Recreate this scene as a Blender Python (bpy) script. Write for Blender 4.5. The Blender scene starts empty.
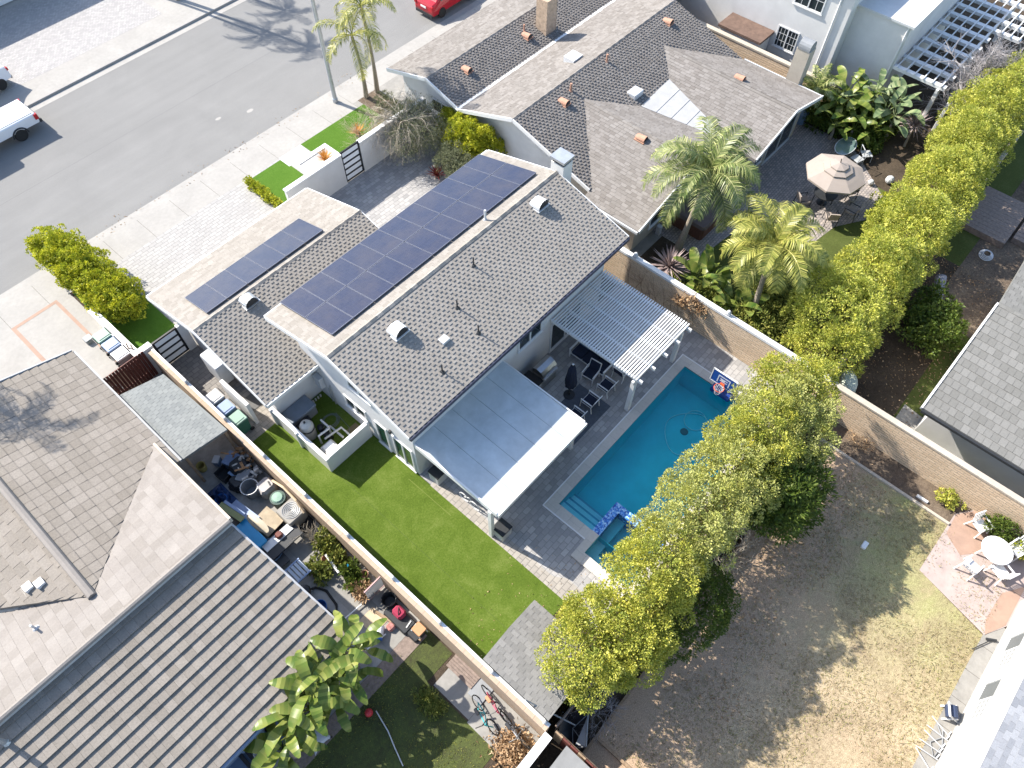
import bpy, math, random
import numpy as np
from mathutils import Vector, Matrix
random.seed(7); rng = np.random.default_rng(7)
scn = bpy.context.scene; COL = scn.collection
PI = math.pi
R = math.radians

# ------------------------------------------------------------------ materials
MATS = {}
def _new(name):
    m = bpy.data.materials.new(name); m.use_nodes = True
    nt = m.node_tree; b = nt.nodes['Principled BSDF']
    return m, nt, b
def _mix(nt, fac, a, b, mode='MIX'):
    n = nt.nodes.new('ShaderNodeMix'); n.data_type = 'RGBA'; n.blend_type = mode
    for sock, v in ((n.inputs[0], fac), (n.inputs[6], a), (n.inputs[7], b)):
        if hasattr(v, 'is_output'): nt.links.new(v, sock)
        elif isinstance(v, (int, float)): sock.default_value = v
        else: sock.default_value = (*v, 1)
    return n.outputs[2]
def _coord(nt, kind='Object'):
    n = nt.nodes.new('ShaderNodeTexCoord'); return n.outputs[kind]
def _noise(nt, vec, scale, detail=4, rough=.6, dist=0):
    n = nt.nodes.new('ShaderNodeTexNoise'); n.inputs['Scale'].default_value = scale
    n.inputs['Detail'].default_value = detail; n.inputs['Roughness'].default_value = rough
    n.inputs['Distortion'].default_value = dist
    nt.links.new(vec, n.inputs['Vector']); return n.outputs['Fac']
def _ramp(nt, fac, stops):
    n = nt.nodes.new('ShaderNodeValToRGB'); cr = n.color_ramp
    while len(cr.elements) < len(stops): cr.elements.new(.5)
    for e, (p, c) in zip(cr.elements, stops):
        e.position = p; e.color = (*c, 1) if not isinstance(c, (int, float)) else (c, c, c, 1)
    nt.links.new(fac, n.inputs[0]); return n.outputs[0]
def _bump(nt, b, h, dist, strength=1):
    n = nt.nodes.new('ShaderNodeBump'); n.inputs['Distance'].default_value = dist; n.inputs['Strength'].default_value = strength
    nt.links.new(h, n.inputs['Height']); nt.links.new(n.outputs[0], b.inputs['Normal'])
def _swz(nt, vec, axes):
    s = nt.nodes.new('ShaderNodeSeparateXYZ'); nt.links.new(vec, s.inputs[0])
    c = nt.nodes.new('ShaderNodeCombineXYZ')
    for i, a in enumerate(axes):
        if a in 'XYZ': nt.links.new(s.outputs['XYZ'.index(a)], c.inputs[i])
    return c.outputs[0]
def sc(c, k): return tuple(min(1, x*k) for x in c)

def mat(name, col, rough=.6, metal=0, var=.12, scale=3., bump=0., bscale=40., spec=.4, var2=0, scale2=.4):
    """plain paint, metal, plastic, concrete: base colour with two octaves of uneven wear"""
    if name in MATS: return MATS[name]
    m, nt, b = _new(name)
    v = _coord(nt)
    c = col
    if var: 
        n = _noise(nt, v, scale, 5)
        c = _mix(nt, _ramp(nt, n, [(.3, 0), (.7, 1)]), sc(col, 1-var), sc(col, 1+var))
    if var2:
        n2 = _noise(nt, v, scale2, 6, .65, .4)
        c = _mix(nt, _ramp(nt, n2, [(.35, 0), (.65, 1)]), _mix(nt, 1, c, (1-var2,)*3, 'MULTIPLY'), c)
    if hasattr(c, 'is_output'): nt.links.new(c, b.inputs['Base Color'])
    else: b.inputs['Base Color'].default_value = (*c, 1)
    b.inputs['Roughness'].default_value = rough; b.inputs['Metallic'].default_value = metal
    b.inputs['Specular IOR Level'].default_value = spec
    if bump: _bump(nt, b, _noise(nt, v, bscale, 4), bump)
    MATS[name] = m; return m

def pav(name, c1, c2, mortar, bw, bh, msize=.012, rot=0, axes='XY0', stain=.25, rough=.8, bump=.006, offset=.5):
    """bricks, pavers, joints"""
    m, nt, b = _new(name)
    v = _coord(nt)
    if axes != 'XY0': v = _swz(nt, v, axes)
    mp = nt.nodes.new('ShaderNodeMapping'); mp.inputs['Rotation'].default_value = (0, 0, rot); nt.links.new(v, mp.inputs[0])
    br = nt.nodes.new('ShaderNodeTexBrick'); nt.links.new(mp.outputs[0], br.inputs['Vector'])
    br.inputs['Color1'].default_value = (*c1, 1); br.inputs['Color2'].default_value = (*c2, 1); br.inputs['Mortar'].default_value = (*mortar, 1)
    br.inputs['Scale'].default_value = 1; br.inputs['Mortar Size'].default_value = msize
    br.inputs['Brick Width'].default_value = bw; br.inputs['Row Height'].default_value = bh; br.offset = offset
    br.inputs['Bias'].default_value = 0
    n = _noise(nt, v, .55, 6, .65, .5); n2 = _noise(nt, v, 9, 4)
    c = _mix(nt, _ramp(nt, n, [(.3, stain), (.7, 0)]), br.outputs['Color'], sc(c1, .55))
    c = _mix(nt, .5, c, _mix(nt, 1, c, _ramp(nt, n2, [(.3, .78), (.7, 1.)]), 'MULTIPLY'))
    nt.links.new(c, b.inputs['Base Color']); b.inputs['Roughness'].default_value = rough
    b.inputs['Specular IOR Level'].default_value = .3
    inv = nt.nodes.new('ShaderNodeMath'); inv.operation = 'SUBTRACT'; inv.inputs[0].default_value = 1; nt.links.new(br.outputs['Fac'], inv.inputs[1])
    _bump(nt, b, inv.outputs[0], bump)
    MATS[name] = m; return m

def ground_mat(name, stops, s1=.5, s2=14., mixf=.5, rough=.95, bump=.02, tint=None, bare=None):
    """lawns, soil: broad patches through a ramp, broken by fine blades or grit"""
    m, nt, b = _new(name)
    v = _coord(nt)
    n1 = _noise(nt, v, s1, 8, .62, .6); n2 = _noise(nt, v, s2, 5, .7); n3 = _noise(nt, v, s2*4, 3, .7)
    mx = nt.nodes.new('ShaderNodeMix'); mx.data_type = 'FLOAT'; mx.inputs[0].default_value = mixf
    nt.links.new(n1, mx.inputs[2]); nt.links.new(n2, mx.inputs[3])
    c = _ramp(nt, mx.outputs[0], stops)
    c = _mix(nt, .55, c, _mix(nt, 1, c, _ramp(nt, n3, [(.3, .45), (.65, 1.25)]), 'MULTIPLY'))
    if tint:   # (axis, from, to, colour stops) greener or drier towards one side, as watered
        ax, a0, a1, st2 = tint
        s = nt.nodes.new('ShaderNodeSeparateXYZ'); nt.links.new(v, s.inputs[0])
        mr = nt.nodes.new('ShaderNodeMapRange'); mr.inputs[1].default_value = a0; mr.inputs[2].default_value = a1
        nt.links.new(s.outputs[ax], mr.inputs[0])
        ad = nt.nodes.new('ShaderNodeMath'); ad.operation = 'MULTIPLY'; nt.links.new(mr.outputs[0], ad.inputs[0])
        nt.links.new(_ramp(nt, n1, [(.35, .35), (.65, 1.)]), ad.inputs[1])
        c2 = _ramp(nt, mx.outputs[0], st2)
        c2 = _mix(nt, .55, c2, _mix(nt, 1, c2, _ramp(nt, n3, [(.3, .45), (.65, 1.25)]), 'MULTIPLY'))
        c = _mix(nt, ad.outputs[0], c, c2)
    if bare:   # (axis, from, to, colour) bare earth towards one side, hedge shade also put into its tone
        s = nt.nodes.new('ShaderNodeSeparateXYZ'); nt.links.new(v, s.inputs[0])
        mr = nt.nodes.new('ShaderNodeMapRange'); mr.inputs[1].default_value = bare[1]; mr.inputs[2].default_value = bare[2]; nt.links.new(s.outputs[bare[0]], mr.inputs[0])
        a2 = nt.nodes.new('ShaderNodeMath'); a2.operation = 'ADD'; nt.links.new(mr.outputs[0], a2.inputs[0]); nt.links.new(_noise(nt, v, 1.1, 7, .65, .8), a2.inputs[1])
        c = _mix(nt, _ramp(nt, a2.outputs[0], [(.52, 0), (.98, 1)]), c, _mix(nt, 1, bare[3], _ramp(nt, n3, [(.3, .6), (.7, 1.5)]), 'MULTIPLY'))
    nt.links.new(c, b.inputs['Base Color']); b.inputs['Roughness'].default_value = rough
    b.inputs['Specular IOR Level'].default_value = .1
    _bump(nt, b, n3, bump)
    MATS[name] = m; return m

def island(name, cols, rough=.8, trans=0., spec=.3, patch=0., pscale=.6, fine=0., fscale=30, bump=0, pcol=None):
    """every loose piece (leaf, shingle, tile) its own shade; leaves let light through"""
    m, nt, b = _new(name)
    g = nt.nodes.new('ShaderNodeNewGeometry')
    st = [(i/max(1, len(cols)-1), c) for i, c in enumerate(cols)]
    c = _ramp(nt, g.outputs['Random Per Island'], st)
    v = _coord(nt)
    if patch:
        n = _noise(nt, v, pscale, 5, .6, .3)
        c = _mix(nt, _ramp(nt, n, [(.38, patch), (.62, 0)]), c, pcol or sc(cols[0], .6))
    if fine:
        n = _noise(nt, v, fscale, 4, .7)
        c = _mix(nt, fine, c, _mix(nt, 1, c, _ramp(nt, n, [(.3, .45), (.7, 1.15)]), 'MULTIPLY'))
        if bump: _bump(nt, b, n, bump)
    nt.links.new(c, b.inputs['Base Color']); b.inputs['Roughness'].default_value = rough
    b.inputs['Specular IOR Level'].default_value = spec
    if trans:
        t = nt.nodes.new('ShaderNodeBsdfTranslucent'); nt.links.new(c, t.inputs[0])
        mx = nt.nodes.new('ShaderNodeMixShader'); mx.inputs[0].default_value = trans
        nt.links.new(b.outputs[0], mx.inputs[1]); nt.links.new(t.outputs[0], mx.inputs[2])
        nt.links.new(mx.outputs[0], nt.nodes['Material Output'].inputs[0])
    MATS[name] = m; return m

def glass_mat(name, col=(.02, .03, .035), rough=.06):
    m, nt, b = _new(name); b.inputs['Base Color'].default_value = (*col, 1); b.inputs['Roughness'].default_value = rough
    b.inputs['Specular IOR Level'].default_value = .8; MATS[name] = m; return m
def water_mat(name, tint, rough=.02, ripple=.025):
    m, nt, b = _new(name)
    nt.nodes.remove(b)
    v = _coord(nt)
    tr = nt.nodes.new('ShaderNodeBsdfTransparent'); tr.inputs[0].default_value = (*tint, 1)
    gl = nt.nodes.new('ShaderNodeBsdfGlossy'); gl.inputs['Roughness'].default_value = rough
    fr = nt.nodes.new('ShaderNodeFresnel'); fr.inputs[0].default_value = 1.33
    bp = nt.nodes.new('ShaderNodeBump'); bp.inputs['Distance'].default_value = ripple
    nt.links.new(_noise(nt, v, 2.5, 3), bp.inputs['Height'])
    nt.links.new(bp.outputs[0], gl.inputs['Normal']); nt.links.new(bp.outputs[0], fr.inputs['Normal'])
    mx = nt.nodes.new('ShaderNodeMixShader')
    nt.links.new(fr.outputs[0], mx.inputs[0]); nt.links.new(tr.outputs[0], mx.inputs[1]); nt.links.new(gl.outputs[0], mx.inputs[2])
    nt.links.new(mx.outputs[0], nt.nodes['Material Output'].inputs[0]); MATS[name] = m; return m

# ------------------------------------------------------------------ objects
def props(o, label, cat, group=None, kind=None):
    if label: o['label'] = label
    if cat: o['category'] = cat
    if group: o['group'] = group
    if kind: o['kind'] = kind
    return o
def thing(name, label, cat, loc=(0, 0, 0), rot=0, group=None):
    o = bpy.data.objects.new(name, None); COL.objects.link(o); o.empty_display_size = .3
    o.location = loc; o.rotation_euler = (0, 0, rot)
    return props(o, label, cat, group)
def woff(p):
    v = Vector((0, 0, 0))
    while p is not None: v += p.location; p = p.parent
    return v
def copy_tree(o, parent=None):
    c = o.copy(); COL.objects.link(c)
    if parent is not None: c.parent = parent
    for ch in list(o.children): copy_tree(ch, c)
    return c
def put(proto, used, loc, rot, label, group=None, scale=None, mats=None):
    """first call places the prototype itself, later calls a copy"""
    o = copy_tree(proto) if used[0] else proto
    used[0] = True
    o.location = loc; o.rotation_euler = (0, 0, rot)
    if scale: o.scale = (scale,)*3
    o['label'] = label
    if group: o['group'] = group
    return o

class M:
    """collects shapes, then links them as ONE mesh object"""
    def __init__(s): s.v = []; s.f = []; s.mi = []; s.cur = 0
    def add(s, vs, fs):
        n = len(s.v); s.v += [tuple(map(float, p)) for p in vs]
        s.f += [tuple(i+n for i in f) for f in fs]; s.mi += [s.cur]*len(fs); return s
    def box(s, x0, x1, y0, y1, z0, z1, T=None):
        vs = [Vector((x, y, z)) for z in (z0, z1) for y in (y0, y1) for x in (x0, x1)]
        if T is not None: vs = [T @ p for p in vs]
        return s.add(vs, [(0, 2, 3, 1), (4, 5, 7, 6), (0, 1, 5, 4), (2, 6, 7, 3), (0, 4, 6, 2), (1, 3, 7, 5)])
    def rbox(s, x0, x1, y0, y1, z0, z1, b, T=None):
        """box with chamfered vertical edges and top rim"""
        def ring(d, z): return [(x0+d, y0+b*1.0), (x0+b, y0+d), (x1-b, y0+d), (x1-d, y0+b), (x1-d, y1-b), (x1-b, y1-d), (x0+b, y1-d), (x0+d, y1-b)], z
        vs = []
        for d, z in ((0, z0), (0, z1-b), (b*.6, z1)):
            pts, zz = ring(d, z); vs += [Vector((p[0], p[1], zz)) for p in pts]
        if T is not None: vs = [T @ p for p in vs]
        fs = [tuple(range(7, -1, -1)), tuple(range(16, 24))]
        for k in (0, 8):
            for i in range(8): j = (i+1) % 8; fs.append((k+i, k+j, k+8+j, k+8+i))
        return s.add(vs, fs)
    def bar(s, p, q, w, h=None):
        """square bar from p to q"""
        p = Vector(p); q = Vector(q); d = (q-p); L = d.length
        if L < 1e-6: return s
        d.normalize(); up = Vector((0, 0, 1)) if abs(d.z) < .95 else Vector((0, 1, 0))
        a = d.cross(up).normalized(); u = a.cross(d); h = h or w
        vs = [o+a*sx*w/2+u*sy*h/2 for o in (p, q) for sx, sy in ((-1, -1), (1, -1), (1, 1), (-1, 1))]
        return s.add(vs, [(3, 2, 1, 0), (4, 5, 6, 7), (0, 1, 5, 4), (1, 2, 6, 5), (2, 3, 7, 6), (3, 0, 4, 7)])
    def tube(s, pts, r, n=8, cap=True):
        pts = [Vector(p) for p in pts]; rs = r if isinstance(r, (list, tuple)) else [r]*len(pts)
        vs = []; prev = None
        for i, p in enumerate(pts):
            d = (pts[min(i+1, len(pts)-1)]-pts[max(i-1, 0)])
            d = d.normalized() if d.length > 1e-9 else Vector((0, 0, 1))
            if prev is None:
                a = d.orthogonal().normalized()
            else:
                a = (prev-d*prev.dot(d)); a = a.normalized() if a.length > 1e-6 else d.orthogonal().normalized()
            prev = a; b = d.cross(a)
            vs += [p+(a*math.cos(2*PI*k/n)+b*math.sin(2*PI*k/n))*rs[i] for k in range(n)]
        fs = []
        for i in range(len(pts)-1):
            for k in range(n): j = (k+1) % n; fs.append((i*n+k, i*n+j, i*n+n+j, i*n+n+k))
        if cap: fs += [tuple(range(n-1, -1, -1)), tuple(range((len(pts)-1)*n, len(pts)*n))]
        return s.add(vs, fs)
    def lathe(s, c, prof, n=16, T=None):
        """profile of (r, z) turned about a vertical axis at c"""
        vs = []
        for r, z in prof: vs += [Vector((c[0]+r*math.cos(2*PI*k/n), c[1]+r*math.sin(2*PI*k/n), c[2]+z)) for k in range(n)]
        if T is not None: vs = [T @ p for p in vs]
        fs = []
        for i in range(len(prof)-1):
            for k in range(n): j = (k+1) % n; fs.append((i*n+k, i*n+j, i*n+n+j, i*n+n+k))
        fs += [tuple(range(n-1, -1, -1)), tuple(range((len(prof)-1)*n, len(prof)*n))]
        return s.add(vs, fs)
    def ball(s, c, r, n=12, rz=None):
        rz = rz or r
        return s.lathe(c, [(max(.001, r*math.sin(PI*i/(n//2+1)))*1., -rz*math.cos(PI*i/(n//2+1))) for i in range(n//2+2)], n)
    def poly(s, pts, z0=None, z1=None):
        """flat polygon (3-D points) or a prism of 2-D points"""
        if z0 is None: return s.add(pts, [tuple(range(len(pts)))])
        n = len(pts); vs = [(p[0], p[1], z0) for p in pts]+[(p[0], p[1], z1) for p in pts]
        ar = sum(pts[i][0]*pts[(i+1) % n][1]-pts[(i+1) % n][0]*pts[i][1] for i in range(n))
        o = list(range(n)) if ar > 0 else list(range(n-1, -1, -1))
        fs = [tuple(reversed(o)), tuple(i+n for i in o)]
        for k in range(n): a, b = o[k], o[(k+1) % n]; fs.append((a, b, b+n, a+n))
        return s.add(vs, fs)
    def slab(s, pts3, t):
        """sloping polygon with thickness t downwards"""
        n = len(pts3); top = [Vector(p) for p in pts3]; bot = [p-Vector((0, 0, t)) for p in top]
        fs = [tuple(range(n)), tuple(range(2*n-1, n-1, -1))]
        for k in range(n): j = (k+1) % n; fs.append((k, k+n, j+n, j))
        return s.add(top+bot, fs)
    def sheet(s, x0, x1, y0, y1, z): return s.add([(x0, y0, z), (x1, y0, z), (x1, y1, z), (x0, y1, z)], [(0, 1, 2, 3)])
    def extr(s, prof, axis, a, b):
        """profile (u,z) swept along axis X or Y between a and b"""
        n = len(prof)
        vs = [((a if axis == 'X' else p[0]), (p[0] if axis == 'X' else a), p[1]) for p in prof]
        vs += [((b if axis == 'X' else p[0]), (p[0] if axis == 'X' else b), p[1]) for p in prof]
        fs = [tuple(range(n)), tuple(range(2*n-1, n-1, -1))]
        for k in range(n): j = (k+1) % n; fs.append((k, k+n, j+n, j))
        return s.add(vs, fs)
    def np(s, V, F, k=4):
        n = len(s.v); s.v += [tuple(p) for p in V.tolist()]
        s.f += [tuple(x) for x in (F+n).tolist()]; s.mi += [s.cur]*len(F); return s
    def build(s, name, mats, parent=None, smooth=False, label=None):
        me = bpy.data.meshes.new(name)
        V = np.array(s.v, dtype=float)
        loc = Vector((0, 0, 0))
        if parent is not None: V = V-np.array(woff(parent))
        elif s.v:
            loc = Vector(((V[:, 0].min()+V[:, 0].max())/2, (V[:, 1].min()+V[:, 1].max())/2, V[:, 2].min())); V = V-np.array(loc)
        me.from_pydata(V.tolist(), [], s.f); 
        mats = mats if isinstance(mats, (list, tuple)) else [mats]
        for m in mats: me.materials.append(m)
        if len(mats) > 1: me.polygons.foreach_set('material_index', s.mi)
        if smooth: me.polygons.foreach_set('use_smooth', [True]*len(s.f))
        me.update()
        o = bpy.data.objects.new(name, me); COL.objects.link(o); o.location = loc
        if parent is not None: o.parent = parent
        if label: o['label'] = label
        return o
    def solo(s, name, mats, label, cat, group=None, smooth=False):
        return props(s.build(name, mats, None, smooth), label, cat, group)
    def struct(s, name, mats):
        o = bpy.data.objects.new(name, bpy.data.meshes.new(name)); COL.objects.link(o)
        o.data.from_pydata(s.v, [], s.f)
        for m in (mats if isinstance(mats, (list, tuple)) else [mats]): o.data.materials.append(m)
        o.data.polygons.foreach_set('material_index', s.mi); o.data.update(); o['kind'] = 'structure'; return o
def RZ(a, loc=(0, 0, 0)): return Matrix.Translation(Vector(loc)) @ Matrix.Rotation(a, 4, 'Z')

# ------------------------------------------------------------------ roofs: real courses of tiles or shingles
def scan(poly, t):
    xs = []
    n = len(poly)
    for i in range(n):
        (s0, t0), (s1, t1) = poly[i], poly[(i+1) % n]
        if (t0 <= t < t1) or (t1 <= t < t0): xs.append(s0+(s1-s0)*(t-t0)/(t1-t0))
    xs.sort(); return [(xs[i], xs[i+1]) for i in range(0, len(xs)-1, 2)]
def courses(mb, pts3, up, course, width, lift, gap=.0, stagger=.5, jit=.0, base=.004, fill=1., wj=0., tab=0.):
    """covers the sloping polygon pts3 with overlapping pieces; up = horizontal direction of rise"""
    P = [Vector(p) for p in pts3]
    nrm = Vector((0, 0, 0))
    for i in range(len(P)): nrm += P[i].cross(P[(i+1) % len(P)])
    nrm.normalize()
    if nrm.z < 0: nrm = -nrm
    up = Vector((up[0], up[1], 0)); up = (up-nrm*up.dot(nrm)).normalized(); along = up.cross(nrm).normalized()
    O = P[0]
    poly = [((p-O).dot(along), (p-O).dot(up)) for p in P]
    t0 = min(p[1] for p in poly); t1 = max(p[1] for p in poly)
    k = 0; t = t0
    while t < t1-.02:
        tb, tt = t+1e-4, min(t+course, t1-1e-4)
        A, B = scan(poly, tb), scan(poly, tt)
        if not A or not B or len(A) != len(B): A = B = scan(poly, (tb+tt)/2)
        for (a0, a1), (b0, b1) in zip(A, B):
            s = (math.floor(min(a0, b0)/width)-((k*stagger) % 1)-random.random()*wj)*width
            while s < max(a1, b1):
                w = width*(1+random.uniform(-wj, wj))
                if random.random() <= fill:
                    q = [max(s, a0), min(s+w-gap, a1), min(s+w-gap, b1), max(s, b0)]
                    if q[1]-q[0] > .01 and q[2]-q[3] > -.001:
                        h = lift*(1+random.uniform(-jit, jit))
                        bl = O+along*q[0]+up*tb; br = O+along*q[1]+up*tb; tr = O+along*max(q[2], q[3])+up*tt; tl = O+along*q[3]+up*tt
                        vs = [bl, br, tr, tl, bl+nrm*(base+h), br+nrm*(base+h), tr+nrm*base, tl+nrm*base]
                        if tab:      # laminated shingle: flat tab over the lower part of its course
                            tu = min(tt-tb, course*tab*random.uniform(.9, 1.1)); n_ = nrm*(base+h)
                            lo = [bl-nrm*.002, br-nrm*.002, br+up*tu-nrm*.002, bl+up*tu-nrm*.002]
                            if q[2] < q[1]-1e-4 or q[3] > q[0]+1e-4: lo[2] = O+along*max(min(q[1], q[2]), q[0])+up*(tb+tu)-nrm*.002; lo[3] = O+along*min(max(q[0], q[3]), q[1])+up*(tb+tu)-nrm*.002
                            vs = lo+[p+n_ for p in lo]
                            mb.add(vs, [(4, 5, 6, 7), (0, 1, 5, 4), (1, 2, 6, 5), (3, 0, 4, 7), (2, 3, 7, 6)]); s += w; continue
                        mb.add(vs, [(4, 5, 6, 7), (0, 1, 5, 4), (1, 2, 6, 5), (3, 0, 4, 7)])
                s += w
        t += course; k += 1

# ------------------------------------------------------------------ plants
def leafquads(pts, dirs, L, W, seed=0, fold=.25):
    """one diamond leaf per point, pointing along dirs with a random roll, folded on its midrib"""
    r = np.random.default_rng(seed)
    n = len(pts)
    d = dirs/np.linalg.norm(dirs, axis=1, keepdims=True)
    q = r.normal(size=(n, 3)); a = np.cross(d, q); a /= np.linalg.norm(a, axis=1, keepdims=True)+1e-9
    nn = np.cross(a, d)
    l = (L*r.uniform(.65, 1.3, n))[:, None]; w = (W*r.uniform(.7, 1.25, n))[:, None]
    V = np.stack([pts, pts+d*l*.5+a*w*.5+nn*w*fold, pts+d*l, pts+d*l*.5-a*w*.5+nn*w*fold], 1).reshape(-1, 3)
    F = np.arange(4*n).reshape(n, 4)
    return V, F
def sphere_pts(r, n):
    q = r.normal(size=(n, 3)); return q/np.linalg.norm(q, axis=1, keepdims=True)
def crown(blobs, dens=9., cr=.28, per=42, L=.15, W=.075, seed=1, minz=-.55, upb=.35, rough=.12, tuft=1.):
    """leaf clumps over the surface of overlapping ellipsoids: puffs of leaves with gaps between them"""
    r = np.random.default_rng(seed)
    PV = []; PD = []; IV = []; ID = []
    B = [(np.array(c, float), np.array(rad if hasattr(rad, '__len__') else (rad,)*3, float)) for c, rad in blobs]
    for i, (c, rad) in enumerate(B):
        area = 4*PI*((rad[0]*rad[1])**1.6/3+(rad[0]*rad[2])**1.6/3+(rad[1]*rad[2])**1.6/3)**(1/1.6)
        n = int(area*dens*.8)
        u = sphere_pts(r, n); u = u[u[:, 2] > minz]
        k = 1+rough*r.normal(size=len(u))
        k *= 1+.08*np.sin(u[:, 0]*7+i)*np.sin(u[:, 1]*6+2*i)
        p = c+u*rad*k[:, None]
        keep = np.ones(len(p), bool)
        for j, (c2, r2) in enumerate(B):
            if j != i: keep &= (((p-c2)/(r2*.86))**2).sum(1) > 1
        p = p[keep]; u = u[keep]; nu = u/rad; nu /= np.linalg.norm(nu, axis=1, keepdims=True)
        m = len(p)
        size = cr*r.uniform(.7, 1.35, m)
        q = sphere_pts(r, m*per).reshape(m, per, 3)
        q = q+nu[:, None, :]*.55*tuft+np.array([0, 0, upb*.6])
        q /= np.linalg.norm(q, axis=2, keepdims=True)
        rad_in = r.uniform(.3, 1., (m, per, 1))**.45
        pos = p[:, None, :]+q*rad_in*size[:, None, None]
        dd = q+.35*r.normal(size=q.shape)+np.array([0, 0, upb*.6])
        PV.append(pos.reshape(-1, 3)); PD.append(dd.reshape(-1, 3))
        # sparse inner leaves so the crown is not hollow
        ni = int(area*dens*3.2); ui = sphere_pts(r, ni); pi = c+ui*rad*r.uniform(.55, .95, (ni, 1))
        PV.append(pi); PD.append(ui+.8*r.normal(size=ui.shape))
        nb = int(area*dens*7); ub = sphere_pts(r, nb); pb = c+ub*rad*r.uniform(.55, .80, (nb, 1)); IV.append(pb); ID.append(ub*.3+r.normal(size=ub.shape))
    V, F = leafquads(np.concatenate(PV), np.concatenate(PD), L, W, seed+1)
    V2, F2 = leafquads(np.concatenate(IV), np.concatenate(ID), L*1.7, W*2.2, seed+2)
    return np.concatenate([V, V2]), np.concatenate([F, F2+len(V)])
def limbs(mb, base, r0, tips, seed=3, n=6):
    """tapered trunk from base that forks towards the tips"""
    rr = random.Random(seed)
    base = Vector(base); cen = sum((Vector(t) for t in tips), Vector((0, 0, 0)))/len(tips)
    fork = base.lerp(cen, .42); fork.x += rr.uniform(-.1, .1)
    mb.tube([base, base.lerp(fork, .5)+Vector((rr.uniform(-.06, .06), rr.uniform(-.06, .06), 0)), fork], [r0*1.25, r0, r0*.85], n+2)
    for t in tips:
        t = Vector(t); mid = fork.lerp(t, .5)+Vector((rr.uniform(-.15, .15), rr.uniform(-.15, .15), .12))
        mb.tube([fork, mid, t], [r0*.6, r0*.38, r0*.12], n)
        for q in range(3):
            e = mid.lerp(t, rr.uniform(.2, .9)); mb.tube([mid, e+Vector((rr.uniform(-.5, .5), rr.uniform(-.5, .5), rr.uniform(0, .4)))], [r0*.22, r0*.05], 5)
def twigs(mb, p, d, L, r, depth, rr, spread=.6, n=4, sides=4, droop=0, kink=.2):
    p = Vector(p); d = Vector(d).normalized()
    pts = [p]; q = p.copy(); dd = d.copy()
    for i in range(3):
        dd = (dd+Vector((rr.uniform(-kink, kink), rr.uniform(-kink, kink), rr.uniform(-kink, kink)-droop))).normalized(); q = q+dd*L/3; pts.append(q.copy())
    mb.tube(pts, [r, r*.85, r*.7, r*.5], sides if depth > 0 else 3, cap=False)
    if depth == 0: return
    for i in range(n):
        k = rr.choice((1, 2, 3)) if i else 3
        nd = (dd+Vector((rr.gauss(0, spread), rr.gauss(0, spread), rr.gauss(0, spread)*.8))).normalized()
        twigs(mb, pts[k], nd, L*rr.uniform(.55, .85), r*.55, depth-1, rr, spread, n, sides, droop, kink)
def frond(mb, base, az, elev, L, leaf, n=34, droop=1.0, w=.045, seed=0, twist=0.):
    """feather palm frond: arching midrib with hanging leaflets on both sides"""
    rr = random.Random(seed)
    p = Vector(base); pts = [p.copy()]; e = elev; steps = 10
    for i in range(steps):
        p = p+Vector((math.cos(az)*math.cos(e), math.sin(az)*math.cos(e), math.sin(e)))*L/steps
        pts.append(p.copy()); e -= droop*(.55+i*.12)/steps*1.6
    mb.tube(pts, [.03*(1-.8*i/steps) for i in range(steps+1)], 4, cap=False)
    for i in range(n):
        t = .1+.9*i/(n-1); k = min(int(t*steps), steps-1); f = t*steps-k
        c = pts[k].lerp(pts[k+1], f); d = (pts[k+1]-pts[k]).normalized()
        side = d.cross(Vector((0, 0, 1))); side = side.normalized() if side.length > .05 else Vector((-math.sin(az), math.cos(az), 0))
        upv = side.cross(d)
        ll = leaf*math.sin(PI*min(1, .18+t*.78))**.7*rr.uniform(.85, 1.1)
        for s in (-1, 1):
            ld = (side*s*(.75+.2*rr.random())+d*.65+upv*rr.uniform(-.1, .35)).normalized()
            m_ = c+ld*ll*.5; e_ = m_+(ld+Vector((0, 0, -rr.uniform(.55, 1.2)))).normalized()*ll*.5
            ws = d*w*.5
            mb.add([c-ws*.6, c+ws*.6, m_+ws, m_-ws, e_], [(0, 1, 2, 3), (3, 2, 4)])
def palm(mb_t, mb_l, base, top, r0, nf, L, leaf, seed, elev=(.9, -.5), droop=1.2, w=.05, n=34):
    rr = random.Random(seed); base = Vector(base); top = Vector(top)
    pts = []; rs = []
    for i in range(9):
        t = i/8; q = base.lerp(top, t); q.x += .12*math.sin(t*PI); pts.append(q); rs.append(r0*(1.35-.55*min(1, t*2.5)) if t < .4 else r0*(.8-.1*t))
    mb_t.tube(pts, rs, 10)
    for i in range(nf):
        az = i*2.399+rr.uniform(-.2, .2); t = i/(nf-1)
        frond(mb_l, top+Vector((0, 0, .1)), az, elev[0]+(elev[1]-elev[0])*t, L*rr.uniform(.85, 1.1), leaf, n, droop, w, seed*50+i)
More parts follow.
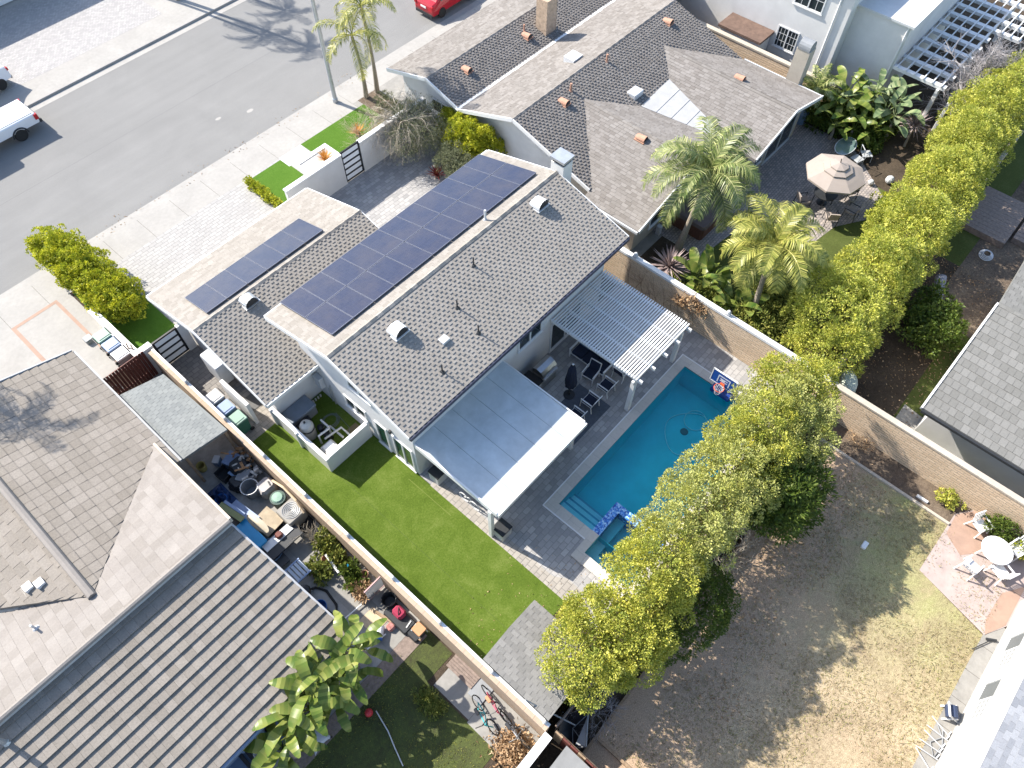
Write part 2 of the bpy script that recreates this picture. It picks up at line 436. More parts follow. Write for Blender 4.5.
def blade(mb, base, az, elev, stem, L, W, droop=.8, seed=0, torn=.25, segs=9):
    """broad banana-like leaf: stalk, folded blade, torn edge"""
    rr = random.Random(seed); p = Vector(base); e = elev
    h = Vector((math.cos(az), math.sin(az), 0)); side = Vector((-math.sin(az), math.cos(az), 0))
    pts = [p.copy()]
    for i in range(3): p = p+(h*math.cos(e)+Vector((0, 0, math.sin(e))))*stem/3; pts.append(p.copy()); e -= droop*.08
    mb.tube(pts, [.035, .03, .025, .02], 5, cap=False)
    mid = []; 
    for i in range(segs+1):
        mid.append((p.copy(), e)); p = p+(h*math.cos(e)+Vector((0, 0, math.sin(e))))*L/segs; e -= droop/segs
    roll = rr.uniform(-.5, .5)
    prev = None
    for i, (q, ee) in enumerate(mid):
        t = i/segs; wd = W*.5*max(.04, math.sin(PI*(t*.93+.05))**.55)*(1-torn*rr.random()*.5)
        upv = Vector((-h.x*math.sin(ee), -h.y*math.sin(ee), math.cos(ee)))
        s2 = (side*math.cos(roll)+upv*math.sin(roll)); n2 = (upv*math.cos(roll)-side*math.sin(roll))
        a = q+s2*wd+n2*wd*.28; b = q-s2*wd+n2*wd*.28
        cur = (a, q, b)
        if prev: mb.add([prev[0], prev[1], prev[2], a, q, b], [(0, 1, 4, 3), (1, 2, 5, 4)])
        prev = cur
def rosette(mb, c, n, L, w, seed, up=(1.3, .1)):
    rr = random.Random(seed); c = Vector(c)
    for i in range(n):
        az = i*2.399; e = up[0]+(up[1]-up[0])*i/n+rr.uniform(-.1, .1); l = L*rr.uniform(.8, 1.1)
        d = Vector((math.cos(az)*math.cos(e), math.sin(az)*math.cos(e), math.sin(e))); s = Vector((-math.sin(az), math.cos(az), 0))*w/2
        m_ = c+d*l*.45; t_ = c+d*l-Vector((0, 0, l*.12))
        mb.add([c-s*.7, c+s*.7, m_+s, m_-s, t_], [(0, 1, 2, 3), (3, 2, 4)])

# ------------------------------------------------------------------ palette
WHITE = mat('white_stucco', (.62, .61, .59), .85, var=.05, scale=1.5, bump=.003, bscale=60, var2=.10)
WPAINT = mat('white_paint', (.64, .64, .63), .45, var=.04)
OFFW = mat('weathered_white', (.50, .51, .52), .6, var=.10, var2=.12)
GREYWALL = mat('grey_stucco', (.40, .40, .40), .9, var=.08, bump=.003, var2=.1)
BEIGEW = mat('beige_stucco', (.44, .39, .32), .9, var=.08, bump=.003, var2=.15)
BLACK = mat('black_metal', (.012, .012, .014), .4, var=.1)
DARK = mat('dark_plastic', (.025, .027, .03), .5, var=.15)
NAVY = mat('navy_fabric', (.012, .018, .038), .9, var=.2, bump=.002, bscale=200)
STEEL = mat('stainless_steel', (.45, .45, .45), .3, 1, var=.08)
GALV = mat('galvanised_metal', (.42, .44, .46), .45, .6, var=.12)
GREYP = mat('grey_plastic', (.22, .23, .24), .5, var=.1)
LGREYP = mat('pale_grey_plastic', (.46, .47, .48), .5, var=.07)
GREENP = mat('green_plastic', (.05, .16, .11), .5, var=.1)
BLUEP = mat('blue_plastic', (.02, .10, .33), .45, var=.12)
CYANP = mat('cyan_plastic', (.02, .26, .50), .45, var=.1)
DENIM = mat('slate_blue_plastic', (.16, .24, .36), .5, var=.12)
REDP = mat('red_plastic', (.45, .03, .04), .45, var=.1)
MAROON = mat('maroon_wood', (.12, .032, .022), .6, var=.25, scale=8)
WOOD = mat('weathered_wood', (.27, .19, .12), .8, var=.3, scale=10)
PALEWOOD = mat('pale_plywood', (.48, .38, .26), .8, var=.15, scale=6)
GREYWOOD = mat('grey_deck_wood', (.20, .155, .13), .85, var=.25, scale=9)
TERRA = mat('clay_vent', (.40, .22, .15), .8, var=.15)
RUBBER = mat('rubber', (.018, .018, .018), .85, var=.1)
BARK = mat('grey_bark', (.16, .13, .10), .95, var=.3, scale=12, bump=.01)
TWIG = mat('dry_twigs', (.36, .315, .25), .95, var=.25, scale=9)
SILVERTWIG = mat('silver_twigs', (.30, .28, .28), .95, var=.25, scale=9)
PALMBARK = mat('palm_bark', (.27, .23, .18), .95, var=.25, scale=14, bump=.01)
GLASS = glass_mat('window_glass'); GREENGLASS = glass_mat('green_tinted_glass', (.02, .06, .045))
FROST = mat('frosted_glass', (.82, .83, .84), .25, var=.03)
ASPH = ground_mat('asphalt', [(.3, (.190, .188, .182)), (.7, (.225, .222, .214))], .35, 60, .3, .9, .004, )
CONC = mat('concrete', (.315, .302, .28), .9, var=.06, scale=5, bump=.002, var2=.12, scale2=.6)
CONCG = mat('grey_concrete', (.265, .255, .235), .9, var=.1, scale=4, bump=.002, var2=.22, scale2=.9)
CONCD = mat('stained_concrete', (.34, .325, .30), .9, var=.14, scale=3, bump=.003, var2=.3, scale2=1.2)
PINK = mat('pink_concrete', (.38, .31, .285), .9, var=.10, scale=2.5, bump=.002, var2=.16, scale2=.8)
PINK2 = mat('salmon_concrete', (.31, .21, .16), .9, var=.12, scale=2.5)
TURF = ground_mat('artificial_turf', [(.32, (.055, .092, .011)), (.5, (.088, .135, .018)), (.68, (.15, .19, .045))], 1.0, 13, .5, .95, .02)
TURF2 = ground_mat('front_turf', [(.3, (.055, .125, .012)), (.7, (.085, .165, .022))], 1.5, 12, .4, .95, .02)
GRASSL = ground_mat('left_lawn', [(.3, (.045, .042, .024)), (.48, (.062, .072, .028)), (.62, (.085, .105, .032)), (.75, (.16, .16, .075))], .9, 8, .45)
GRASSR = ground_mat('shaded_lawn', [(.3, (.055, .06, .02)), (.5, (.075, .095, .025)), (.7, (.12, .13, .045))], .6, 9, .45)
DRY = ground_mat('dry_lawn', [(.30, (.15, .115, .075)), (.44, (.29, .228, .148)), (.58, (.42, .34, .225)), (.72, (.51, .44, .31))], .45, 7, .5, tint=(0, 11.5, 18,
    [(.30, (.17, .145, .07)), (.45, (.235, .235, .10)), (.58, (.28, .29, .115)), (.72, (.44, .40, .24))]), bare=(1, -4.4, .5, (.37, .27, .185)))  # brown band along the hedge: soil, with the hedge's shade put into its colour
SOIL = ground_mat('bare_soil', [(.3, (.055, .042, .032)), (.5, (.13, .10, .075)), (.7, (.24, .19, .135))], .7, 8, .5)
DARKSOIL = ground_mat('dark_soil', [(.3, (.03, .024, .018)), (.55, (.075, .058, .042)), (.75, (.13, .10, .07))], .8, 8, .5)
PAVL = pav('light_pavers', (.36, .35, .335), (.31, .30, .288), (.25, .242, .23), .42, .21, .012, stain=.15)
PAVD = pav('charcoal_pavers', (.42, .405, .39), (.27, .265, .26), (.25, .245, .24), .34, .23, .012, stain=.3)
PAVS = pav('side_pavers', (.27, .25, .23), (.19, .18, .17), (.12, .115, .11), .34, .23, .012, stain=.2)
PAVLITE = pav('pale_border_pavers', (.36, .33, .29), (.29, .265, .235), (.20, .185, .165), .34, .23, .012, stain=.15)
PAVN = pav('cobble_pavers', (.42, .36, .32), (.25, .225, .215), (.15, .14, .135), .20, .14, .014, stain=.25)
PAVO = pav('opposite_pavers', (.40, .385, .37), (.30, .29, .285), (.24, .23, .225), .22, .15, .012, stain=.2)
BRICKX = pav('tan_brick_side', (.74, .57, .40), (.62, .46, .31), (.42, .34, .25), .40, .135, .014, axes='YZ0', stain=.2)
BRICKY = pav('tan_brick_end', (.74, .57, .40), (.62, .46, .31), (.42, .34, .25), .40, .135, .014, axes='XZ0', stain=.2)
TANW = pav('tan_block_wall', (.43, .33, .245), (.39, .295, .215), (.36, .28, .21), .40, .20, .010, axes='YZ0', stain=.15)
SHING = island('grey_brown_shingles', [(.255, .233, .205), (.29, .267, .238), (.325, .302, .272)], .95, spec=.15, patch=.3, pscale=.5, pcol=(.235, .215, .19), fine=.5, fscale=45, bump=.004)
SHINGN = island('taupe_shingles', [(.185, .168, .152), (.225, .207, .19), (.265, .246, .228)], .95, spec=.15, patch=.3, pscale=.5, pcol=(.18, .165, .15), fine=.5, fscale=45, bump=.004)
TILE = island('grey_concrete_tiles', [(.21, .187, .16), (.237, .212, .183), (.265, .238, .207)], .9, spec=.2, patch=.3, pscale=.9, fine=.4, fscale=18, bump=.003, pcol=(.175, .155, .13))
TILEB = island('beige_concrete_tiles', [(.215, .195, .175), (.24, .219, .2), (.265, .244, .224)], .9, spec=.2, patch=.2, pscale=.7, fine=.25, fscale=16)
SLATE = island('pale_green_shingles', [(.19, .20, .195), (.215, .225, .217), (.24, .25, .24)], .95, spec=.15, fine=.3, fscale=30)
SHED = island('pale_grey_shingles', [(.165, .16, .15), (.19, .184, .173), (.215, .208, .195)], .95, spec=.15, fine=.4, fscale=30)
FLATTILE = island('flat_grey_tiles', [(.155, .152, .14), (.175, .172, .16), (.20, .196, .183)], .9, spec=.2, fine=.3, fscale=18)
UNDER = mat('roof_felt', (.10, .09, .08), .95, var=.1)
# leaves
L_YEL = island('yellow_green_leaves', [(.23, .26, .03), (.56, .53, .07), (.80, .73, .19)], .55, .3, patch=.75, pscale=1.9, pcol=(.17, .23, .045))
L_GRY = island('grey_green_leaves', [(.19, .23, .06), (.38, .40, .13), (.62, .60, .27)], .6, .25, patch=.7, pscale=1.6, pcol=(.42, .42, .08))
L_GRN = island('dark_green_leaves', [(.055, .095, .014), (.10, .15, .024), (.18, .22, .04)], .5, .3, patch=.4, pscale=1.)
L_FIC = island('glossy_hedge_leaves', [(.23, .27, .03), (.56, .55, .08), (.80, .74, .19)], .45, .3, patch=.7, pscale=1.7, pcol=(.17, .23, .04))
L_BRT = island('bright_yellow_leaves', [(.23, .27, .015), (.54, .54, .03), (.76, .70, .08)], .5, .3, patch=.7, pscale=2.2, pcol=(.17, .23, .02))
L_PALM = island('palm_leaflets', [(.08, .12, .03), (.17, .21, .06), (.40, .40, .17)], .4, .25)
L_PALMY = island('yellow_palm_leaflets', [(.13, .16, .03), (.28, .29, .06), (.50, .46, .13)], .4, .3)
L_BAN = island('banana_leaves', [(.055, .115, .02), (.13, .20, .035), (.31, .34, .09)], .35, .35, patch=.3, pscale=3., pcol=(.25, .22, .05))
L_BOP = island('blue_green_broad_leaves', [(.12, .18, .08), (.20, .26, .12), (.32, .36, .19)], .4, .3)
L_OLV = island('olive_leaves', [(.09, .105, .05), (.15, .165, .085), (.23, .235, .135)], .7, .2)
L_AGV = island('purple_grey_spikes', [(.20, .15, .15), (.31, .24, .23), (.42, .35, .33)], .6, .1)
L_ORG = island('orange_leaves', [(.42, .18, .03), (.55, .26, .05), (.60, .36, .12)], .7, .2)
L_RED = island('red_leaves', [(.22, .03, .03), (.34, .06, .06), (.25, .12, .06)], .6, .2)
L_DRY = island('dead_leaves', [(.25, .15, .08), (.38, .25, .14), (.50, .37, .23)], .9, .1)
L_WEED = island('weed_leaves', [(.09, .12, .02), (.17, .20, .04), (.28, .27, .06)], .7, .2)
WOODB = mat('tan_stone', (.42, .31, .22), .9, var=.25, scale=5)

# ------------------------------------------------------------------ setting
def sheet_hole(mb, x0, x1, y0, y1, z, h):
    hx0, hx1, hy0, hy1 = h
    for a in ((x0, x1, y0, hy0), (x0, x1, hy1, y1), (x0, hx0, hy0, hy1), (hx1, x1, hy0, hy1)): mb.sheet(*a, z)
HOLE = (9.15, 20.05, 1.85, 6.85)
g = M(); sheet_hole(g, -400, 400, -400, 600, -.20, HOLE); g.struct('ground', DARKSOIL)
g = M(); sheet_hole(g, -60, 90, -60, 33.3, -.006, HOLE); g.struct('lot_soil', DARKSOIL)
M().sheet(-60, 90, 46.3, 110, -.006).struct('opposite_lot', CONC)
nt_ = ASPH.node_tree; b_ = nt_.nodes['Principled BSDF']; src_ = b_.inputs['Base Color'].links[0].from_socket
mp_ = nt_.nodes.new('ShaderNodeMapping'); mp_.inputs['Scale'].default_value = (.03, 1.6, 1); nt_.links.new(_coord(nt_), mp_.inputs[0])
nt_.links.new(_mix(nt_, 1, src_, _ramp(nt_, _noise(nt_, mp_.outputs[0], 1.1, 6, .6), [(.3, .95), (.7, 1.03)]), 'MULTIPLY'), b_.inputs['Base Color'])
M().sheet(-60, 90, 34.08, 45.62, -.13).struct('road', ASPH)
# worn wheel tracks and repaired strips in the carriageway
def kerb(y0, y1, s):
    mb = M()
    mb.extr([(y0, -.2), (y1, -.2), (y1, 0), (y0+(y1-y0)*.1, 0), (y0, -.02)] if s > 0 else [(y0, -.2), (y1, -.2), (y1, -.02), (y1-(y1-y0)*.1, 0), (y0, 0)], 'X', -60, 90)
    return mb
M().sheet(-60, 90, 33.48, 34.08, -.126).struct('gutter', CONC)
M().sheet(-60, 90, 45.62, 46.15, -.126).struct('gutter', CONC)
kerb(33.3, 33.48, -1).struct('kerb', CONC); kerb(46.15, 46.33, 1).struct('kerb', CONC)
g = M()
for i in range(-30, 45): g.sheet(i*2+.006, i*2+1.994, 31.5, 33.3, .0)
g.struct('pavement', CONC)
g = M()
for i in range(-30, 45): g.sheet(i*2+.006, i*2+1.994, 46.33, 48.3, .0)
g.struct('pavement', CONC)
M().sheet(5.35, 13.5, 25.0, 31.5, .002).struct('driveway', PAVL)
M().sheet(3.0, 5.35, 24.3, 28.9, .002).struct('side_walk', PAVS)
M().sheet(7.10, 7.118, 9.4, 11.9, .008).struct('turf_seam', mat('yellow_seam', (.15, .18, .04), .9))
M().sheet(5.25, 5.265, 4.2, 14.4, .007).struct('turf_seam', mat('dark_seam', (.06, .09, .015), .9))
g = M()
for x, y, a in ((15.9, 37.0, .22), (17.6, 36.2, .26)): g.poly([(x+a*.9*math.cos(k*PI/4), y+a*.55*math.sin(k*PI/4), -.1295) for k in range(8)])
g.struct('road_patch', CONC)
M().sheet(-60, 90, 39.82, 39.86, -.1292).struct('road_seam', mat('tar_seam', (.145, .143, .14), .9))
M().poly([(3.1, 31.3, .006), (3.1, 25.9, .006), (5.3, 25.9, .006), (5.3, 31.3, .006)]).struct('front_turf', TURF2)
M().sheet(13.7, 23.4, 18.0, 27.2, .002).struct('courtyard_paving', PAVD)
M().sheet(3.5, 5.35, 17.9, 24.3, .002).struct('side_paving', PAVS)
g = M(); g.poly([(3.5, 20.6, .006), (5.3, 20.6, .006), (5.3, 18.2, .006), (3.5, 18.2, .006)]); g.struct('side_paving', PAVLITE)
M().sheet(13.95, 16.1, 28.2, 31.35, .006).struct('front_turf', TURF2)
g = M(); g.sheet(17.6, 22.4, 30.55, 31.5, .006); g.sheet(18.6, 22.4, 27.4, 30.55, .006); g.struct('front_turf', TURF2)
M().sheet(13.5, 24, 27.3, 31.5, .002).struct('front_walk', PAVL)
M().sheet(22.4, 23.9, 27.3, 32, .005).struct('planting_bed', SOIL)
M().poly([(3.52, 18.4, .004), (7.56, 18.4, .004), (7.52, 3.7, .004), (6.2, 3.7, .004), (6.2, 4.1, .004), (3.52, 4.1, .004)]).struct('lawn', TURF)
g = M()
for a in ((9.15, 9.96, 4.6, 6.85), (7.52, 21.6, 6.85, 11.7), (7.52, 9.15, 2.2, 6.85), (20.05, 21.6, 2.2, 6.85)): g.sheet(*a, .004)
g.struct('patio_paving', PAVD)
g = M(); g.poly([(7.50, 11.0, .008), (7.50, 2.8, .008), (8.25, 2.8, .008), (8.25, 4.2, .008), (7.95, 4.7, .008), (7.95, 11.0, .008)]); g.struct('patio_border', PAVLITE)
M().sheet(3.5, 21.6, 1.15, 2.2, .003).struct('planting_bed', DARKSOIL)
# rear lot
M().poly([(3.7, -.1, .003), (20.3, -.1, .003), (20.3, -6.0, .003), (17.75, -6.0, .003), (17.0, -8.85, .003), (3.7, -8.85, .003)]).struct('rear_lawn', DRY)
M().sheet(3.7, 21.6, -.1, 1.0, .001).struct('planting_bed', DARKSOIL)
M().sheet(20.3, 21.6, -6.4, -.1, .002).struct('planting_bed', SOIL)
M().poly([(21.6, -6.5, .02), (20.95, -6.0, .02), (17.75, -5.95, .02), (17.02, -8.88, .02), (17.9, -9.4, .02), (21.6, -14, .02)]).struct('terrace', PINK)
M().poly([(21.6, -6.55, .026), (20.95, -6.05, .026), (19.9, -6.1, .026), (19.4, -6.9, .026), (20.2, -7.6, .026), (21.6, -7.3, .026)]).struct('terrace_stain', PINK2)
M().poly([(17.05, -8.9, .027), (17.9, -9.35, .027), (19.9, -9.35, .027), (19.0, -8.75, .027), (17.6, -8.7, .027)]).struct('terrace_stain', PINK2)
g = M()
for i in range(12): g.sheet(5+i*1.2-1.6, 5+i*1.2-.412, -9.42, -8.85, .006)
g.struct('path', CONCG)
M().box(3.7, 20.3, -.16, -.06, 0, .12).struct('border_edging', WOOD)
M().box(4.5, 4.6, -6, -.16, 0, .12).struct('border_edging', WOOD)
M().box(20.28, 20.4, -6.0, -.16, 0, .10).struct('border_edging', BEIGEW)
# left neighbour's ground
M().sheet(-14, 3.3, 7.35, 24.2, .002).struct('side_yard_concrete', CONCD)
M().poly([(-14, 7.3, .004), (-14, 2.2, .004), (1.93, 2.2, .004), (1.93, 5.6, .004), (3.25, 5.6, .004), (3.25, 7.3, .004)]).struct('left_lawn', GRASSL)
g = M(); g.sheet(2.0, 3.3, 3.6, 5.35, .012); g.sheet(1.9, 3.3, 1.2, 3.59, .012); g.struct('concrete_pad', CONCG)
g = M()
for i in range(5):
    g.sheet(-13.9+i*3.4, -13.9+i*3.4+3.38, 6.75, 7.34, .02)
g.struct('garden_walk', GREYWOOD)
M().sheet(1.75, 2.6, 7.35, 14.3, .012).struct('side_path', CONCG)
M().sheet(-8, 3.0, 25.7, 31.5, .002).struct('left_driveway', CONC)
g = M()
for x0, x1, y0, y1 in ((-.02, .16, 24, 31.6), (.16, 2.35, 31.42, 31.6), (2.2, 2.36, 26.2, 31.42)): g.sheet(x0, x1, y0, y1, .007)
g.struct('brick_band', PINK2)
# right neighbour's ground
M().sheet(22, 40, 12.0, 32, .001).struct('right_lot', CONCG)
M().poly([(25.6, 12.6, .006), (38.6, 12.6, .006), (38.6, 7.9, .006), (35.9, 4.6, .006), (33.8, 4.6, .006), (32.2, 5.6, .006), (30.2, 5.9, .006), (29.4, 8.4, .006), (28.0, 9.4, .006), (25.6, 9.7, .006)]).struct('right_patio', PAVN)
M().sheet(23.0, 36.5, 3.2, 9.6, .003).struct('right_lawn', GRASSR)
M().sheet(22, 60, -16, 1.1, .002).struct('far_yard', GRASSR)
M().poly([(22, .9, .005), (34, .9, .005), (34, -2.0, .005), (23, -2.0, .005)]).struct('far_yard_soil', DARKSOIL)
M().poly([(30, -.5, .007), (45, -.5, .007), (45, -8, .007), (30, -8, .007)]).struct('far_yard_soil', SOIL)
M().poly([(23.5, -2.1, .009), (24.5, -2.1, .009), (23.5, -9, .009), (22.6, -9, .009)]).struct('far_path', CONCG)
# across the road
M().sheet(-10, 19.8, 48.3, 56.4, .002).struct('opposite_driveway', PAVO)
M().sheet(-10, 9.4, 49.6, 56, .006).struct('opposite_turf', TURF2)

# ------------------------------------------------------------------ walls and fences
def bricks(x0, x1, y0, y1, z0, z1, h=.135):
    mb = M(); mb.box(x0+.02, x1, y0, y1, z0, z1); z = z0
    while z < z1-.03: mb.box(x0, x0+.0195, y0, y1, z+.012, min(z+h-.012, z1-.004)); z += h
    return mb
t = thing('block_wall', 'long tan block wall with white coping between green turf and cluttered side yard', 'wall', (3.42, 12, 0))
M().box(3.31, 3.53, 1.25, 24.0, 0, 1.72).build('wall', TANW, t)
M().box(3.465, 3.58, 1.25, 24.0, 1.722, 1.80).build('rail', WPAINT, t); M().box(3.30, 3.46, 1.25, 24.0, 1.72, 1.755).build('coping', TANW, t)
for y in (21.4, 18.7, 16.15, 13.6, 11.15, 8.7, 6.3, 3.8, 1.45):
    c = M(); c.lathe((3.5, y, 1.802), [(.075, 0), (.075, .06), (.05, .08), (.07, .13), (.05, .19), (.005, .21)], 8); c.build('post_cap', OFFW, t)
t = thing('low_wall', 'low white stucco wall beside the yellow-green street shrub and the driveway bins', 'wall', (3.0, 27, 0))
M().box(2.92, 3.12, 24.75, 28.7, 0, 1.0).build('wall', WHITE, t); M().box(2.86, 3.18, 24.7, 28.75, 1.0, 1.06).build('coping', WPAINT, t)
t = thing('gate_wall', 'short white wall stub carrying the side gate near the maroon gate', 'wall', (3.2, 24.6, 0))
M().box(2.9, 3.62, 24.2, 24.42, 0, 1.78).build('wall', WHITE, t); M().box(2.85, 3.64, 24.16, 24.46, 1.78, 1.83).build('coping', WPAINT, t)
M().box(4.92, 5.3, 24.2, 24.38, 0, 1.78).build('wall', WHITE, t)
def panel_gate(label, x0, x1, y, h, n):
    t = thing('metal_gate', label, 'gate', ((x0+x1)/2, y, 0))
    f = M(); 
    f.box(x0, x0+.1, y-.04, y+.04, .05, h); f.box(x1-.1, x1, y-.04, y+.04, .05, h)
    zs = [.05+(h-.05-.09)*i/n for i in range(n+1)]
    for z in zs: f.box(x0+.1, x1-.1, y-.04, y+.04, z, z+.09)
    f.build('gate_frame', BLACK, t)
    for i in range(n): M().box(x0+.1, x1-.1, y-.012, y+.012, zs[i]+.09, zs[i+1]).build('frosted_panel', FROST, t)
    M().tube([(x0+.05, y-.08, 1.0), (x0+.05, y-.08, 1.2)], .018).build('handle', BLACK, t)
panel_gate('black gate with four frosted panels closing the narrow side passage', 3.66, 4.92, 24.3, 1.76, 4)
panel_gate('black gate with five frosted panels in the white courtyard wall', 17.25, 18.55, 27.2, 2.05, 5)
t = thing('courtyard_wall', 'white stucco courtyard wall along the front walk with a gate opening', 'wall', (18, 27.2, 0))
for a, b in ((13.6, 17.25), (18.55, 23.5)):
    M().box(a, b, 27.1, 27.3, 0, 1.95).build('wall', WHITE, t); M().box(a-.03, b+.0, 27.06, 27.34, 1.95, 2.02).build('coping', WPAINT, t)
M().box(23.3, 23.5, 21.5, 27.1, 0, 1.6).solo('side_wall', WHITE, 'white side wall of the courtyard below the bright yellow-green bush', 'wall')
t = thing('brick_wall', 'tan brick wall with white rail on top between the patio and the palms', 'wall', (21.7, 6, 0))
bricks(21.6, 21.82, .95, 17.0, 0, 2.05).build('wall', BRICKX, t)
M().box(21.58, 21.72, .95, 17.0, 2.05, 2.19).build('rail', WPAINT, t); M().box(21.76, 21.86, .95, 17.0, 2.05, 2.14).build('rail', WPAINT, t)
for y in (11.25, 6.1, 1.1):
    c = M(); c.box(21.6, 21.8, y-.1, y+.1, 2.19, 2.3); c.lathe((21.7, y, 2.3), [(.12, 0), (.09, .04), (.1, .09), (.06, .15), (.01, .17)], 8); c.build('post_cap', OFFW, t)
t = thing('brick_wall', 'plain tan brick wall with pale coping beside the dry rear lawn', 'wall', (21.7, -7, 0))
bricks(21.6, 21.82, -16, .95, 0, 1.98).build('wall', BRICKX, t); M().box(21.58, 21.84, -16, .94, 1.98, 2.06).build('coping', BEIGEW, t)
t = thing('brick_wall', 'tan brick wall rising beside the grey roof and the brown flat-roofed shed', 'wall', (39.9, 17, 0))
bricks(39.75, 40.0, 10.5, 26, 0, 1.95).build('wall', BRICKX, t); M().box(39.72, 40.03, 10.5, 26, 1.95, 2.05).build('coping', BEIGEW, t)
t = thing('brick_wall', 'short brick wall dividing the two rear yards behind the clipped hedge', 'wall', (31, 1.1, 0))
M().box(21.82, 44, 1.0, 1.2, 0, 1.5).build('wall', BRICKY, t); M().box(21.82, 44, .98, 1.22, 1.5, 1.56).build('coping', BEIGEW, t)
t = thing('boundary_wall', 'pale low wall behind the bicycles and the dead leaf pile', 'wall', (0, 1.15, 0))
M().box(-14, 3.3, 1.0, 1.2, 0, 1.7).build('wall', BEIGEW, t); M().box(-14, 3.3, .95, 1.25, 1.7, 1.78).build('coping', WPAINT, t)
t = thing('wooden_fence', 'weathered brown board fence running down beside the black cover', 'fence', (3.6, 0, 0))
for i in range(26): M().box(3.52, 3.58, 1.0-i*.32-.3, 1.0-i*.32, 0, 1.7).build('board', MAROON if i % 3 else WOOD, t)
M().box(3.58, 3.64, -7.3, 1.0, 1.4, 1.5).build('rail', WOOD, t)
t = thing('wooden_fence', 'dark board fence behind the tall pool hedge', 'fence', (12, 1.08, 0))
for i in range(72): M().box(3.7+i*.25, 3.7+i*.25+.24, 1.05, 1.09, 0, 1.6).build('board', GREYWOOD, t)
M().box(3.7, 21.6, 1.09, 1.14, 1.3, 1.4).build('rail', GREYWOOD, t)

# ------------------------------------------------------------------ houses
def roofpart(parent, pts, up, m, course, width, lift, thick=.16, **k):
    mb = M(); mb.slab(pts, thick)
    courses(mb, pts, up, course, width, lift, **k)
    return mb.build('roof', [m, UNDER], parent)
def ridge(parent, p, q, m, w=.10, step=.3):
    mb = M(); p = Vector(p); q = Vector(q); n = max(1, int((q-p).length/step)); d = (q-p).normalized()
    a = d.cross(Vector((0, 0, 1))).normalized()
    for i in range(n):
        u = p.lerp(q, i/n); v = p.lerp(q, (i+1.08)/n); h = Vector((0, 0, .03+.012*(i % 2)))
        mb.add([u-a*w-Vector((0, 0, .035)), u+h, u+a*w-Vector((0, 0, .035)), v-a*w-Vector((0, 0, .035)), v+h, v+a*w-Vector((0, 0, .035))], [(0, 1, 4, 3), (1, 2, 5, 4)])
    return mb.build('ridge_cap', m, parent)
def window(parent, axis, pos, a0, a1, z0, z1, out, lights=2, fr=WPAINT, gl=GLASS, grid=0, name='window'):
    """framed window standing proud of a wall; axis = wall normal axis, out = +1/-1 side"""
    f = M(); w = .07
    def bx(mb, u0, u1, zz0, zz1, d0, d1):
        d0, d1 = pos+out*d0, pos+out*d1
        if axis == 'X': mb.box(min(d0, d1), max(d0, d1), u0, u1, zz0, zz1)
        else: mb.box(u0, u1, min(d0, d1), max(d0, d1), zz0, zz1)
    bx(f, a0, a1, z0, z0+w, .002, .06); bx(f, a0, a1, z1-w, z1, .002, .06)
    for i in range(lights+1):
        u = a0+(a1-a0-w)*i/lights; bx(f, u, u+w, z0+w, z1-w, .002, .06)
    if grid:
        for i in range(1, grid*lights): u = a0+(a1-a0)*i/(grid*lights); bx(f, u-.012, u+.012, z0+w, z1-w, .022, .034)
        for i in range(1, grid): z = z0+(z1-z0)*i/grid; bx(f, a0+w, a1-w, z-.012, z+.012, .035, .04)
    fo = f.build(name, fr, parent)
    p = M()
    for i in range(lights):
        u0 = a0+(a1-a0-w)*i/lights+w; u1 = a0+(a1-a0-w)*(i+1)/lights; bx(p, u0, u1, z0+w, z1-w, .004, .02)
    p.build('pane', gl, fo)
    s = M(); bx(s, a0-.05, a1+.05, z0-.06, z0-.002, .002, .09); s.build('sill', fr, fo)
    return fo
def dome_vent(parent, x, y, z, m, r=.22, h=.34, hood=True):
    """half-barrel roof vent facing down the slope"""
    mb = M(); pts = []
    for k in range(9):
        a = PI*k/8; pts.append((math.cos(a)*r, math.sin(a)*r*1.1))
    n = 9
    vs = [(x+u, y+.3, z+.02+w*.5) for u, w in pts]+[(x+u, y-.25, z+w) for u, w in pts]
    fs = [(k, k+1, n+k+1, n+k) for k in range(n-1)]+[tuple(range(n-1, -1, -1))]
    mb.add(vs, fs); mb.box(x-r-.04, x+r+.04, y-.28, y+.32, z-.09, z-.04)
    vo_ = mb.build('roof_vent', m, parent)
    g_ = M(); g_.add([(x+u*.88, y-.253, z+w*.88) for u, w in pts], [tuple(range(n))]); g_.build('opening', DARK, vo_)
def pipe(parent, x, y, z, h=.45, r=.04, m=None):
    mb = M(); mb.tube([(x, y, z-.1), (x, y, z+h)], r, 8); mb.lathe((x, y, z-.05), [(.14, 0), (.06, .12)], 8); mb.build('vent_pipe', m or OFFW, parent)

# --- the subject house
H = thing('house', 'two-storey white house with rows of solar panels on its shingle roof beside the pool', 'house', (13.5, 16, 0))
M().extr([(11.67, 0), (18.4, 0), (18.4, 5.0), (15.05, 5.93), (11.67, 5.0)], 'X', 7.56, 19.7).build('wall', WHITE, H)
EZ, RZ_ = 5.0, 6.15
RS = dict(course=.155, width=.25, lift=.026, gap=.11, stagger=.5, fill=1, jit=.2, wj=.05, tab=.55)
RF = dict(course=.165, width=.30, lift=.010, gap=.008, stagger=.5, fill=1, jit=.4, wj=.1)
roofpart(H, [(7.0, 10.94, EZ), (20.1, 10.94, EZ), (20.1, 15.05, RZ_), (7.0, 15.05, RZ_)], (0, 1), SHING, **RS)
roofpart(H, [(7.0, 19.16, EZ), (7.0, 15.05, RZ_), (20.1, 15.05, RZ_), (20.1, 19.16, EZ)], (0, -1), SHING, **RF)
ridge(H, (7.0, 15.05, RZ_+.03), (20.1, 15.05, RZ_+.03), SHING)
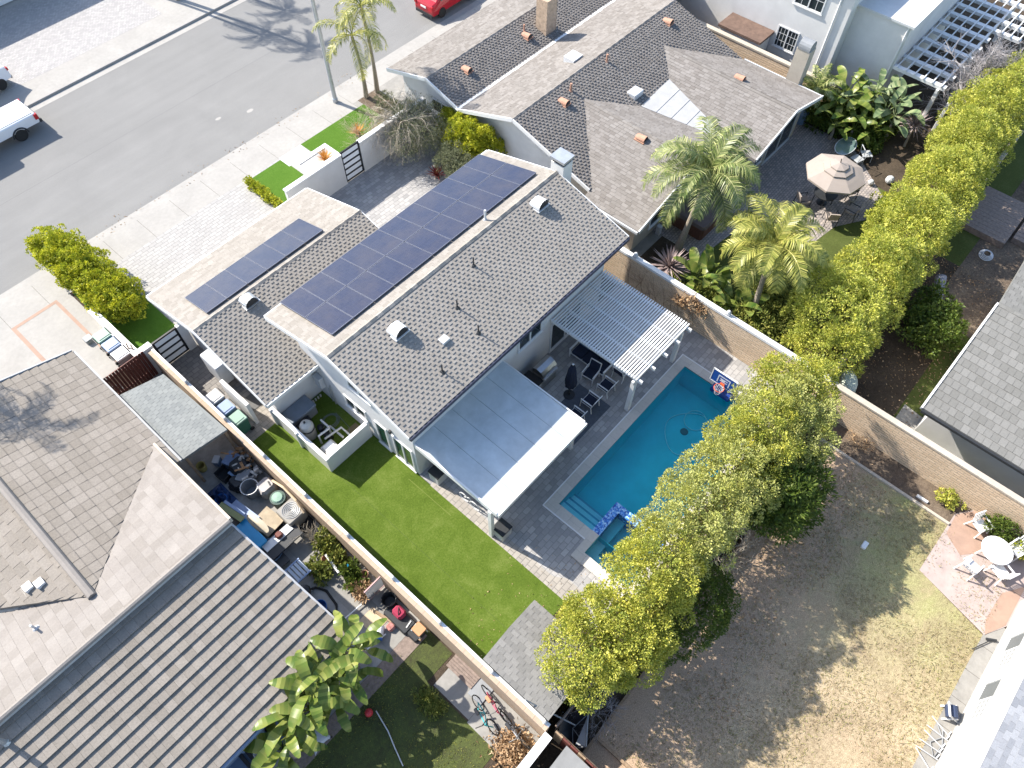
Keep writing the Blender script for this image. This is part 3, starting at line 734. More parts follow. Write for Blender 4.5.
f = M(); f.box(6.99, 20.11, 10.86, 10.935, EZ-.2, EZ-.015); f.build('gutter', mat('navy_gutter', (.03, .035, .06), .5), H)
M().box(6.99, 20.11, 19.165, 19.24, EZ-.2, EZ-.015).build('gutter', WPAINT, H)
for x in (6.95, 20.11):
    f = M()
    for y0, y1 in ((10.94, 15.05), (19.16, 15.05)): f.add([(x, y0, EZ-.22), (x+.045, y0, EZ-.22), (x+.045, y0, EZ+.01), (x, y0, EZ+.01), (x, y1, RZ_-.22), (x+.045, y1, RZ_-.22), (x+.045, y1, RZ_+.01), (x, y1, RZ_+.01)], [(0, 1, 2, 3), (7, 6, 5, 4), (0, 4, 5, 1), (1, 5, 6, 2), (2, 6, 7, 3), (3, 7, 4, 0)])
    f.build('barge_board', WPAINT, H)
# garage wing
M().extr([(17.95, 0), (25.2, 0), (25.2, 2.66), (21.6, 3.72), (17.95, 2.66)], 'X', 5.35, 7.56).build('wall', WHITE, H)
M().extr([(18.4, 0), (25.2, 0), (25.2, 2.66), (21.6, 3.72), (18.4, 2.8)], 'X', 7.56, 13.6).build('wall', WHITE, H)
GR = 3.93
zz = lambda y: 2.7+(GR-2.7)*(y-17.42)/(21.6-17.42)
roofpart(H, [(4.89, 17.42, 2.7), (7.55, 17.42, 2.7), (7.55, 18.41, zz(18.41)), (14.05, 18.41, zz(18.41)), (14.05, 21.6, GR), (4.89, 21.6, GR)], (0, 1), SHING, **RS)
roofpart(H, [(4.89, 25.8, 2.7), (4.89, 21.6, GR), (14.05, 21.6, GR), (14.05, 25.8, 2.7)], (0, -1), SHING, **RF)
ridge(H, (4.89, 21.6, GR+.03), (14.05, 21.6, GR+.03), SHING)
M().box(4.88, 7.55, 17.34, 17.415, 2.5, 2.69).build('gutter', WPAINT, H); M().box(4.88, 14.06, 25.805, 25.88, 2.5, 2.69).build('gutter', WPAINT, H)
for x in (4.84, 14.06):
    f = M()
    for y0, y1 in (((17.42 if x < 6 else 18.42), 21.6), (25.8, 21.6)):
        z0 = zz(y0) if y0 < 21 else 2.7
        f.add([(x, y0, z0-.22), (x+.045, y0, z0-.22), (x+.045, y0, z0+.01), (x, y0, z0+.01), (x, y1, GR-.22), (x+.045, y1, GR-.22), (x+.045, y1, GR+.01), (x, y1, GR+.01)], [(0, 1, 2, 3), (7, 6, 5, 4), (0, 4, 5, 1), (1, 5, 6, 2), (2, 6, 7, 3), (3, 7, 4, 0)])
    f.build('barge_board', WPAINT, H)
# porch roof at the entrance, under the front slope
# windows and doors on the wall facing the turf
window(H, 'X', 7.56, 13.95, 15.25, 3.3, 4.25, -1, 2); 
window(H, 'X', 7.56, 14.6, 15.95, 1.1, 1.95, -1, 2)
window(H, 'X', 7.56, 13.35, 14.05, .12, 1.95, -1, 1, gl=GREENGLASS)
window(H, 'X', 7.56, 11.85, 13.0, .12, 1.95, -1, 2, gl=GREENGLASS, name='patio_door')
window(H, 'Y', 11.67, 13.75, 15.3, 2.45, 3.35, -1, 2)
window(H, 'Y', 11.67, 16.0, 18.2, .1, 2.1, -1, 2, name='patio_door')
M().box(7.45, 7.555, 12.98, 13.08, 2.1, 2.3).build('wall_lamp', DARK, H)
# solar panels, on rails above the roof
m_, nt_, b_ = _new('solar_cells')
v_ = _coord(nt_); br_ = nt_.nodes.new('ShaderNodeTexBrick'); nt_.links.new(v_, br_.inputs['Vector'])
br_.offset = 0; br_.inputs['Scale'].default_value = 1; br_.inputs['Brick Width'].default_value = .165; br_.inputs['Row Height'].default_value = .165; br_.inputs['Mortar Size'].default_value = .004
br_.inputs['Color1'].default_value = (.014, .015, .038, 1); br_.inputs['Color2'].default_value = (.020, .021, .045, 1); br_.inputs['Mortar'].default_value = (.03, .032, .045, 1)
cc_ = _mix(nt_, _ramp(nt_, _noise(nt_, v_, .9, 5), [(.4, 0), (.75, .55)]), br_.outputs['Color'], (.055, .045, .048))
nt_.links.new(cc_, b_.inputs['Base Color']); b_.inputs['Roughness'].default_value = .14; b_.inputs['Specular IOR Level'].default_value = .62
SOLAR = m_; ALU = mat('aluminium', (.13, .14, .18), .4, .3, var=.05)
def solar(x0, x1, y, z, ly, sl):
    """one module lying on the slope; y,z at its upper edge, ly along the slope (positive Y is down-slope)"""
    c = math.cos(sl); s = math.sin(sl); up = Vector((0, s, c)); d = Vector((0, c, -s))
    def T(u, v, w): p = Vector((u, y, z))+d*v+up*w; return p
    fr = M()
    for a, b_0, c0, c1 in ((x0, x0+.016, 0, ly), (x1-.016, x1, 0, ly), (x0+.022, x1-.022, 0, .022), (x0+.022, x1-.022, ly-.022, ly)):
        vs = [T(u, v, w) for w in (.08, .125) for v in (c0, c1) for u in (a, b_0)]
        fr.add(vs, [(0, 2, 3, 1), (4, 5, 7, 6), (0, 1, 5, 4), (2, 6, 7, 3), (0, 4, 6, 2), (1, 3, 7, 5)])
    fo = fr.build('solar_panel', ALU, H)
    p = M(); vs = [T(u, v, w) for w in (.09, .12) for v in (.022, ly-.022) for u in (x0+.022, x1-.022)]
    p.add(vs, [(0, 2, 3, 1), (4, 5, 7, 6), (0, 1, 5, 4), (2, 6, 7, 3), (0, 4, 6, 2), (1, 3, 7, 5)])
    p.build('cell_face', SOLAR, fo)
    rl = M()
    for u in (x0+.2, x1-.2): rl.bar(T(u, .1, .04), T(u, ly-.1, .04), .05)
    rl.build('rail', GALV, fo)
sl = math.atan((RZ_-EZ)/4.11)
pw = (19.55-7.8)/11
for row, y in ((0, 15.70), (1, 17.44)):
    for i in range(11): solar(7.8+i*pw+.008, 7.8+(i+1)*pw-.008, y, RZ_-(y-15.05)*math.tan(sl), 1.77, sl)
sl2 = math.atan((GR-2.7)/4.2)
pw = (12.15-5.8)/6
for i in range(6): solar(5.8+i*pw+.008, 5.8+(i+1)*pw-.008, 21.93, GR-.33*math.tan(sl2), 1.96, sl2)
rz = lambda y: EZ+(y-10.94)*(RZ_-EZ)/4.11
dome_vent(H, 9.63, 14.1, rz(14.1)+.06, OFFW, .33); dome_vent(H, 18.2, 14.4, rz(14.4)+.06, OFFW, .33)
dome_vent(H, 7.4, 21.2, zz(21.2)+.06, GALV, .33)
for x, y in ((13.9, 14.2), (12.05, 13.35), (11.9, 12.1), (9.7, 11.9)): pipe(H, x, y, rz(y), .5, .03, DARK)
pipe(H, 16.0, 15.5, 6.02, .55, .05)
f = M(); f.box(10.5, 10.85, 12.6, 12.9, rz(12.75)-.06, rz(12.75)+.1); f.build('roof_vent', LGREYP, H)
c = M(); c.box(20.12, 20.75, 14.7, 15.4, 3.5, 6.55); co = c.build('chimney', WHITE, H)
c = M(); c.box(20.16, 20.71, 14.74, 15.36, 6.55, 6.72); c.build('flue', BLACK, co)
c = M(); c.box(20.07, 20.8, 14.65, 15.45, 6.72, 6.84); c.build('cap', GALV, co)
# utility box and white wing wall on the side passage
M().rbox(4.75, 5.3, 21.2, 22.4, .3, 1.6, .05).solo('utility_box', LGREYP, 'pale grey utility cabinet in the passage behind the side gate', 'cabinet')
M().box(4.5, 4.66, 18.75, 20.6, 0, 1.6).solo('wing_wall', WHITE, 'short white wing wall at the side of the low shingle wing', 'wall')
# pool equipment enclosure
t = thing('enclosure_wall', 'waist-high white wall around the pool equipment on the turf', 'wall', (6, 16, 0))
M().box(5.16, 5.28, 14.55, 18.2, 0, 1.12).build('wall', WPAINT, t); M().box(5.28, 7.5, 14.55, 14.67, 0, 1.12).build('wall', WPAINT, t)
M().box(5.13, 5.31, 14.5, 18.2, 1.12, 1.17).build('coping', WPAINT, t); M().box(5.31, 7.5, 14.52, 14.70, 1.12, 1.17).build('coping', WPAINT, t)
for x, y in ((5.14, 18.1), (5.14, 16.4), (7.45, 14.6)): M().rbox(x-.06, x+.06, y-.06, y+.06, 0, 1.24, .02).build('post', WPAINT, t)
# patio cover
PANEL = mat('patio_roof_panel', (.48, .525, .545), .6, var=.06, scale=2, var2=.22, scale2=.7)
t = thing('patio_cover', 'flat white aluminium patio cover attached to the back wall of the house', 'patio cover', (10.2, 9.5, 0))
for i in range(5):
    x0 = 7.66+i*1.03; M().extr([(7.3, 2.60), (11.665, 2.72), (11.665, 2.79), (7.3, 2.67)], 'X', x0+.006, x0+1.024).build('roof_panel', PANEL, t)
f = M(); f.box(7.6, 12.86, 7.18, 7.295, 2.5, 2.72); f.box(7.58, 7.655, 7.295, 11.665, 2.48, 2.76); f.box(12.82, 12.87, 7.295, 11.665, 2.5, 2.77); f.build('fascia', WPAINT, t)
for x, y in ((7.62, 7.62), (12.78, 7.75)): M().rbox(x-.09, x+.09, y-.09, y+.09, .004, 2.5, .015).build('post', WPAINT, t)
f = M(); f.box(7.655, 12.82, 7.55, 7.7, 2.35, 2.58); f.build('beam', WPAINT, t)
# pergola
t = thing('pergola', 'white slatted pergola by the pool corner and the brick wall', 'pergola', (17.8, 9.3, 0))
n = 37
for i in range(n):
    y = 6.98+(11.55-6.98)*i/(n-1); M().box(15.85, 19.75, y-.03, y+.03, 2.62, 2.68).build('slat', WPAINT, t)
for i in range(5):
    x = 15.98+i*.9; M().box(x-.045, x+.045, 6.72, 11.66, 2.44, 2.617).build('rafter', WPAINT, t)
M().box(15.8, 19.8, 7.02, 7.14, 2.24, 2.44).build('beam', WPAINT, t)
for x in (15.98, 19.45): M().rbox(x-.1, x+.1, 6.98, 7.18, .004, 2.24, .015).build('post', WPAINT, t)

# --- left neighbour
N = thing('house', 'single-storey house with a wide grey concrete-tile roof in the lower left corner', 'house', (-4, 16, 0))
M().extr([(.55, 0), (.55, 2.6), (-3.8, 3.83), (-8.2, 2.95), (-8.2, 0)], 'Y', 13.8, 25.2).build('wall', BEIGEW, N)
M().extr([(8.8, 0), (18.6, 0), (18.6, 2.75), (13.55, 4.0), (8.8, 2.55)], 'X', -13, .55).build('wall', BEIGEW, N)
TS = dict(course=.40, width=.34, lift=.035, gap=.012, stagger=0, jit=.25, wj=.0)
roofpart(N, [(1.1, 25.7, 2.58), (-3.8, 25.7, 4.0), (-3.8, 15.0, 4.0), (.8, 19.15, 2.667), (.8, 18.0, 2.667), (1.1, 18.0, 2.58)], (-1, 0), TILE, course=.36, width=.40, lift=.03, gap=.015, stagger=0, jit=.3)
roofpart(N, [(-3.8, 25.7, 4.0), (-3.8, 15.0, 4.0), (-9.0, 19.9, 2.96), (-9.0, 25.7, 2.96)], (1, 0), TILE, course=.36, width=.5, lift=.03, gap=.015, stagger=.5, jit=.3)
bz = lambda y: 4.42-.3*(y-13.5)
roofpart(N, [(.82, 13.5, bz(13.5)), (.82, 19.15, bz(19.15)), (-3.8, 15.0, bz(15.0)), (-9.0, 19.9, bz(19.9)), (-13, 19.9, bz(19.9)), (-13, 13.5, bz(13.5))], (0, -1), TILEB, course=.36, width=.34, lift=.02, gap=.004, stagger=0, jit=.3)
roofpart(N, [(.76, 13.55, 4.16), (1.10, 8.15, 2.55), (-13, 8.15, 2.55), (-13, 13.55, 4.16)], (0, 1), TILE, course=.385, width=.34, lift=.068, gap=.004, stagger=0, jit=.08)
M().box(-13, .82, 13.46, 13.5, 4.0, 4.40).build('fascia', GREYWALL, N)
rc = M(); rc.tube([(-3.8, 25.7, 4.02), (-3.8, 14.95, 4.02)], .15, 8); rc.build('ridge_cap', TILEB, N)
rc = M(); rc.tube([(.82, 13.5, 4.42), (-13, 13.5, 4.42)], .10, 8); rc.build('ridge_cap', TILEB, N)
f = M(); f.bar((.86, 13.5, bz(13.5)), (.86, 19.2, bz(19.2)), .09, .2); f.build('barge_board', BEIGEW, N)
f = M(); f.bar((.79, 13.55, 4.14), (1.13, 8.15, 2.53), .07, .12); f.build('barge_board', GREYWALL, N)
f = M(); f.bar((1.1, 25.76, 2.54), (-3.8, 25.76, 3.96), .06, .2); f.bar((-3.8, 25.76, 3.96), (-9, 25.76, 2.9), .06, .2); f.build('barge_board', GREYWALL, N)
M().box(1.11, 1.2, 18.0, 25.7, 2.44, 2.56).build('gutter', GREYP, N); M().box(-13, 1.15, 8.05, 8.14, 2.38, 2.52).build('gutter', mat('blue_gutter', (.18, .24, .34), .5), N)
for x, y, z in ((-5.09, 16.97, 3.75), (-4.75, 16.75, 3.82)):
    c = M(); c.box(x-.14, x+.14, y-.14, y+.14, z-.12, z+.14); c.box(x-.22, x+.22, y-.2, y+.2, z-.12, z-.03); c.build('roof_vent', WPAINT, N)
pipe(N, -5.61, 15.5, 3.85, .35, .04); pipe(N, -7.9, 13.0, 4.05, .7, .08, GALV)
t = thing('lean_to', 'pale grey shingle lean-to roof between the tiled house and the block wall', 'lean-to', (2.2, 20, 0))
roofpart(t, [(1.22, 22.5, 2.38), (1.22, 18.1, 2.38), (3.2, 17.95, 2.3), (3.05, 22.1, 2.3)], (-1, 0), SLATE, course=.17, width=.24, lift=.008, gap=.01, stagger=.5, jit=.5, thick=.1)
for x, y in ((3.1, 18.1), (3.0, 21.9), (1.35, 18.2), (1.35, 22.2)): M().box(x-.05, x+.05, y-.05, y+.05, 0, 2.2).build('post', WOOD, t)
t = thing('wooden_gate', 'maroon slatted wooden gate between the tiled house and the block wall', 'gate', (2.2, 24.2, 0))
for i in range(14): x = 1.2+i*.143; M().box(x, x+.125, 24.16, 24.2, .08, 1.85).build('slat', MAROON, t)
for z in (.4, 1.5): M().box(1.2, 3.2, 24.2, 24.26, z, z+.09).build('rail', MAROON, t)

# --- right neighbour
B = thing('house', 'large single-storey house with taupe hipped and gabled shingle roofs', 'house', (30, 20, 0))
M().extr([(24.6, 0), (29.4, 0), (29.4, 2.45), (26.8, 3.2), (24.6, 2.55)], 'X', 24.0, 46).build('wall', WHITE, B)
M().extr([(15.9, 0), (24.6, 0), (24.6, 2.55), (20.5, 3.9), (15.9, 2.55)], 'X', 23.95, 37.2).build('wall', WHITE, B)
M().extr([(23.7, 0), (30.3, 0), (30.3, 2.6), (27.5, 3.5), (23.7, 2.45)], 'Y', 12.6, 17).build('wall', BEIGEW, B)
M().extr([(31.4, 0), (37.15, 0), (37.15, 2.5), (34.25, 3.4), (31.4, 2.5)], 'Y', 11.0, 17).build('wall', BEIGEW, B)
NS = dict(course=.16, width=.25, lift=.044, gap=.09, stagger=.5, fill=1, jit=.25, wj=.06, tab=.55)
NF = dict(course=.18, width=.32, lift=.014, gap=.010, stagger=.45, fill=1, jit=.5, wj=.1)
roofpart(B, [(23.45, 30.05, 2.5), (23.45, 26.8, 3.4), (46, 26.8, 3.4), (46, 30.05, 2.5)], (0, -1), SHINGN, **NF)
roofpart(B, [(23.45, 24.5, 2.7), (46, 24.5, 2.7), (46, 26.8, 3.4), (23.45, 26.8, 3.4)], (0, 1), SHINGN, **NS)
roofpart(B, [(23.4, 24.35, 2.72), (23.4, 20.5, 4.1), (37.6, 20.5, 4.1), (46, 24.35, 2.72)], (0, -1), SHINGN, **NF)
f = M(); f.box(23.3, 46, 24.32, 24.53, 2.66, 2.74); f.build('valley_gutter', WPAINT, B)
roofpart(B, [(23.4, 20.5, 4.1), (23.4, 15.4, 2.6), (23.57, 15.4, 2.6), (27.5, 19.15, 3.703), (29.75, 17.0, 3.07), (32.6, 17.17, 3.12), (34.25, 18.8, 3.6), (37.6, 15.4, 2.6), (37.6, 20.5, 4.1)], (0, 1), SHINGN, **NS)
roofpart(B, [(27.5, 19.15, 3.7), (23.57, 15.4, 2.6), (22.9, 15.4, 2.41), (22.9, 12.0, 2.41), (27.5, 12.0, 3.7)], (1, 0), SHINGN, **NF)
roofpart(B, [(27.5, 19.15, 3.7), (27.5, 12.0, 3.7), (30.9, 12.0, 2.75), (29.75, 17.0, 3.07)], (-1, 0), SHINGN, **NF)
roofpart(B, [(34.25, 18.8, 3.6), (34.25, 10.4, 3.6), (30.8, 10.4, 2.6), (30.95, 11.95, 2.64), (32.6, 17.17, 3.12)], (1, 0), SHINGN, **NF)
roofpart(B, [(34.25, 18.8, 3.6), (34.25, 10.4, 3.6), (37.7, 10.4, 2.6), (37.6, 15.4, 2.6)], (-1, 0), SHINGN, **NF)
d = M(); d.slab([(29.75, 17.0, 3.10), (30.95, 11.95, 2.72), (32.6, 17.17, 3.14)], .1)
for i in range(1, 6):
    t_ = i/6; d.bar(Vector((29.75, 17, 3.105)).lerp(Vector((30.95, 11.95, 2.725)), t_), Vector((32.6, 17.17, 3.145)).lerp(Vector((30.95, 11.95, 2.725)), t_), .05, .03)
d.build('flat_roof', mat('white_membrane', (.36, .36, .355), .7, var=.06, var2=.1), B)
ridge(B, (23.4, 20.5, 4.13), (37.6, 20.5, 4.13), SHINGN); ridge(B, (23.45, 26.8, 3.43), (46, 26.8, 3.43), SHINGN)
ridge(B, (27.5, 19.1, 3.73), (27.5, 12.0, 3.73), SHINGN); ridge(B, (34.25, 18.75, 3.63), (34.25, 10.4, 3.63), SHINGN)
for p, q in (((23.42, 30.05, 2.46), (23.42, 26.8, 3.36)), ((23.42, 26.8, 3.36), (23.42, 24.5, 2.66)), ((23.37, 24.4, 2.66), (23.37, 20.5, 4.06)), ((23.37, 20.5, 4.06), (23.37, 15.4, 2.56)),
             ((34.25, 10.36, 3.56), (30.8, 10.36, 2.56)), ((34.25, 10.36, 3.56), (37.7, 10.36, 2.56)), ((27.5, 11.96, 3.66), (22.9, 11.96, 2.37)), ((27.5, 11.96, 3.66), (30.9, 11.96, 2.71))):
    f = M(); f.bar(p, q, .06, .2); f.build('barge_board', WPAINT, B)
M().box(37.71, 37.8, 10.4, 15.4, 2.45, 2.58).build('gutter', OFFW, B); M().box(22.8, 22.89, 12, 15.4, 2.25, 2.38).build('gutter', OFFW, B)
def clay(x, y, z, m=TERRA, r=.2): dome_vent(B, x, y, z, m, r)
mr = lambda y: 4.1-.294*(20.5-y)
clay(25.7, 25.9, 3.2); clay(26.4, 19.6, mr(19.6)+.05); clay(35.85, 19.7, mr(19.7)+.05); clay(27.1, 15.1, 3.63); clay(34.75, 14.1, 3.5); clay(30.4, 25.6, 3.1)
for x, y in ((27.3, 19.9), (30.5, 20.0)): pipe(B, x, y, mr(y), .45, .06, TERRA)
pipe(B, 30.6, 26.0, 3.15, .4, .05, TERRA)
f = M(); f.box(29.4, 30.2, 21.4, 22.1, 3.55, 3.9); f.build('skylight', mat('white_plastic_dome', (.6, .6, .6), .3), B)
f = M(); f.rbox(29.75, 30.5, 17.4, 18.0, 3.2, 3.5, .05); f.build('skylight', LGREYP, B)
c = M(); c.box(31.4, 32.3, 25.0, 25.8, 2.6, 4.9); c.build('chimney', WOODB, B)
c = M(); c.box(37.72, 38.4, 11.9, 12.7, 0, 4.5); co = c.build('chimney', BEIGEW, B)
c = M(); vs = []
for k in range(9): a = PI*k/8; vs.append((math.cos(a)*.36, math.sin(a)*.36))
c.extr([(38.06+u, 4.5+w+.12) for u, w in vs]+[(37.7, 4.5), (38.42, 4.5)], 'Y', 11.95, 12.65); c.build('cap', GREYP, co)
window(B, 'Y', 11.0, 32.4, 33.3, .6, 1.9, -1, 1, fr=OFFW); window(B, 'Y', 11.0, 33.7, 36.6, .1, 2.05, -1, 2, fr=OFFW, name='patio_door')
window(B, 'Y', 12.6, 25.0, 26.4, .6, 1.7, -1, 1); window(B, 'Y', 12.6, 27.4, 29.6, .1, 2.05, -1, 2, name='patio_door')
window(B, 'X', 23.95, 25.5, 27, .8, 1.9, -1, 2)

# --- far two-storey white house, its shed and pergola
F_ = thing('house', 'two-storey pale blue-white stucco house behind the palms at the upper right', 'house', (46, 15, 0))
M().box(41.9, 56, 11.9, 26, 0, 6.2).build('wall', WHITE, F_)
M().box(42.9, 52, 8.7, 11.895, 0, 4.9).build('wall', WHITE, F_)
M().box(42.75, 52.2, 8.55, 11.9, 4.9, 5.02).build('flat_roof', mat('white_roof_coat', (.52, .53, .53), .7, var=.05, var2=.12), F_)
M().box(41.6, 56.3, 11.6, 26.3, 6.2, 6.4).build('flat_roof', WPAINT, F_)
window(F_, 'X', 41.9, 13.4, 15.2, 4.2, 5.5, -1, 2, grid=2); window(F_, 'X', 41.9, 14.2, 15.6, 1.4, 2.7, -1, 2, grid=3)
window(F_, 'X', 41.9, 18.5, 20.2, 4.2, 5.5, -1, 2, grid=2)
c = M(); c.tube([(41.84, 12.6, .2), (41.84, 12.6, 6)], .05, 6); c.build('downpipe', WPAINT, F_)
c = M(); c.tube([(42.84, 8.85, .2), (42.84, 8.85, 4.9)], .05, 6); c.build('downpipe', WPAINT, F_)
t = thing('shed', 'small shed with a flat brown roof beside the pale two-storey house', 'shed', (41, 17, 0))
M().box(40.35, 41.85, 15.9, 18.6, 0, 2.05).build('wall', WHITE, t); M().box(40.25, 41.88, 15.75, 18.7, 2.05, 2.2).build('roof', mat('brown_felt', (.13, .085, .065), .95, var=.25, scale=3), t)
t = thing('pergola', 'large white open pergola with wide cross beams at the upper right', 'pergola', (47, 7.5, 0))
for i in range(6): y = 5.85+i*.53; M().box(42.8, 56, y-.03, y+.03, 2.62, 2.70).build('slat', WPAINT, t)
for i in range(11): x = 43.0+i*1.2; M().box(x-.16, x+.16, 5.6 if i < 6 else 4.2, 8.68, 2.44, 2.615).build('cross_beam', WPAINT, t)
M().box(42.7, 56, 5.86, 6.0, 2.22, 2.44).build('beam', WPAINT, t)
for i in range(3): y = 4.3+i*.53; M().box(50, 56, y-.03, y+.03, 2.62, 2.70).build('slat', WPAINT, t)
for x in (43.1, 48.5, 54): M().rbox(x-.12, x+.12, 5.82, 6.04, 0, 2.22, .02).build('post', WPAINT, t)
M().rbox(42.95, 43.2, 4.95, 5.15, 0, 1.9, .02).build('post', WPAINT, t)
# --- rear right house
Q = thing('house', 'grey flat-tiled house corner beyond the brick wall at the right edge', 'house', (28, -8, 0))
M().extr([(23.45, 0), (33, 0), (33, 2.5), (28.2, 3.85), (23.45, 2.5)], 'Y', -20, -3.0).build('wall', WHITE, Q)
roofpart(Q, [(22.6, -20, 2.58), (22.6, -2.55, 2.58), (28.3, -2.55, 4.05), (28.3, -20, 4.05)], (1, 0), FLATTILE, course=.36, width=.30, lift=.02, gap=.012, stagger=.5, jit=.3)
roofpart(Q, [(34, -20, 2.58), (34, -2.55, 2.58), (28.3, -2.55, 4.05), (28.3, -20, 4.05)], (-1, 0), FLATTILE, course=.36, width=.30, lift=.02, gap=.012, stagger=.5, jit=.3)
ridge(Q, (28.3, -2.55, 4.08), (28.3, -20, 4.08), FLATTILE)
f = M(); f.bar((22.6, -2.5, 2.53), (28.3, -2.5, 4.0), .07, .2); f.build('barge_board', WPAINT, Q)
M().box(22.48, 22.58, -20, -2.55, 2.42, 2.55).build('gutter', DARK, Q)
# --- rear white house
W_ = thing('house', 'bright white house with two gridded windows in the lower right corner', 'house', (14, -12, 0))
M().box(5, 19.2, -20, -9.42, 0, 3.75).build('wall', mat('off_white_stucco', (.42, .41, .39), .9, var=.06, bump=.003, var2=.1), W_)
SCREEN = mat('window_screen', (.11, .12, .125), .6, var=.06); BLIND = mat('white_blind', (.25, .26, .265), .5, var=.04)
for a0, a1, z0 in ((13.3, 15.0, .72), (15.55, 17.1, .8)):
    fo = window(W_, 'Y', -9.42, a0, a1, z0, z0+1.2, 1, 2, gl=SCREEN)
    mid = (a0+a1)/2; g_ = M(); g_.box(a0+.08, mid-.04, -9.399, -9.392, z0+.08, z0+1.12); g_.build('blind', BLIND, fo)
    g_ = M()
    for i in range(1, 4): u = a0+.07+(mid-a0-.07)*i/4; g_.box(u-.012, u+.012, -9.391, -9.375, z0+.07, z0+1.13)
    for i in range(1, 5): z = z0+1.2*i/5; g_.box(a0+.07, mid-.03, -9.390, -9.378, z-.012, z+.012)
    g_.build('glazing_bar', WPAINT, fo)
GSH = island('blue_grey_shingles', [(.17, .18, .20), (.21, .22, .24), (.26, .27, .29)], .95, spec=.15, fine=.4, fscale=30)
roofpart(W_, [(4.6, -9.2, 3.8), (19.5, -9.2, 3.8), (19.5, -14.5, 5.2), (4.6, -14.5, 5.2)], (0, -1), GSH, course=.16, width=.32, lift=.012, gap=.01, stagger=.5, jit=.4)
M().box(4.6, 19.5, -9.19, -9.1, 3.62, 3.79).build('fascia', WPAINT, W_)
# --- house across the road (its shade lies on the pavers)
O_ = thing('house', 'low house across the road whose shade falls on the grey pavers', 'house', (8, 60, 0))
M().box(-8, 17.6, 57, 66, 0, 2.9).build('wall', WHITE, O_); M().box(-8, 17.9, 56.5, 66, 2.9, 3.4).build('roof', UNDER, O_)
M().box(9.5, 15, 56.9, 56.98, .05, 2.3).build('garage_door', WPAINT, O_)
# --- sheds at the back
t = thing('garden_shed', 'grey shingled garden shed between the turf end and the pool hedge', 'shed', (4.9, 2.8, 0))
M().box(3.65, 5.9, 1.55, 4.0, 0, 2.05).build('wall', GREYWALL, t)
roofpart(t, [(3.56, 4.27, 2.2), (3.56, 1.36, 2.2), (4.95, 1.36, 2.42), (4.95, 4.27, 2.42)], (1, 0), SHED, course=.18, width=.3, lift=.012, gap=.012, stagger=.5, jit=.5, thick=.08)
roofpart(t, [(6.25, 4.27, 2.2), (6.25, 1.36, 2.2), (4.95, 1.36, 2.42), (4.95, 4.27, 2.42)], (-1, 0), SHED, course=.18, width=.3, lift=.012, gap=.012, stagger=.5, jit=.5, thick=.08)
t = thing('garden_shed', 'small shed with a pale flat roof at the bottom edge behind the white wall corner', 'shed', (2.6, -.8, 0))
M().box(2.1, 3.35, -2.4, .35, 0, 2.0).build('wall', GREYWALL, t); M().box(2.0, 3.4, -2.5, .45, 2.0, 2.1).build('roof', mat('pale_roofing', (.19, .19, .185), .9, var=.1), t)

# ------------------------------------------------------------------ pool
POOLP = mat('pool_plaster', (.05, .55, .65), .8, var=.08, scale=1.2)
STEPP = mat('pool_step_plaster', (.36, .70, .76), .8, var=.08)
COPE = pav('pool_coping', (.54, .51, .46), (.49, .465, .42), (.38, .36, .33), .6, .6, .006, stain=.1)
m_, nt_, b_ = _new('blue_mosaic'); v_ = _coord(nt_); vo = nt_.nodes.new('ShaderNodeTexVoronoi'); vo.inputs['Scale'].default_value = 16; nt_.links.new(v_, vo.inputs['Vector'])
sp_ = nt_.nodes.new('ShaderNodeSeparateColor'); nt_.links.new(vo.outputs['Color'], sp_.inputs[0])
nt_.links.new(_ramp(nt_, sp_.outputs[0], [(.1, (.02, .08, .34)), (.5, (.05, .22, .62)), (.9, (.35, .58, .82))]), b_.inputs['Base Color']); b_.inputs['Roughness'].default_value = .2
MOSAIC = m_
WATER = water_mat('pool_water', (.66, .97, .99)); SPAW = water_mat('spa_water', (.72, .88, .9))
t = thing('swimming_pool', 'rectangular turquoise swimming pool with pale coping', 'pool', (15, 4.5, 0))
b = M(); X0, X1, Y0, Y1, D = 10.45, 19.6, 2.3, 6.45, -1.5
b.sheet(X0, X1, Y0, Y1, D)
b.add([(X0, Y0, D), (X0, Y1, D), (X0, Y1, 0), (X0, Y0, 0)], [(0, 1, 2, 3)]); b.add([(X1, Y0, D), (X1, Y1, D), (X1, Y1, 0), (X1, Y0, 0)], [(3, 2, 1, 0)])
b.add([(X0, Y1, D), (X1, Y1, D), (X1, Y1, 0), (X0, Y1, 0)], [(0, 1, 2, 3)]); b.add([(X0, Y0, D), (X1, Y0, D), (X1, Y0, 0), (X0, Y0, 0)], [(3, 2, 1, 0)])
b.build('basin', POOLP, t)
s = M()
for i in range(3): s.box(X0+.01+i*.38, X0+.39+i*.38, 4.62, Y1-.01, D+.02, -.32-.3*i)
s.build('steps', STEPP, t)
e_ = M()
for i in range(3): e_.box(X0+.32+i*.38, X0+.40+i*.38, 4.62, Y1-.01, -.318-.3*i, -.31-.3*i)
e_.build('step_edge', mat('blue_step_shade', (.03, .28, .40), .4), t)  # dark strips painted in for the weak shade of the step risers
M().sheet(X0+.002, X1-.002, Y0+.002, Y1-.002, -.10).build('water', WATER, t)
c = M()
c.box(X0-.45, X1+.45, Y1, Y1+.42, -.06, .03); c.box(X1, X1+.45, Y0, Y1, -.06, .03); c.box(X0-.45, X0, 4.66, Y1, -.06, .03); c.box(12.3, X1+.45, Y0-.42, Y0, -.06, .03)
c.build('coping', COPE, t)
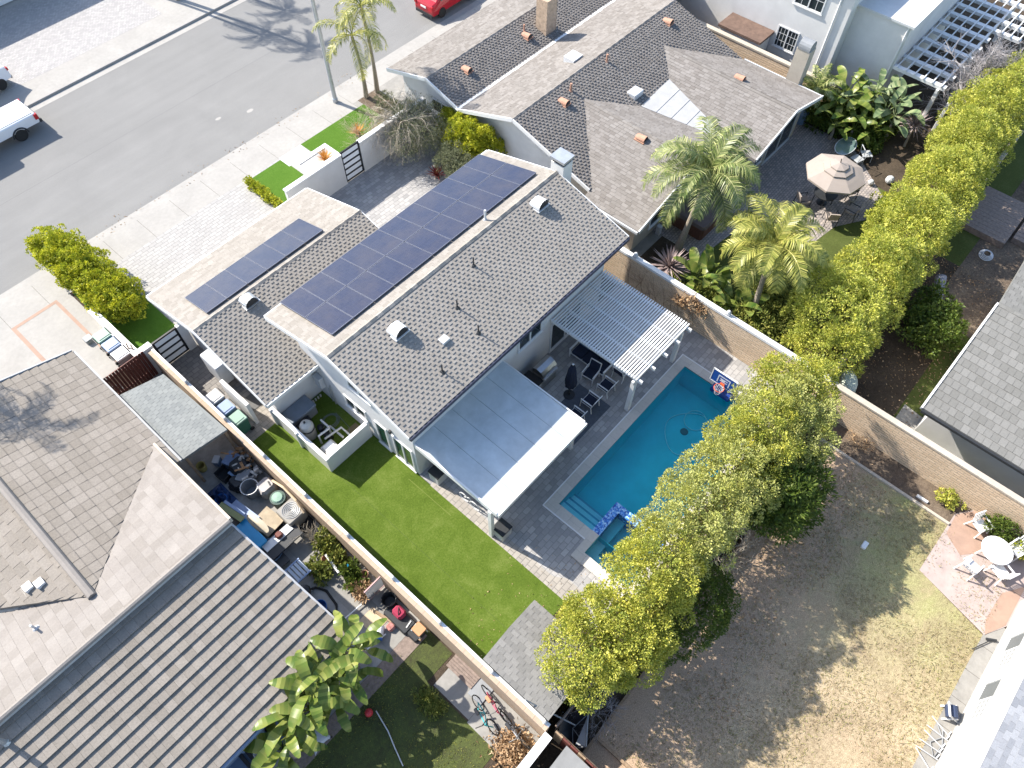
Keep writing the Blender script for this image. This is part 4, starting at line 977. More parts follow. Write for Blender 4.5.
f = M(); f.box(X0-.5, X1+.5, Y1+.42, Y1+.47, -.05, .045); f.box(X0-.5, X0-.45, 4.66, Y1+.42, -.05, .045); f.box(X1+.45, X1+.5, Y0, Y1+.42, -.05, .045); f.build('edge_strip', WPAINT, t)
d = M(); d.lathe((17.6, 4.75, D+.01), [(.19, 0), (.17, .04), (.04, .05)], 14); d.build('drain', mat('drain_cover', (.03, .12, .14), .5), t)
h = M(); h.tube([(17.6+1.2*math.cos(a)-.2*math.sin(2*a), 4.75+.9*math.sin(a), D+.06) for a in [i*PI/12 for i in range(25)]], .022, 5); h.tube([(18.4+.55*math.cos(a), 4.7+.5*math.sin(a), D+.07) for a in [i*PI/10 for i in range(21)]], .02, 5); h.build('cleaner_hose', STEPP, t)
t = thing('hot_tub', 'square spa with blue mosaic rim at the near end of the pool', 'spa', (10.6, 3.6, 0))
b = M(); sx0, sx1, sy0, sy1 = 9.5, 11.75, 2.2, 4.35
b.box(sx0, sx1, sy0, sy1, -1.5, -.85); b.build('floor', STEPP, t)
b = M(); b.box(sx0, sx0+.45, sy0, sy1-.4, -.85, -.45); b.box(sx0, sx1, sy1-.4, sy1, -.85, -.45); b.build('bench', STEPP, t)
w = M(); w.box(sx0-.12, sx0, sy0-.1, sy1+.1, -1.5, .04); w.box(sx0, X0, sy1, sy1+.1, -1.5, .04); w.box(sx0, sx1, sy0-.1, sy0, -1.5, .04); w.build('wall', STEPP, t)
w = M(); w.box(X0+.002, sx1+.35, sy1, sy1+.36, -1.49, .06); w.box(sx1, sx1+.35, sy0-.1, sy1, -1.49, .06); w.build('mosaic_rim', MOSAIC, t)
c = M(); c.box(sx0-.45, sx0, sy0-.3, sy1+.34, .04, .09); c.box(sx0, X0-.002, sy1, sy1+.34, .04, .09); c.box(sx0, sx1+.35, sy0-.42, sy0-.002, .062, .11); c.build('coping', COPE, t)
M().sheet(sx0+.002, sx1-.002, sy0+.002, sy1-.002, -.04).build('water', SPAW, t)
M().sheet(9.2, 12.2, 1.85, 2.2, -.02).struct('pool_base', CONCG)
# basketball hoop on the pool deck
t = thing('basketball_hoop', 'poolside basketball hoop with a blue backboard on the far coping', 'basketball hoop', (20.3, 4.0, 0))
HX, HY = 18.98, 4.39
T = RZ(PI/2, (HX, HY, 0))
def TT(*p): return T @ Vector(p)
bd = M(); bd.box(-.58, .58, -.02, .02, 1.25, 2.02, T); bo = bd.build('backboard', mat('blue_board', (.015, .06, .26), .35, var=.03), t)
tr = M()
for a in ((-.60, .60, -.03, .03, 2.02, 2.06), (-.60, .60, -.03, .03, 1.21, 1.25), (-.62, -.58, -.03, .03, 1.21, 2.06), (.58, .62, -.03, .03, 1.21, 2.06)): tr.box(*a, T)
tr.build('trim', WPAINT, bo)
lg = M()
for a in ((-.30, .30, .021, .026, 1.80, 1.86), (-.30, -.25, .021, .026, 1.36, 1.80), (.25, .30, .021, .026, 1.36, 1.80), (-.18, .18, .021, .026, 1.52, 1.56), (-.18, .18, .021, .026, 1.66, 1.70), (-.06, .14, .021, .026, 1.56, 1.66)): lg.box(*a, T)
lg.build('marking', mat('pale_marking', (.5, .55, .6), .5), bo)
rg = M(); rg.tube([TT(.22*math.cos(a), .30+.22*math.sin(a), 1.42) for a in [i*PI/10 for i in range(21)]], .016, 6); rg.box(-.1, .1, .02, .1, 1.38, 1.46, T); rg.build('rim', mat('orange_rim', (.55, .09, .03), .4), t)
nt2 = M()
for i in range(12):
    a = i*PI/6; nt2.tube([TT(.22*math.cos(a), .30+.22*math.sin(a), 1.41), TT(.15*math.cos(a+.3), .30+.15*math.sin(a+.3), 1.2), TT(.11*math.cos(a), .30+.11*math.sin(a), 1.0)], .007, 3)
    nt2.tube([TT(.22*math.cos(a), .30+.22*math.sin(a), 1.41), TT(.15*math.cos(a-.3), .30+.15*math.sin(a-.3), 1.2), TT(.11*math.cos(a), .30+.11*math.sin(a), 1.0)], .007, 3)
nt2.build('net', WPAINT, t)
p_ = M(); p_.bar((HX+.57, HY, .1), (HX+.35, HY, 1.2), .1); p_.bar((HX+.35, HY, 1.2), (HX+.03, HY, 1.6), .08); p_.build('post', OFFW, t)
p_ = M(); p_.rbox(HX+.25, HX+.9, HY-.5, HY+.5, .046, .3, .06); p_.build('base', mat('deep_blue_plastic', (.012, .04, .2), .4), t)

# ------------------------------------------------------------------ hedge trees behind the pool
def tree(name, label, cat, blobs, leafm, base, r0=.09, group=None, trunkm=None, **k):
    cx = sum(b[0][0] for b in blobs)/len(blobs)
    t = thing(name, label, cat, (base[0], base[1], 0), 0, group)
    mb = M(); mb.np(*crown(blobs, **k)); mb.build('crown', leafm, t)
    tm = M(); limbs(tm, (base[0], base[1], -.02), r0, [(b[0][0], b[0][1], b[0][2]) for b in blobs], seed=k.get('seed', 1))
    tm.build('trunk', trunkm or BARK, t); return t
HG = 'trees of the hedge behind the pool'
HK = dict(dens=4.3, cr=.33, per=180, L=.078, W=.056, rough=.10)
tree('hedge_tree', 'puffy yellow-green tree at the near end of the pool hedge, beside the grey shed', 'tree', [((5.83, 1.75, 3.25), (1.2, 1.25, 1.3)), ((6.70, 1.55, 3.35), (1.2, 1.4, 1.35)), ((5.62, 1.33, 2.45), (.9, .9, 1.0)), ((6.99, 0.97, 2.95), (1.1, 1.1, 1.2))], L_YEL, (6.3, 1.3), group=HG, seed=11, **HK)
tree('hedge_tree', 'tall yellow-tipped tree over the mosaic spa', 'tree', [((8.35, 1.70, 3.55), (1.35, 1.35, 1.35)), ((9.51, 1.46, 3.75), (1.15, 1.25, 1.3)), ((8.06, 0.97, 3.15), (1.3, 1.1, 1.3))], L_YEL, (8.9, 1.5), group=HG, seed=12, **HK)
tree('hedge_tree', 'low dark green tree on the lawn side of the pool hedge', 'tree', [((9.47, 0.00, 2.05), (1.35, 1.0, 1.25)), ((10.46, -0.30, 1.85), (1.0, .85, 1.0)), ((8.49, 0.10, 1.75), (.9, .8, .9))], L_GRN, (9.7, .3), group=HG, seed=13, **HK)
tree('hedge_tree', 'grey-green tree in the middle of the pool hedge', 'tree', [((10.87, 1.70, 3.65), (1.2, 1.25, 1.3)), ((12.03, 1.70, 3.85), (1.35, 1.35, 1.4)), ((11.26, 1.17, 3.35), (1.2, 1.1, 1.3))], L_GRY, (11.7, 1.6), group=HG, seed=14, **HK)
tree('hedge_tree', 'pale grey-green tree nearest the pool edge, right of the middle of the hedge', 'tree', [((13.39, 1.80, 3.75), (1.25, 1.3, 1.3)), ((14.46, 1.60, 3.85), (1.3, 1.3, 1.35)), ((13.79, 1.07, 3.45), (1.2, 1.1, 1.2))], L_GRY, (14.3, 1.5), group=HG, seed=15, **HK)
tree('hedge_tree', 'bright yellow-green tree toward the wall end of the pool hedge', 'tree', [((15.33, 1.84, 4.05), (1.1, 1.1, 1.1)), ((16.20, 1.65, 4.15), (1.15, 1.2, 1.15)), ((15.43, 0.97, 3.75), (1.0, 1.0, 1.0))], L_YEL, (16.1, 1.5), group=HG, seed=16, **HK)
tree('hedge_tree', 'leafy dark tree hanging over the dry lawn below the yellow crowns', 'tree', [((14.86, -0.19, 2.95), (1.2, 1.0, 1.3)), ((16.28, -0.39, 2.35), (1.1, .9, 1.2)), ((15.79, -0.89, 1.75), (.9, .6, .8))], L_GRN, (15.8, .3), group=HG, seed=17, dens=6.5, cr=.32, per=40, L=.2, W=.07)
tree('hedge_tree', 'pale grey-green tree at the far end of the pool hedge, against the brick wall', 'tree', [((17.27, 1.84, 3.95), (1.2, 1.25, 1.2)), ((18.15, 1.26, 3.75), (1.15, 1.15, 1.2)), ((17.09, 0.58, 3.45), (1.15, 1.0, 1.2))], L_GRY, (18.0, 1.3), group=HG, seed=18, **HK)
tree('hedge_tree', 'yellow and green tree crowded between the pool coping corner and the brick wall', 'tree', [((18.93, 2.14, 3.65), (1.05, 1.05, 1.1)), ((19.62, 1.36, 3.35), (1.0, 1.0, 1.1))], L_YEL, (19.7, 1.6), group=HG, seed=19, **HK)
# bare tangle of branches between hedge and lawn
def bare(name, label, base, n, L, r, depth, m, seed, spread=.55, up=1., droop=0., cat='shrub', lean=(0, 0), sides=4, nb=4):
    rr = random.Random(seed); mb = M()
    for i in range(n):
        a = i*2.4+rr.uniform(-.3, .3)
        twigs(mb, (base[0]+rr.uniform(-.1, .1), base[1]+rr.uniform(-.1, .1), base[2] if len(base) > 2 else 0), (math.cos(a)*.6+lean[0], math.sin(a)*.6+lean[1], up), L*rr.uniform(.8, 1.2), r, depth, rr, spread, nb, sides, droop)
    return mb.solo(name, m, label, cat)
bare('bare_shrub', 'tangle of bare grey branches at the foot of the hedge beside the dry lawn', (13.0, .2), 9, 1.0, .03, 3, TWIG, 5, up=.7, lean=(0, -.3))
bare('bare_shrub', 'bare silvery dead shrub next to the black cover frame', (5.2, .35), 8, .55, .022, 3, SILVERTWIG, 8, up=.8)

# ------------------------------------------------------------------ clipped hedge in the right-hand yards
RG = 'bushy trees of the long clipped hedge'
RK = dict(dens=4.3, cr=.36, per=150, L=.115, W=.052, upb=.2, rough=.10)
for i, (lab, bl) in enumerate((
    ('big round hedge tree at the near end, above the white rail of the brick wall', [((24.4, 2.5, 2.3), (1.75, 1.65, 1.9)), ((23.5, 1.7, 1.8), (1.4, 1.2, 1.5)), ((25.4, 1.9, 2.0), (1.2, 1.2, 1.5))]),
    ('hedge tree beside the dappled lawn corner, second from the near end', [((27.8, 2.4, 2.6), (1.35, 1.35, 1.7)), ((28.7, 1.8, 2.3), (1.1, 1.1, 1.4)), ((27.0, 1.7, 2.1), (1.1, 1.0, 1.4))]),
    ('hedge tree opposite the beige sunshade', [((31.3, 2.5, 2.7), (1.45, 1.4, 1.75)), ((32.3, 1.9, 2.3), (1.1, 1.1, 1.4)), ((30.2, 1.8, 2.2), (1.1, 1.0, 1.4))]),
    ('hedge tree below the purple spiky plant', [((35.1, 2.6, 2.7), (1.5, 1.4, 1.75)), ((36.2, 2.0, 2.4), (1.2, 1.1, 1.4)), ((33.9, 2.0, 2.3), (1.2, 1.1, 1.4))]),
    ('hedge tree in front of the bare silver tree', [((38.6, 2.9, 2.7), (1.5, 1.4, 1.75)), ((39.8, 2.3, 2.4), (1.2, 1.2, 1.4)), ((37.4, 2.3, 2.3), (1.2, 1.1, 1.4))]),
    ('hedge tree running out at the right edge of the picture', [((42.0, 3.0, 2.7), (1.6, 1.5, 1.75)), ((43.8, 2.7, 2.6), (1.5, 1.4, 1.6)), ((45.6, 2.6, 2.6), (1.5, 1.4, 1.6)), ((40.9, 2.5, 2.3), (1.2, 1.1, 1.4))]))):
    tree('hedge_tree', lab, 'tree', bl, L_FIC, (bl[0][0][0]+.6, bl[0][0][1]-.4), r0=.1, group=RG, seed=31+i, **RK)
tree('round_shrub', 'dark round shrub beside the grey flat-tiled roof', 'shrub', [((28.2, -1.1, 1.1), (1.2, 1.1, 1.1)), ((29.1, -.7, 1.0), (.9, .9, 1.0))], L_GRN, (28.4, -1.0), r0=.05, seed=41, dens=7, cr=.26, per=40, L=.16, W=.09)
tree('round_shrub', 'small green shrub at the right edge beside the far hedge end', 'shrub', [((44.5, 3.4, 1.0), (.9, .9, 1.0))], L_GRN, (44.5, 3.4), r0=.05, seed=42, dens=7, cr=.26, per=40, L=.16, W=.09)
# ------------------------------------------------------------------ front shrubs
tree('street_shrub', 'large yellow-green shrub leaning over the pavement beside the driveway', 'shrub', [((4.1, 31.3, 1.15), (1.0, 1.4, 1.05)), ((4.0, 32.8, 1.2), (.9, 1.2, .95)), ((4.2, 29.8, 1.05), (.95, 1.2, 1.0)), ((4.3, 28.5, .95), (.95, 1.1, 1.0)), ((3.7, 33.7, 1.1), (.6, .6, .7))], L_BRT, (4.1, 30.4), r0=.06, seed=51, dens=15, cr=.17, per=52, L=.10, W=.075)
for i in range(8):
    y = 30.95-i*.36; x = 13.62-i*.0
    mb = M(); mb.np(*crown([((x, y, .24), (.2, .2, .24))], dens=26, cr=.1, per=26, L=.09, W=.06, seed=60+i)); mb.solo('dwarf_shrub', L_BRT, 'tiny bright yellow clipped shrub in the row edging the front turf', 'shrub', 'row of tiny yellow shrubs')
tree('bright_shrub', 'yellow-green rounded bush behind the courtyard wall', 'shrub', [((*(22.87, 23.66,), 1.8), (.8, .8, .95)), ((*(22.83, 22.74,), 1.8), (.8, .8, .95)), ((*(23.17, 22.13,), 1.4), (.8, .8, 1.0)), ((*(23.52, 25.25,), 1.2), (.65, .65, .9))], L_BRT, (23.37, 23.84), r0=.05, seed=53, dens=15, cr=.17, per=52, L=.10, W=.07)
tree('olive_shrub', 'soft grey-green bush between the solar roof and the bright yellow bush', 'shrub', [((*(21.48, 23.06,), 1.2), (.8, .8, 1.0)), ((*(21.24, 22.17,), 1.2), (.75, .75, 1.0))], L_OLV, (21.55, 22.86), r0=.04, seed=54, dens=12, cr=.18, per=40, L=.11, W=.03)
t = thing('weeping_tree', 'sprawling half-bare weeping tree draped over the courtyard wall', 'tree', (21.6, 26.2, 0))
rr = random.Random(4); mb = M()
for i in range(34):
    a = i*2.4; twigs(mb, (21.4, 26.7, 1.85), (math.cos(a)*.9, math.sin(a)*.8, .8), 1.15, .032, 4, rr, .6, 3, 3, .2)
mb.tube([(21.6, 26.2, 0), (21.5, 26.4, .9), (21.4, 26.7, 1.9)], [.13, .11, .1], 8)
mb.build('branches', TWIG, t)
mb = M(); mb.np(*crown([((22.5, 24.2, 1.3), (.8, .9, 1.0)), ((22.0, 26.4, 2.1), (1.3, .9, .6)), ((20.6, 25.6, 1.5), (.9, .9, .7)), ((21.5, 25.2, 1.7), (1., .8, .6))], dens=8, cr=.28, per=36, L=.14, W=.018, seed=70)); mb.build('foliage', L_OLV, t)
t = thing('wispy_shrub', 'wispy straw-coloured bush on the front turf outside the courtyard wall', 'shrub', (20.6, 28.6, 0))
rr = random.Random(9); mb = M()
for i in range(22):
    a = i*2.4; twigs(mb, (20.6+.7*math.cos(a), 28.7+.5*math.sin(a), 0), (math.cos(a)*.5, math.sin(a)*.5, 1.1), .8, .014, 3, rr, .5, 4, 3, .03)
mb.build('branches', mat('straw_twigs', (.42, .36, .25), .95, var=.2), t)
mb = M(); mb.np(*crown([((20.9, 28.3, .9), (.55, .5, .5)), ((20.1, 28.0, .5), (.5, .35, .4))], dens=6, cr=.16, per=26, L=.12, W=.02, seed=71)); mb.build('foliage', L_DRY, t)
mb = M(); mb.np(*crown([((22.9, 29.9, .5), (.7, .8, .5)), ((23.0, 28.4, .6), (.6, .8, .6))], dens=8, cr=.16, per=34, L=.12, W=.03, seed=72)); mb.solo('ground_shrub', L_OLV, 'low grey-green shrub around the feet of the two street palms', 'shrub')
def potted(label, x, y, m, h=.55, r=.3, seed=1, n=45):
    t = thing('planter_plant', label, 'plant', (x, y, 0))
    mb = M(); rosette(mb, (x, y, .12), n, h, .07, seed, (1.45, .5)); mb.build('leaves', m, t)
    s = M(); s.lathe((x, y, .0), [(r*.5, 0), (r*.4, .14), (.02, .16)], 8); s.build('stem', BARK, t)
potted('feathery orange plant in the white-framed planter by the front walk', 17.6, 29.3, L_ORG, .85, seed=3)
potted('orange plant on the turf under the wispy bush', 20.3, 29.6, L_ORG, .8, seed=4)
potted('dark red spiky plant beside the grey-green bush in the courtyard', 20.90, 23.81, L_RED, .75, seed=5)
potted('dark green fern inside the courtyard wall by the garage roof', 15.0, 26.4, L_GRN, .7, seed=6, n=60)
t = thing('planter_bed', 'square planter bed framed in white stone along the front walk', 'planter', (16.9, 28.6, 0))
f = M()
for a in ((16.15, 18.55, 30.2, 30.5), (16.15, 18.55, 28.0, 28.25), (16.15, 16.4, 28.25, 30.2), (18.3, 18.55, 28.25, 30.2)): f.box(*a, 0, .07)
f.build('stone_frame', WPAINT, t); M().sheet(16.4, 18.3, 28.25, 30.2, .03).build('gravel', mat('pale_gravel', (.36, .355, .35), .95, var=.3, scale=25), t)
M().sheet(16.0, 17.55, 30.55, 31.5, .007).struct('front_walk', mat('pale_slab', (.46, .455, .45), .85, var=.08))
# ------------------------------------------------------------------ palms
def palm_thing(label, base, top, r0, nf, L, leaf, seed, lm, group=None, **k):
    t = thing('palm_tree', label, 'palm tree', (base[0], base[1], 0), 0, group)
    a, b = M(), M(); palm(a, b, (base[0], base[1], -.05), top, r0, nf, L, leaf, seed, **k)
    a.build('trunk', PALMBARK, t); b.build('fronds', lm, t); return t
palm_thing('slender street palm on the left, its crown drooping over the road', (23.0, 31.9), (21.64, 30.28, 5.2), .12, 9, 2.7, .6, 1, L_PALMY, elev=(1.25, -.5), droop=1.3)
palm_thing('slender street palm on the right, its crown cut by the top of the picture', (23.8, 31.8), (22.43, 30.13, 6.5), .12, 10, 2.5, .6, 2, L_PALMY, elev=(1.25, -.3), droop=1.2)
palm_thing('stout queen palm beside the covered brown spa', (25.0, 10.75), (25.5, 10.5, 5.0), .17, 22, 3.5, .9, 3, L_PALM, elev=(1.3, .15), droop=1.4, w=.05, n=64)
palm_thing('yellow-green queen palm over the white rail of the brick wall', (23.75, 5.6), (24.5, 6.2, 4.2), .16, 18, 3.1, .85, 4, L_PALMY, elev=(1.3, .2), droop=1.35, w=.05, n=64)
palm_thing('bushy dwarf palm under the chimney of the taupe house', (39.2, 11.3), (39.2, 11.3, 1.6), .16, 20, 1.7, .45, 5, L_PALM, elev=(1.3, 0), droop=.9)
for i, (x, y, h) in enumerate(((20.3, 52.2, 8.5), (23.2, 52.6, 8.0), (21.5, 48.9, 8.4), (-3.6, 29.6, 8.5))):
    palm_thing(('tall palm across the road, left of two whose shade lies together on the asphalt', 'tall palm across the road whose shade reaches furthest left', 'tall palm on the far pavement whose shade lies near the street lamp', 'tall palm in front of the tiled house whose shade falls on its roof')[i], (x, y), (x+.2, y, h), .14, 15, 2.3, .55, 20+i, L_PALM, elev=(1.2, -.5), droop=1.2, n=26)
# ------------------------------------------------------------------ broad-leaved plants
def broad(name, label, stems, lm, seed, L=(1.1, .42), n=6, stem=.7, h=.8, cat='plant', torn=.4, elev=(1.35, .35), droop=1.1):
    rr = random.Random(seed); xs = sum(s[0] for s in stems)/len(stems); ys = sum(s[1] for s in stems)/len(stems)
    t = thing(name, label, cat, (xs, ys, 0)); a, b = M(), M()
    for k, (x, y, hh) in enumerate(stems):
        b.tube([(x, y, 0), (x+.05, y, hh*.5), (x, y+.05, hh)], [.11, .09, .06], 8)
        for i in range(n):
            blade(a, (x, y, hh), i*2.399+k*1.1+rr.uniform(-.3, .3), elev[0]+(elev[1]-elev[0])*i/n+rr.uniform(-.1, .1), stem*rr.uniform(.8, 1.2), L[0]*rr.uniform(.8, 1.15), L[1]*rr.uniform(.85, 1.15), droop*rr.uniform(.7, 1.3), seed*100+k*10+i, torn)
    a.build('leaves', lm, t, smooth=True); b.build('stem', PALMBARK, t); return t
broad('banana_plant', 'big ragged banana clump at the eave of the tiled roof', [(.6, 7.9, 2.6), (-.9, 7.8, 2.3), (-1.4, 7.5, 2.0), (-.3, 7.8, 2.5), (-2.3, 7.4, 1.8), (1.0, 7.7, 2.1), (-1.8, 7.7, 2.2), (.2, 7.5, 1.9), (-.6, 7.3, 1.5), (-2.8, 7.3, 1.5)], L_BAN, 3, (1.1, .40), 8, .5, cat='banana plant', droop=1.4)
broad('banana_plant', 'upright broad-leaved plant between the stout palm and the white rail', [(23.5, 8.8, .9), (23.9, 8.3, .8), (23.3, 8.2, .7)], L_BAN, 5, (1.15, .45), 6, .6, cat='banana plant', torn=.1)
broad('banana_plant', 'low broad-leaved plant below the yellow-green palm', [(23.4, 6.5, .7), (23.6, 5.9, .6), (23.9, 7.1, .6)], L_BAN, 6, (1.0, .45), 6, .5, cat='banana plant', torn=.1)
broad('bird_of_paradise', 'yellowish broad-leaved clump beside the dwarf palm', [(40.3, 9.9, 1.3), (39.6, 9.6, 1.2), (40.6, 9.2, 1.1), (39.2, 9.0, 1.0)], L_BAN, 7, (1.25, .42), 8, .8, torn=.15)
broad('bird_of_paradise', 'blue-green broad-leaved clump in front of the white open pergola', [(40.6, 7.5, 1.3), (41.2, 7.0, 1.2), (40.3, 6.8, 1.1), (41.5, 7.8, 1.2), (40.9, 8.5, 1.6)], L_BOP, 8, (1.1, .42), 8, .8, torn=.1)
broad('bird_of_paradise', 'drooping dark-leaved clump behind the round glass table', [(38.8, 8.3, .8), (39.3, 7.4, .8), (38.3, 9.2, .8)], L_BAN, 9, (1.0, .34), 8, .5, torn=.3)
t = thing('spiky_plant', 'pale purple rosette plant between the house corner and the stout palm', 'plant', (23.2, 10.6, 0)); mb = M(); rosette(mb, (23.4, 10.2, .8), 100, 1.25, .10, 3, (1.4, -.35)); mb.build('leaves', L_AGV, t); s = M(); s.tube([(23.4, 10.2, 0), (23.4, 10.2, .8)], [.12, .09]); s.build('stem', PALMBARK, t)
t = thing('spiky_plant', 'purple rosette plant on a thin stem next to the clipped hedge', 'plant', (38.5, 5.0, 0)); mb = M(); rosette(mb, (40.8, 5.8, 1.3), 80, 1.0, .08, 4, (1.4, -.4)); mb.build('leaves', L_AGV, t); s = M(); s.tube([(40.6, 5.7, 0), (40.8, 5.8, 1.3)], [.08, .06]); s.build('stem', PALMBARK, t)
mb = M(); mb.np(*crown([((34.6, 4.0, .5), (.9, .8, .5)), ((35.3, 3.6, .5), (.7, .6, .5))], dens=9, cr=.2, per=36, L=.15, W=.06, seed=77)); mb.solo('golden_shrub', L_BRT, 'low golden shrub at the corner of the cobbled patio', 'shrub')
mb = M(); mb.np(*crown([((23.0, 7.4, .5), (.7, 1.2, .5)), ((23.3, 5.0, .6), (.8, 1.2, .6)), ((22.9, 9.6, .4), (.5, .6, .4)), ((25.3, 5.2, .35), (1.6, 1.3, .4))], dens=8, cr=.2, per=36, L=.16, W=.07, seed=78)); mb.solo('mixed_shrub', L_WEED, 'mixed low greenery along the foot of the white rail wall', 'shrub')
mb = M(); mb.np(*crown([((39.5, 10.2, .5), (1.3, 1.2, .7)), ((40.6, 8.2, .5), (1.2, 1.6, .7)), ((39.0, 7.6, .4), (.6, .8, .5))], dens=7, cr=.25, per=36, L=.2, W=.09, seed=79)); mb.solo('mixed_shrub', L_GRN, 'dark understorey greenery beneath the tall broad-leaved clumps', 'shrub')
t = thing('climbing_plant', 'half-bare brown climber on the brick wall next to the pergola', 'climber', (21.5, 9.2, 0)); rr = random.Random(6); mb = M()
for i in range(10): twigs(mb, (21.45, 7.4+i*.42, .5), (-.05, rr.uniform(-.4, .4), 1), .8, .016, 2, rr, .5, 4, 3)
mb.build('branches', mat('brown_twigs', (.20, .13, .09), .95), t)
mb = M(); mb.np(*crown([((21.45, 7.3+i*.5, 1.7+.3*math.sin(i*2)), (.22, .34, .3)) for i in range(3)], dens=12, cr=.12, per=14, L=.1, W=.05, seed=80)); mb.build('leaves', L_DRY, t)
bare('silver_tree', 'bare silver-branched tree in front of the white open pergola', (44.2, 4.3), 6, 1.9, .11, 4, SILVERTWIG, 12, spread=.6, up=1.6, cat='tree', sides=5, lean=(.35, -.15), nb=5)
# weeds and shrubs along the rear brick wall
def tuft(name, label, bl, m, seed, cat='shrub', **k):
    mb = M(); kk = dict(dens=12, cr=.13, per=28, L=.13, W=.05); kk.update(k)
    mb.np(*crown(bl, seed=seed, **kk)); return mb.solo(name, m, label, cat)
tuft('yellow_shrub', 'small bright yellow-green shrub at the terrace corner by the brick wall', [((21.2, -5.5, .25), (.28, .42, .28))], L_YEL, 81)
tuft('round_shrub', 'rounded dark green shrub between the white garden chairs and the brick wall', [((21.25, -7.5, .45), (.4, .65, .45))], L_GRN, 82)
tuft('yellow_shrub', 'yellow shrub at the right edge beside the round white table', [((21.1, -8.6, .3), (.35, .4, .3))], L_BRT, 83)
tuft('dry_bush', 'dry brown bush at the foot of the brick wall above the lawn', [((21.2, -1.5, .2), (.3, .6, .25))], L_DRY, 84, L=.12, W=.015, dens=8)
for i, (x, y) in enumerate(((.6, 0), (0, 0))): pass
# loose grass and leaf litter scattered on the rear lawn
def scatter(name, x0, x1, y0, y1, n, L, W, m, seed, z=.004, flat=.6, holes=()):
    r = np.random.default_rng(seed); p = np.stack([r.uniform(x0, x1, n), r.uniform(y0, y1, n), np.full(n, z)], 1)
    w = np.sin(p[:, 0]*1.7+1)+np.sin(p[:, 1]*2.1)+np.sin(p[:, 0]*.6+p[:, 1]*.9)+r.normal(size=n)*.8
    p = p[w > -.4]
    for h in holes: p = p[~((p[:, 0] > h[0]) & (p[:, 0] < h[1]) & (p[:, 1] > h[2]) & (p[:, 1] < h[3]))]
    d = r.normal(size=p.shape); d[:, 2] = np.abs(d[:, 2])*(1-flat)+.1
    mb = M(); mb.np(*leafquads(p, d, L, W, seed)); o = mb.build(name, m); props(o, None, None, None, 'stuff'); return o
scatter('dry_grass', 4.7, 20.2, -8.8, -.2, 26000, .13, .02, island('dry_grass_blades', [(.16, .12, .06), (.30, .24, .13), (.24, .25, .08)], .9), 91)
scatter('leaf_litter', 8, 21.4, -3.5, .9, 2500, .1, .05, L_DRY, 92)
scatter('green_grass', -13.8, 1.9, 2.3, 7.2, 14000, .10, .018, L_WEED, 93)
scatter('leaf_litter', 22, 34, -4, .9, 1800, .1, .05, L_DRY, 94)
scatter('leaf_litter', 3.6, 9.1, 2.3, 6.5, 260, .07, .04, L_DRY, 96, z=.012)
scatter('leaf_litter', 5.4, 24, 33.5, 34.6, 200, .08, .05, L_DRY, 97, z=-.122)
tuft('grass_tuft', 'sunlit patch of longer grass beside the deck boards of the left lawn', [((1.5, 5.0, .05), (.3, .6, .1))], L_WEED, 95, cat='grass', dens=25)

# ------------------------------------------------------------------ street things
t = thing('street_lamp', 'tall grey street lamp post on the near pavement', 'street lamp', (21.45, 32.9, 0))
p_ = M(); p_.lathe((21.45, 32.9, 0), [(.16, 0), (.17, .25), (.13, .3), (.12, 3), (.10, 8)], 10); p_.build('pole', GALV, t)
p_ = M(); p_.tube([(21.45, 32.9, 8), (21.45, 33.6, 8.4), (21.45, 34.8, 8.5)], .04, 6); p_.build('arm', GALV, t); p_ = M(); p_.rbox(21.3, 21.6, 34.7, 35.4, 8.42, 8.56, .04); p_.build('lamp_head', LGREYP, t)
CARW = mat('white_car_paint', (.62, .63, .65), .25, var=.02, spec=.6); CARR = mat('red_car_paint', (.36, .012, .02), .22, var=.03, spec=.6)
TAIL = mat('red_lamp_plastic', (.35, .01, .015), .2, var=.05)
def wheel(par, x, y, r=.34, w=.22, s=1):
    mb = M(); T = Matrix.Translation((x, y, r-.13)) @ Matrix.Rotation(PI/2*s, 4, 'X')
    mb.lathe((0, 0, -w/2), [(r*.55, 0), (r*.9, 0), (r, .04), (r, w-.04), (r*.9, w), (r*.55, w)], 20, T); wo = mb.build('wheel', RUBBER, par)
    h = M(); h.lathe((0, 0, -w/2), [(.03, w*.99), (r*.5, w*.9), (r*.6, w*.92), (r*.62, w*.5), (.05, w*.4)], 10, T); h.build('rim', GALV, wo)
def body(prof, y0, y1, tuck=.1):
    """car body from a side profile (x, z): rounded by narrowing towards the top and the ends"""
    mb = M(); n = len(prof); zs = [p[1] for p in prof]; zm = max(zs); yc = (y0+y1)/2; hw = (y1-y0)/2
    xs = [p[0] for p in prof]; xa, xb = min(xs), max(xs)
    rings = []
    for k in (-1, -.9, -.45, 0, .45, .9, 1):
        ring = []
        for x, z in prof:
            e = min(1, min(x-xa, xb-x)/.5+.55) ; cr = 1-.03*abs(k)**3
            zz_ = z if z < .5 else .5+(z-.5)*(1-.06*abs(k)**4)
            nar = 1-tuck*max(0, (z-.75))/max(.3, zm-.75)*1.6
            ring.append((xa+(x-xa)+(0 if abs(k) < .95 else (.05 if x < (xa+xb)/2 else -.05)*(1 if z > .3 else .4)), yc+hw*k*nar*(.86+.14*e), zz_*cr if abs(k) > .95 else zz_))
        rings.append(ring)
    vs = [p for r_ in rings for p in r_]; fs = []
    for i in range(len(rings)-1):
        for k in range(n): j = (k+1) % n; fs.append((i*n+k, i*n+j, i*n+n+j, i*n+n+k))
    fs += [tuple(range(n-1, -1, -1)), tuple(range((len(rings)-1)*n, len(rings)*n))]
    return mb.add(vs, fs)
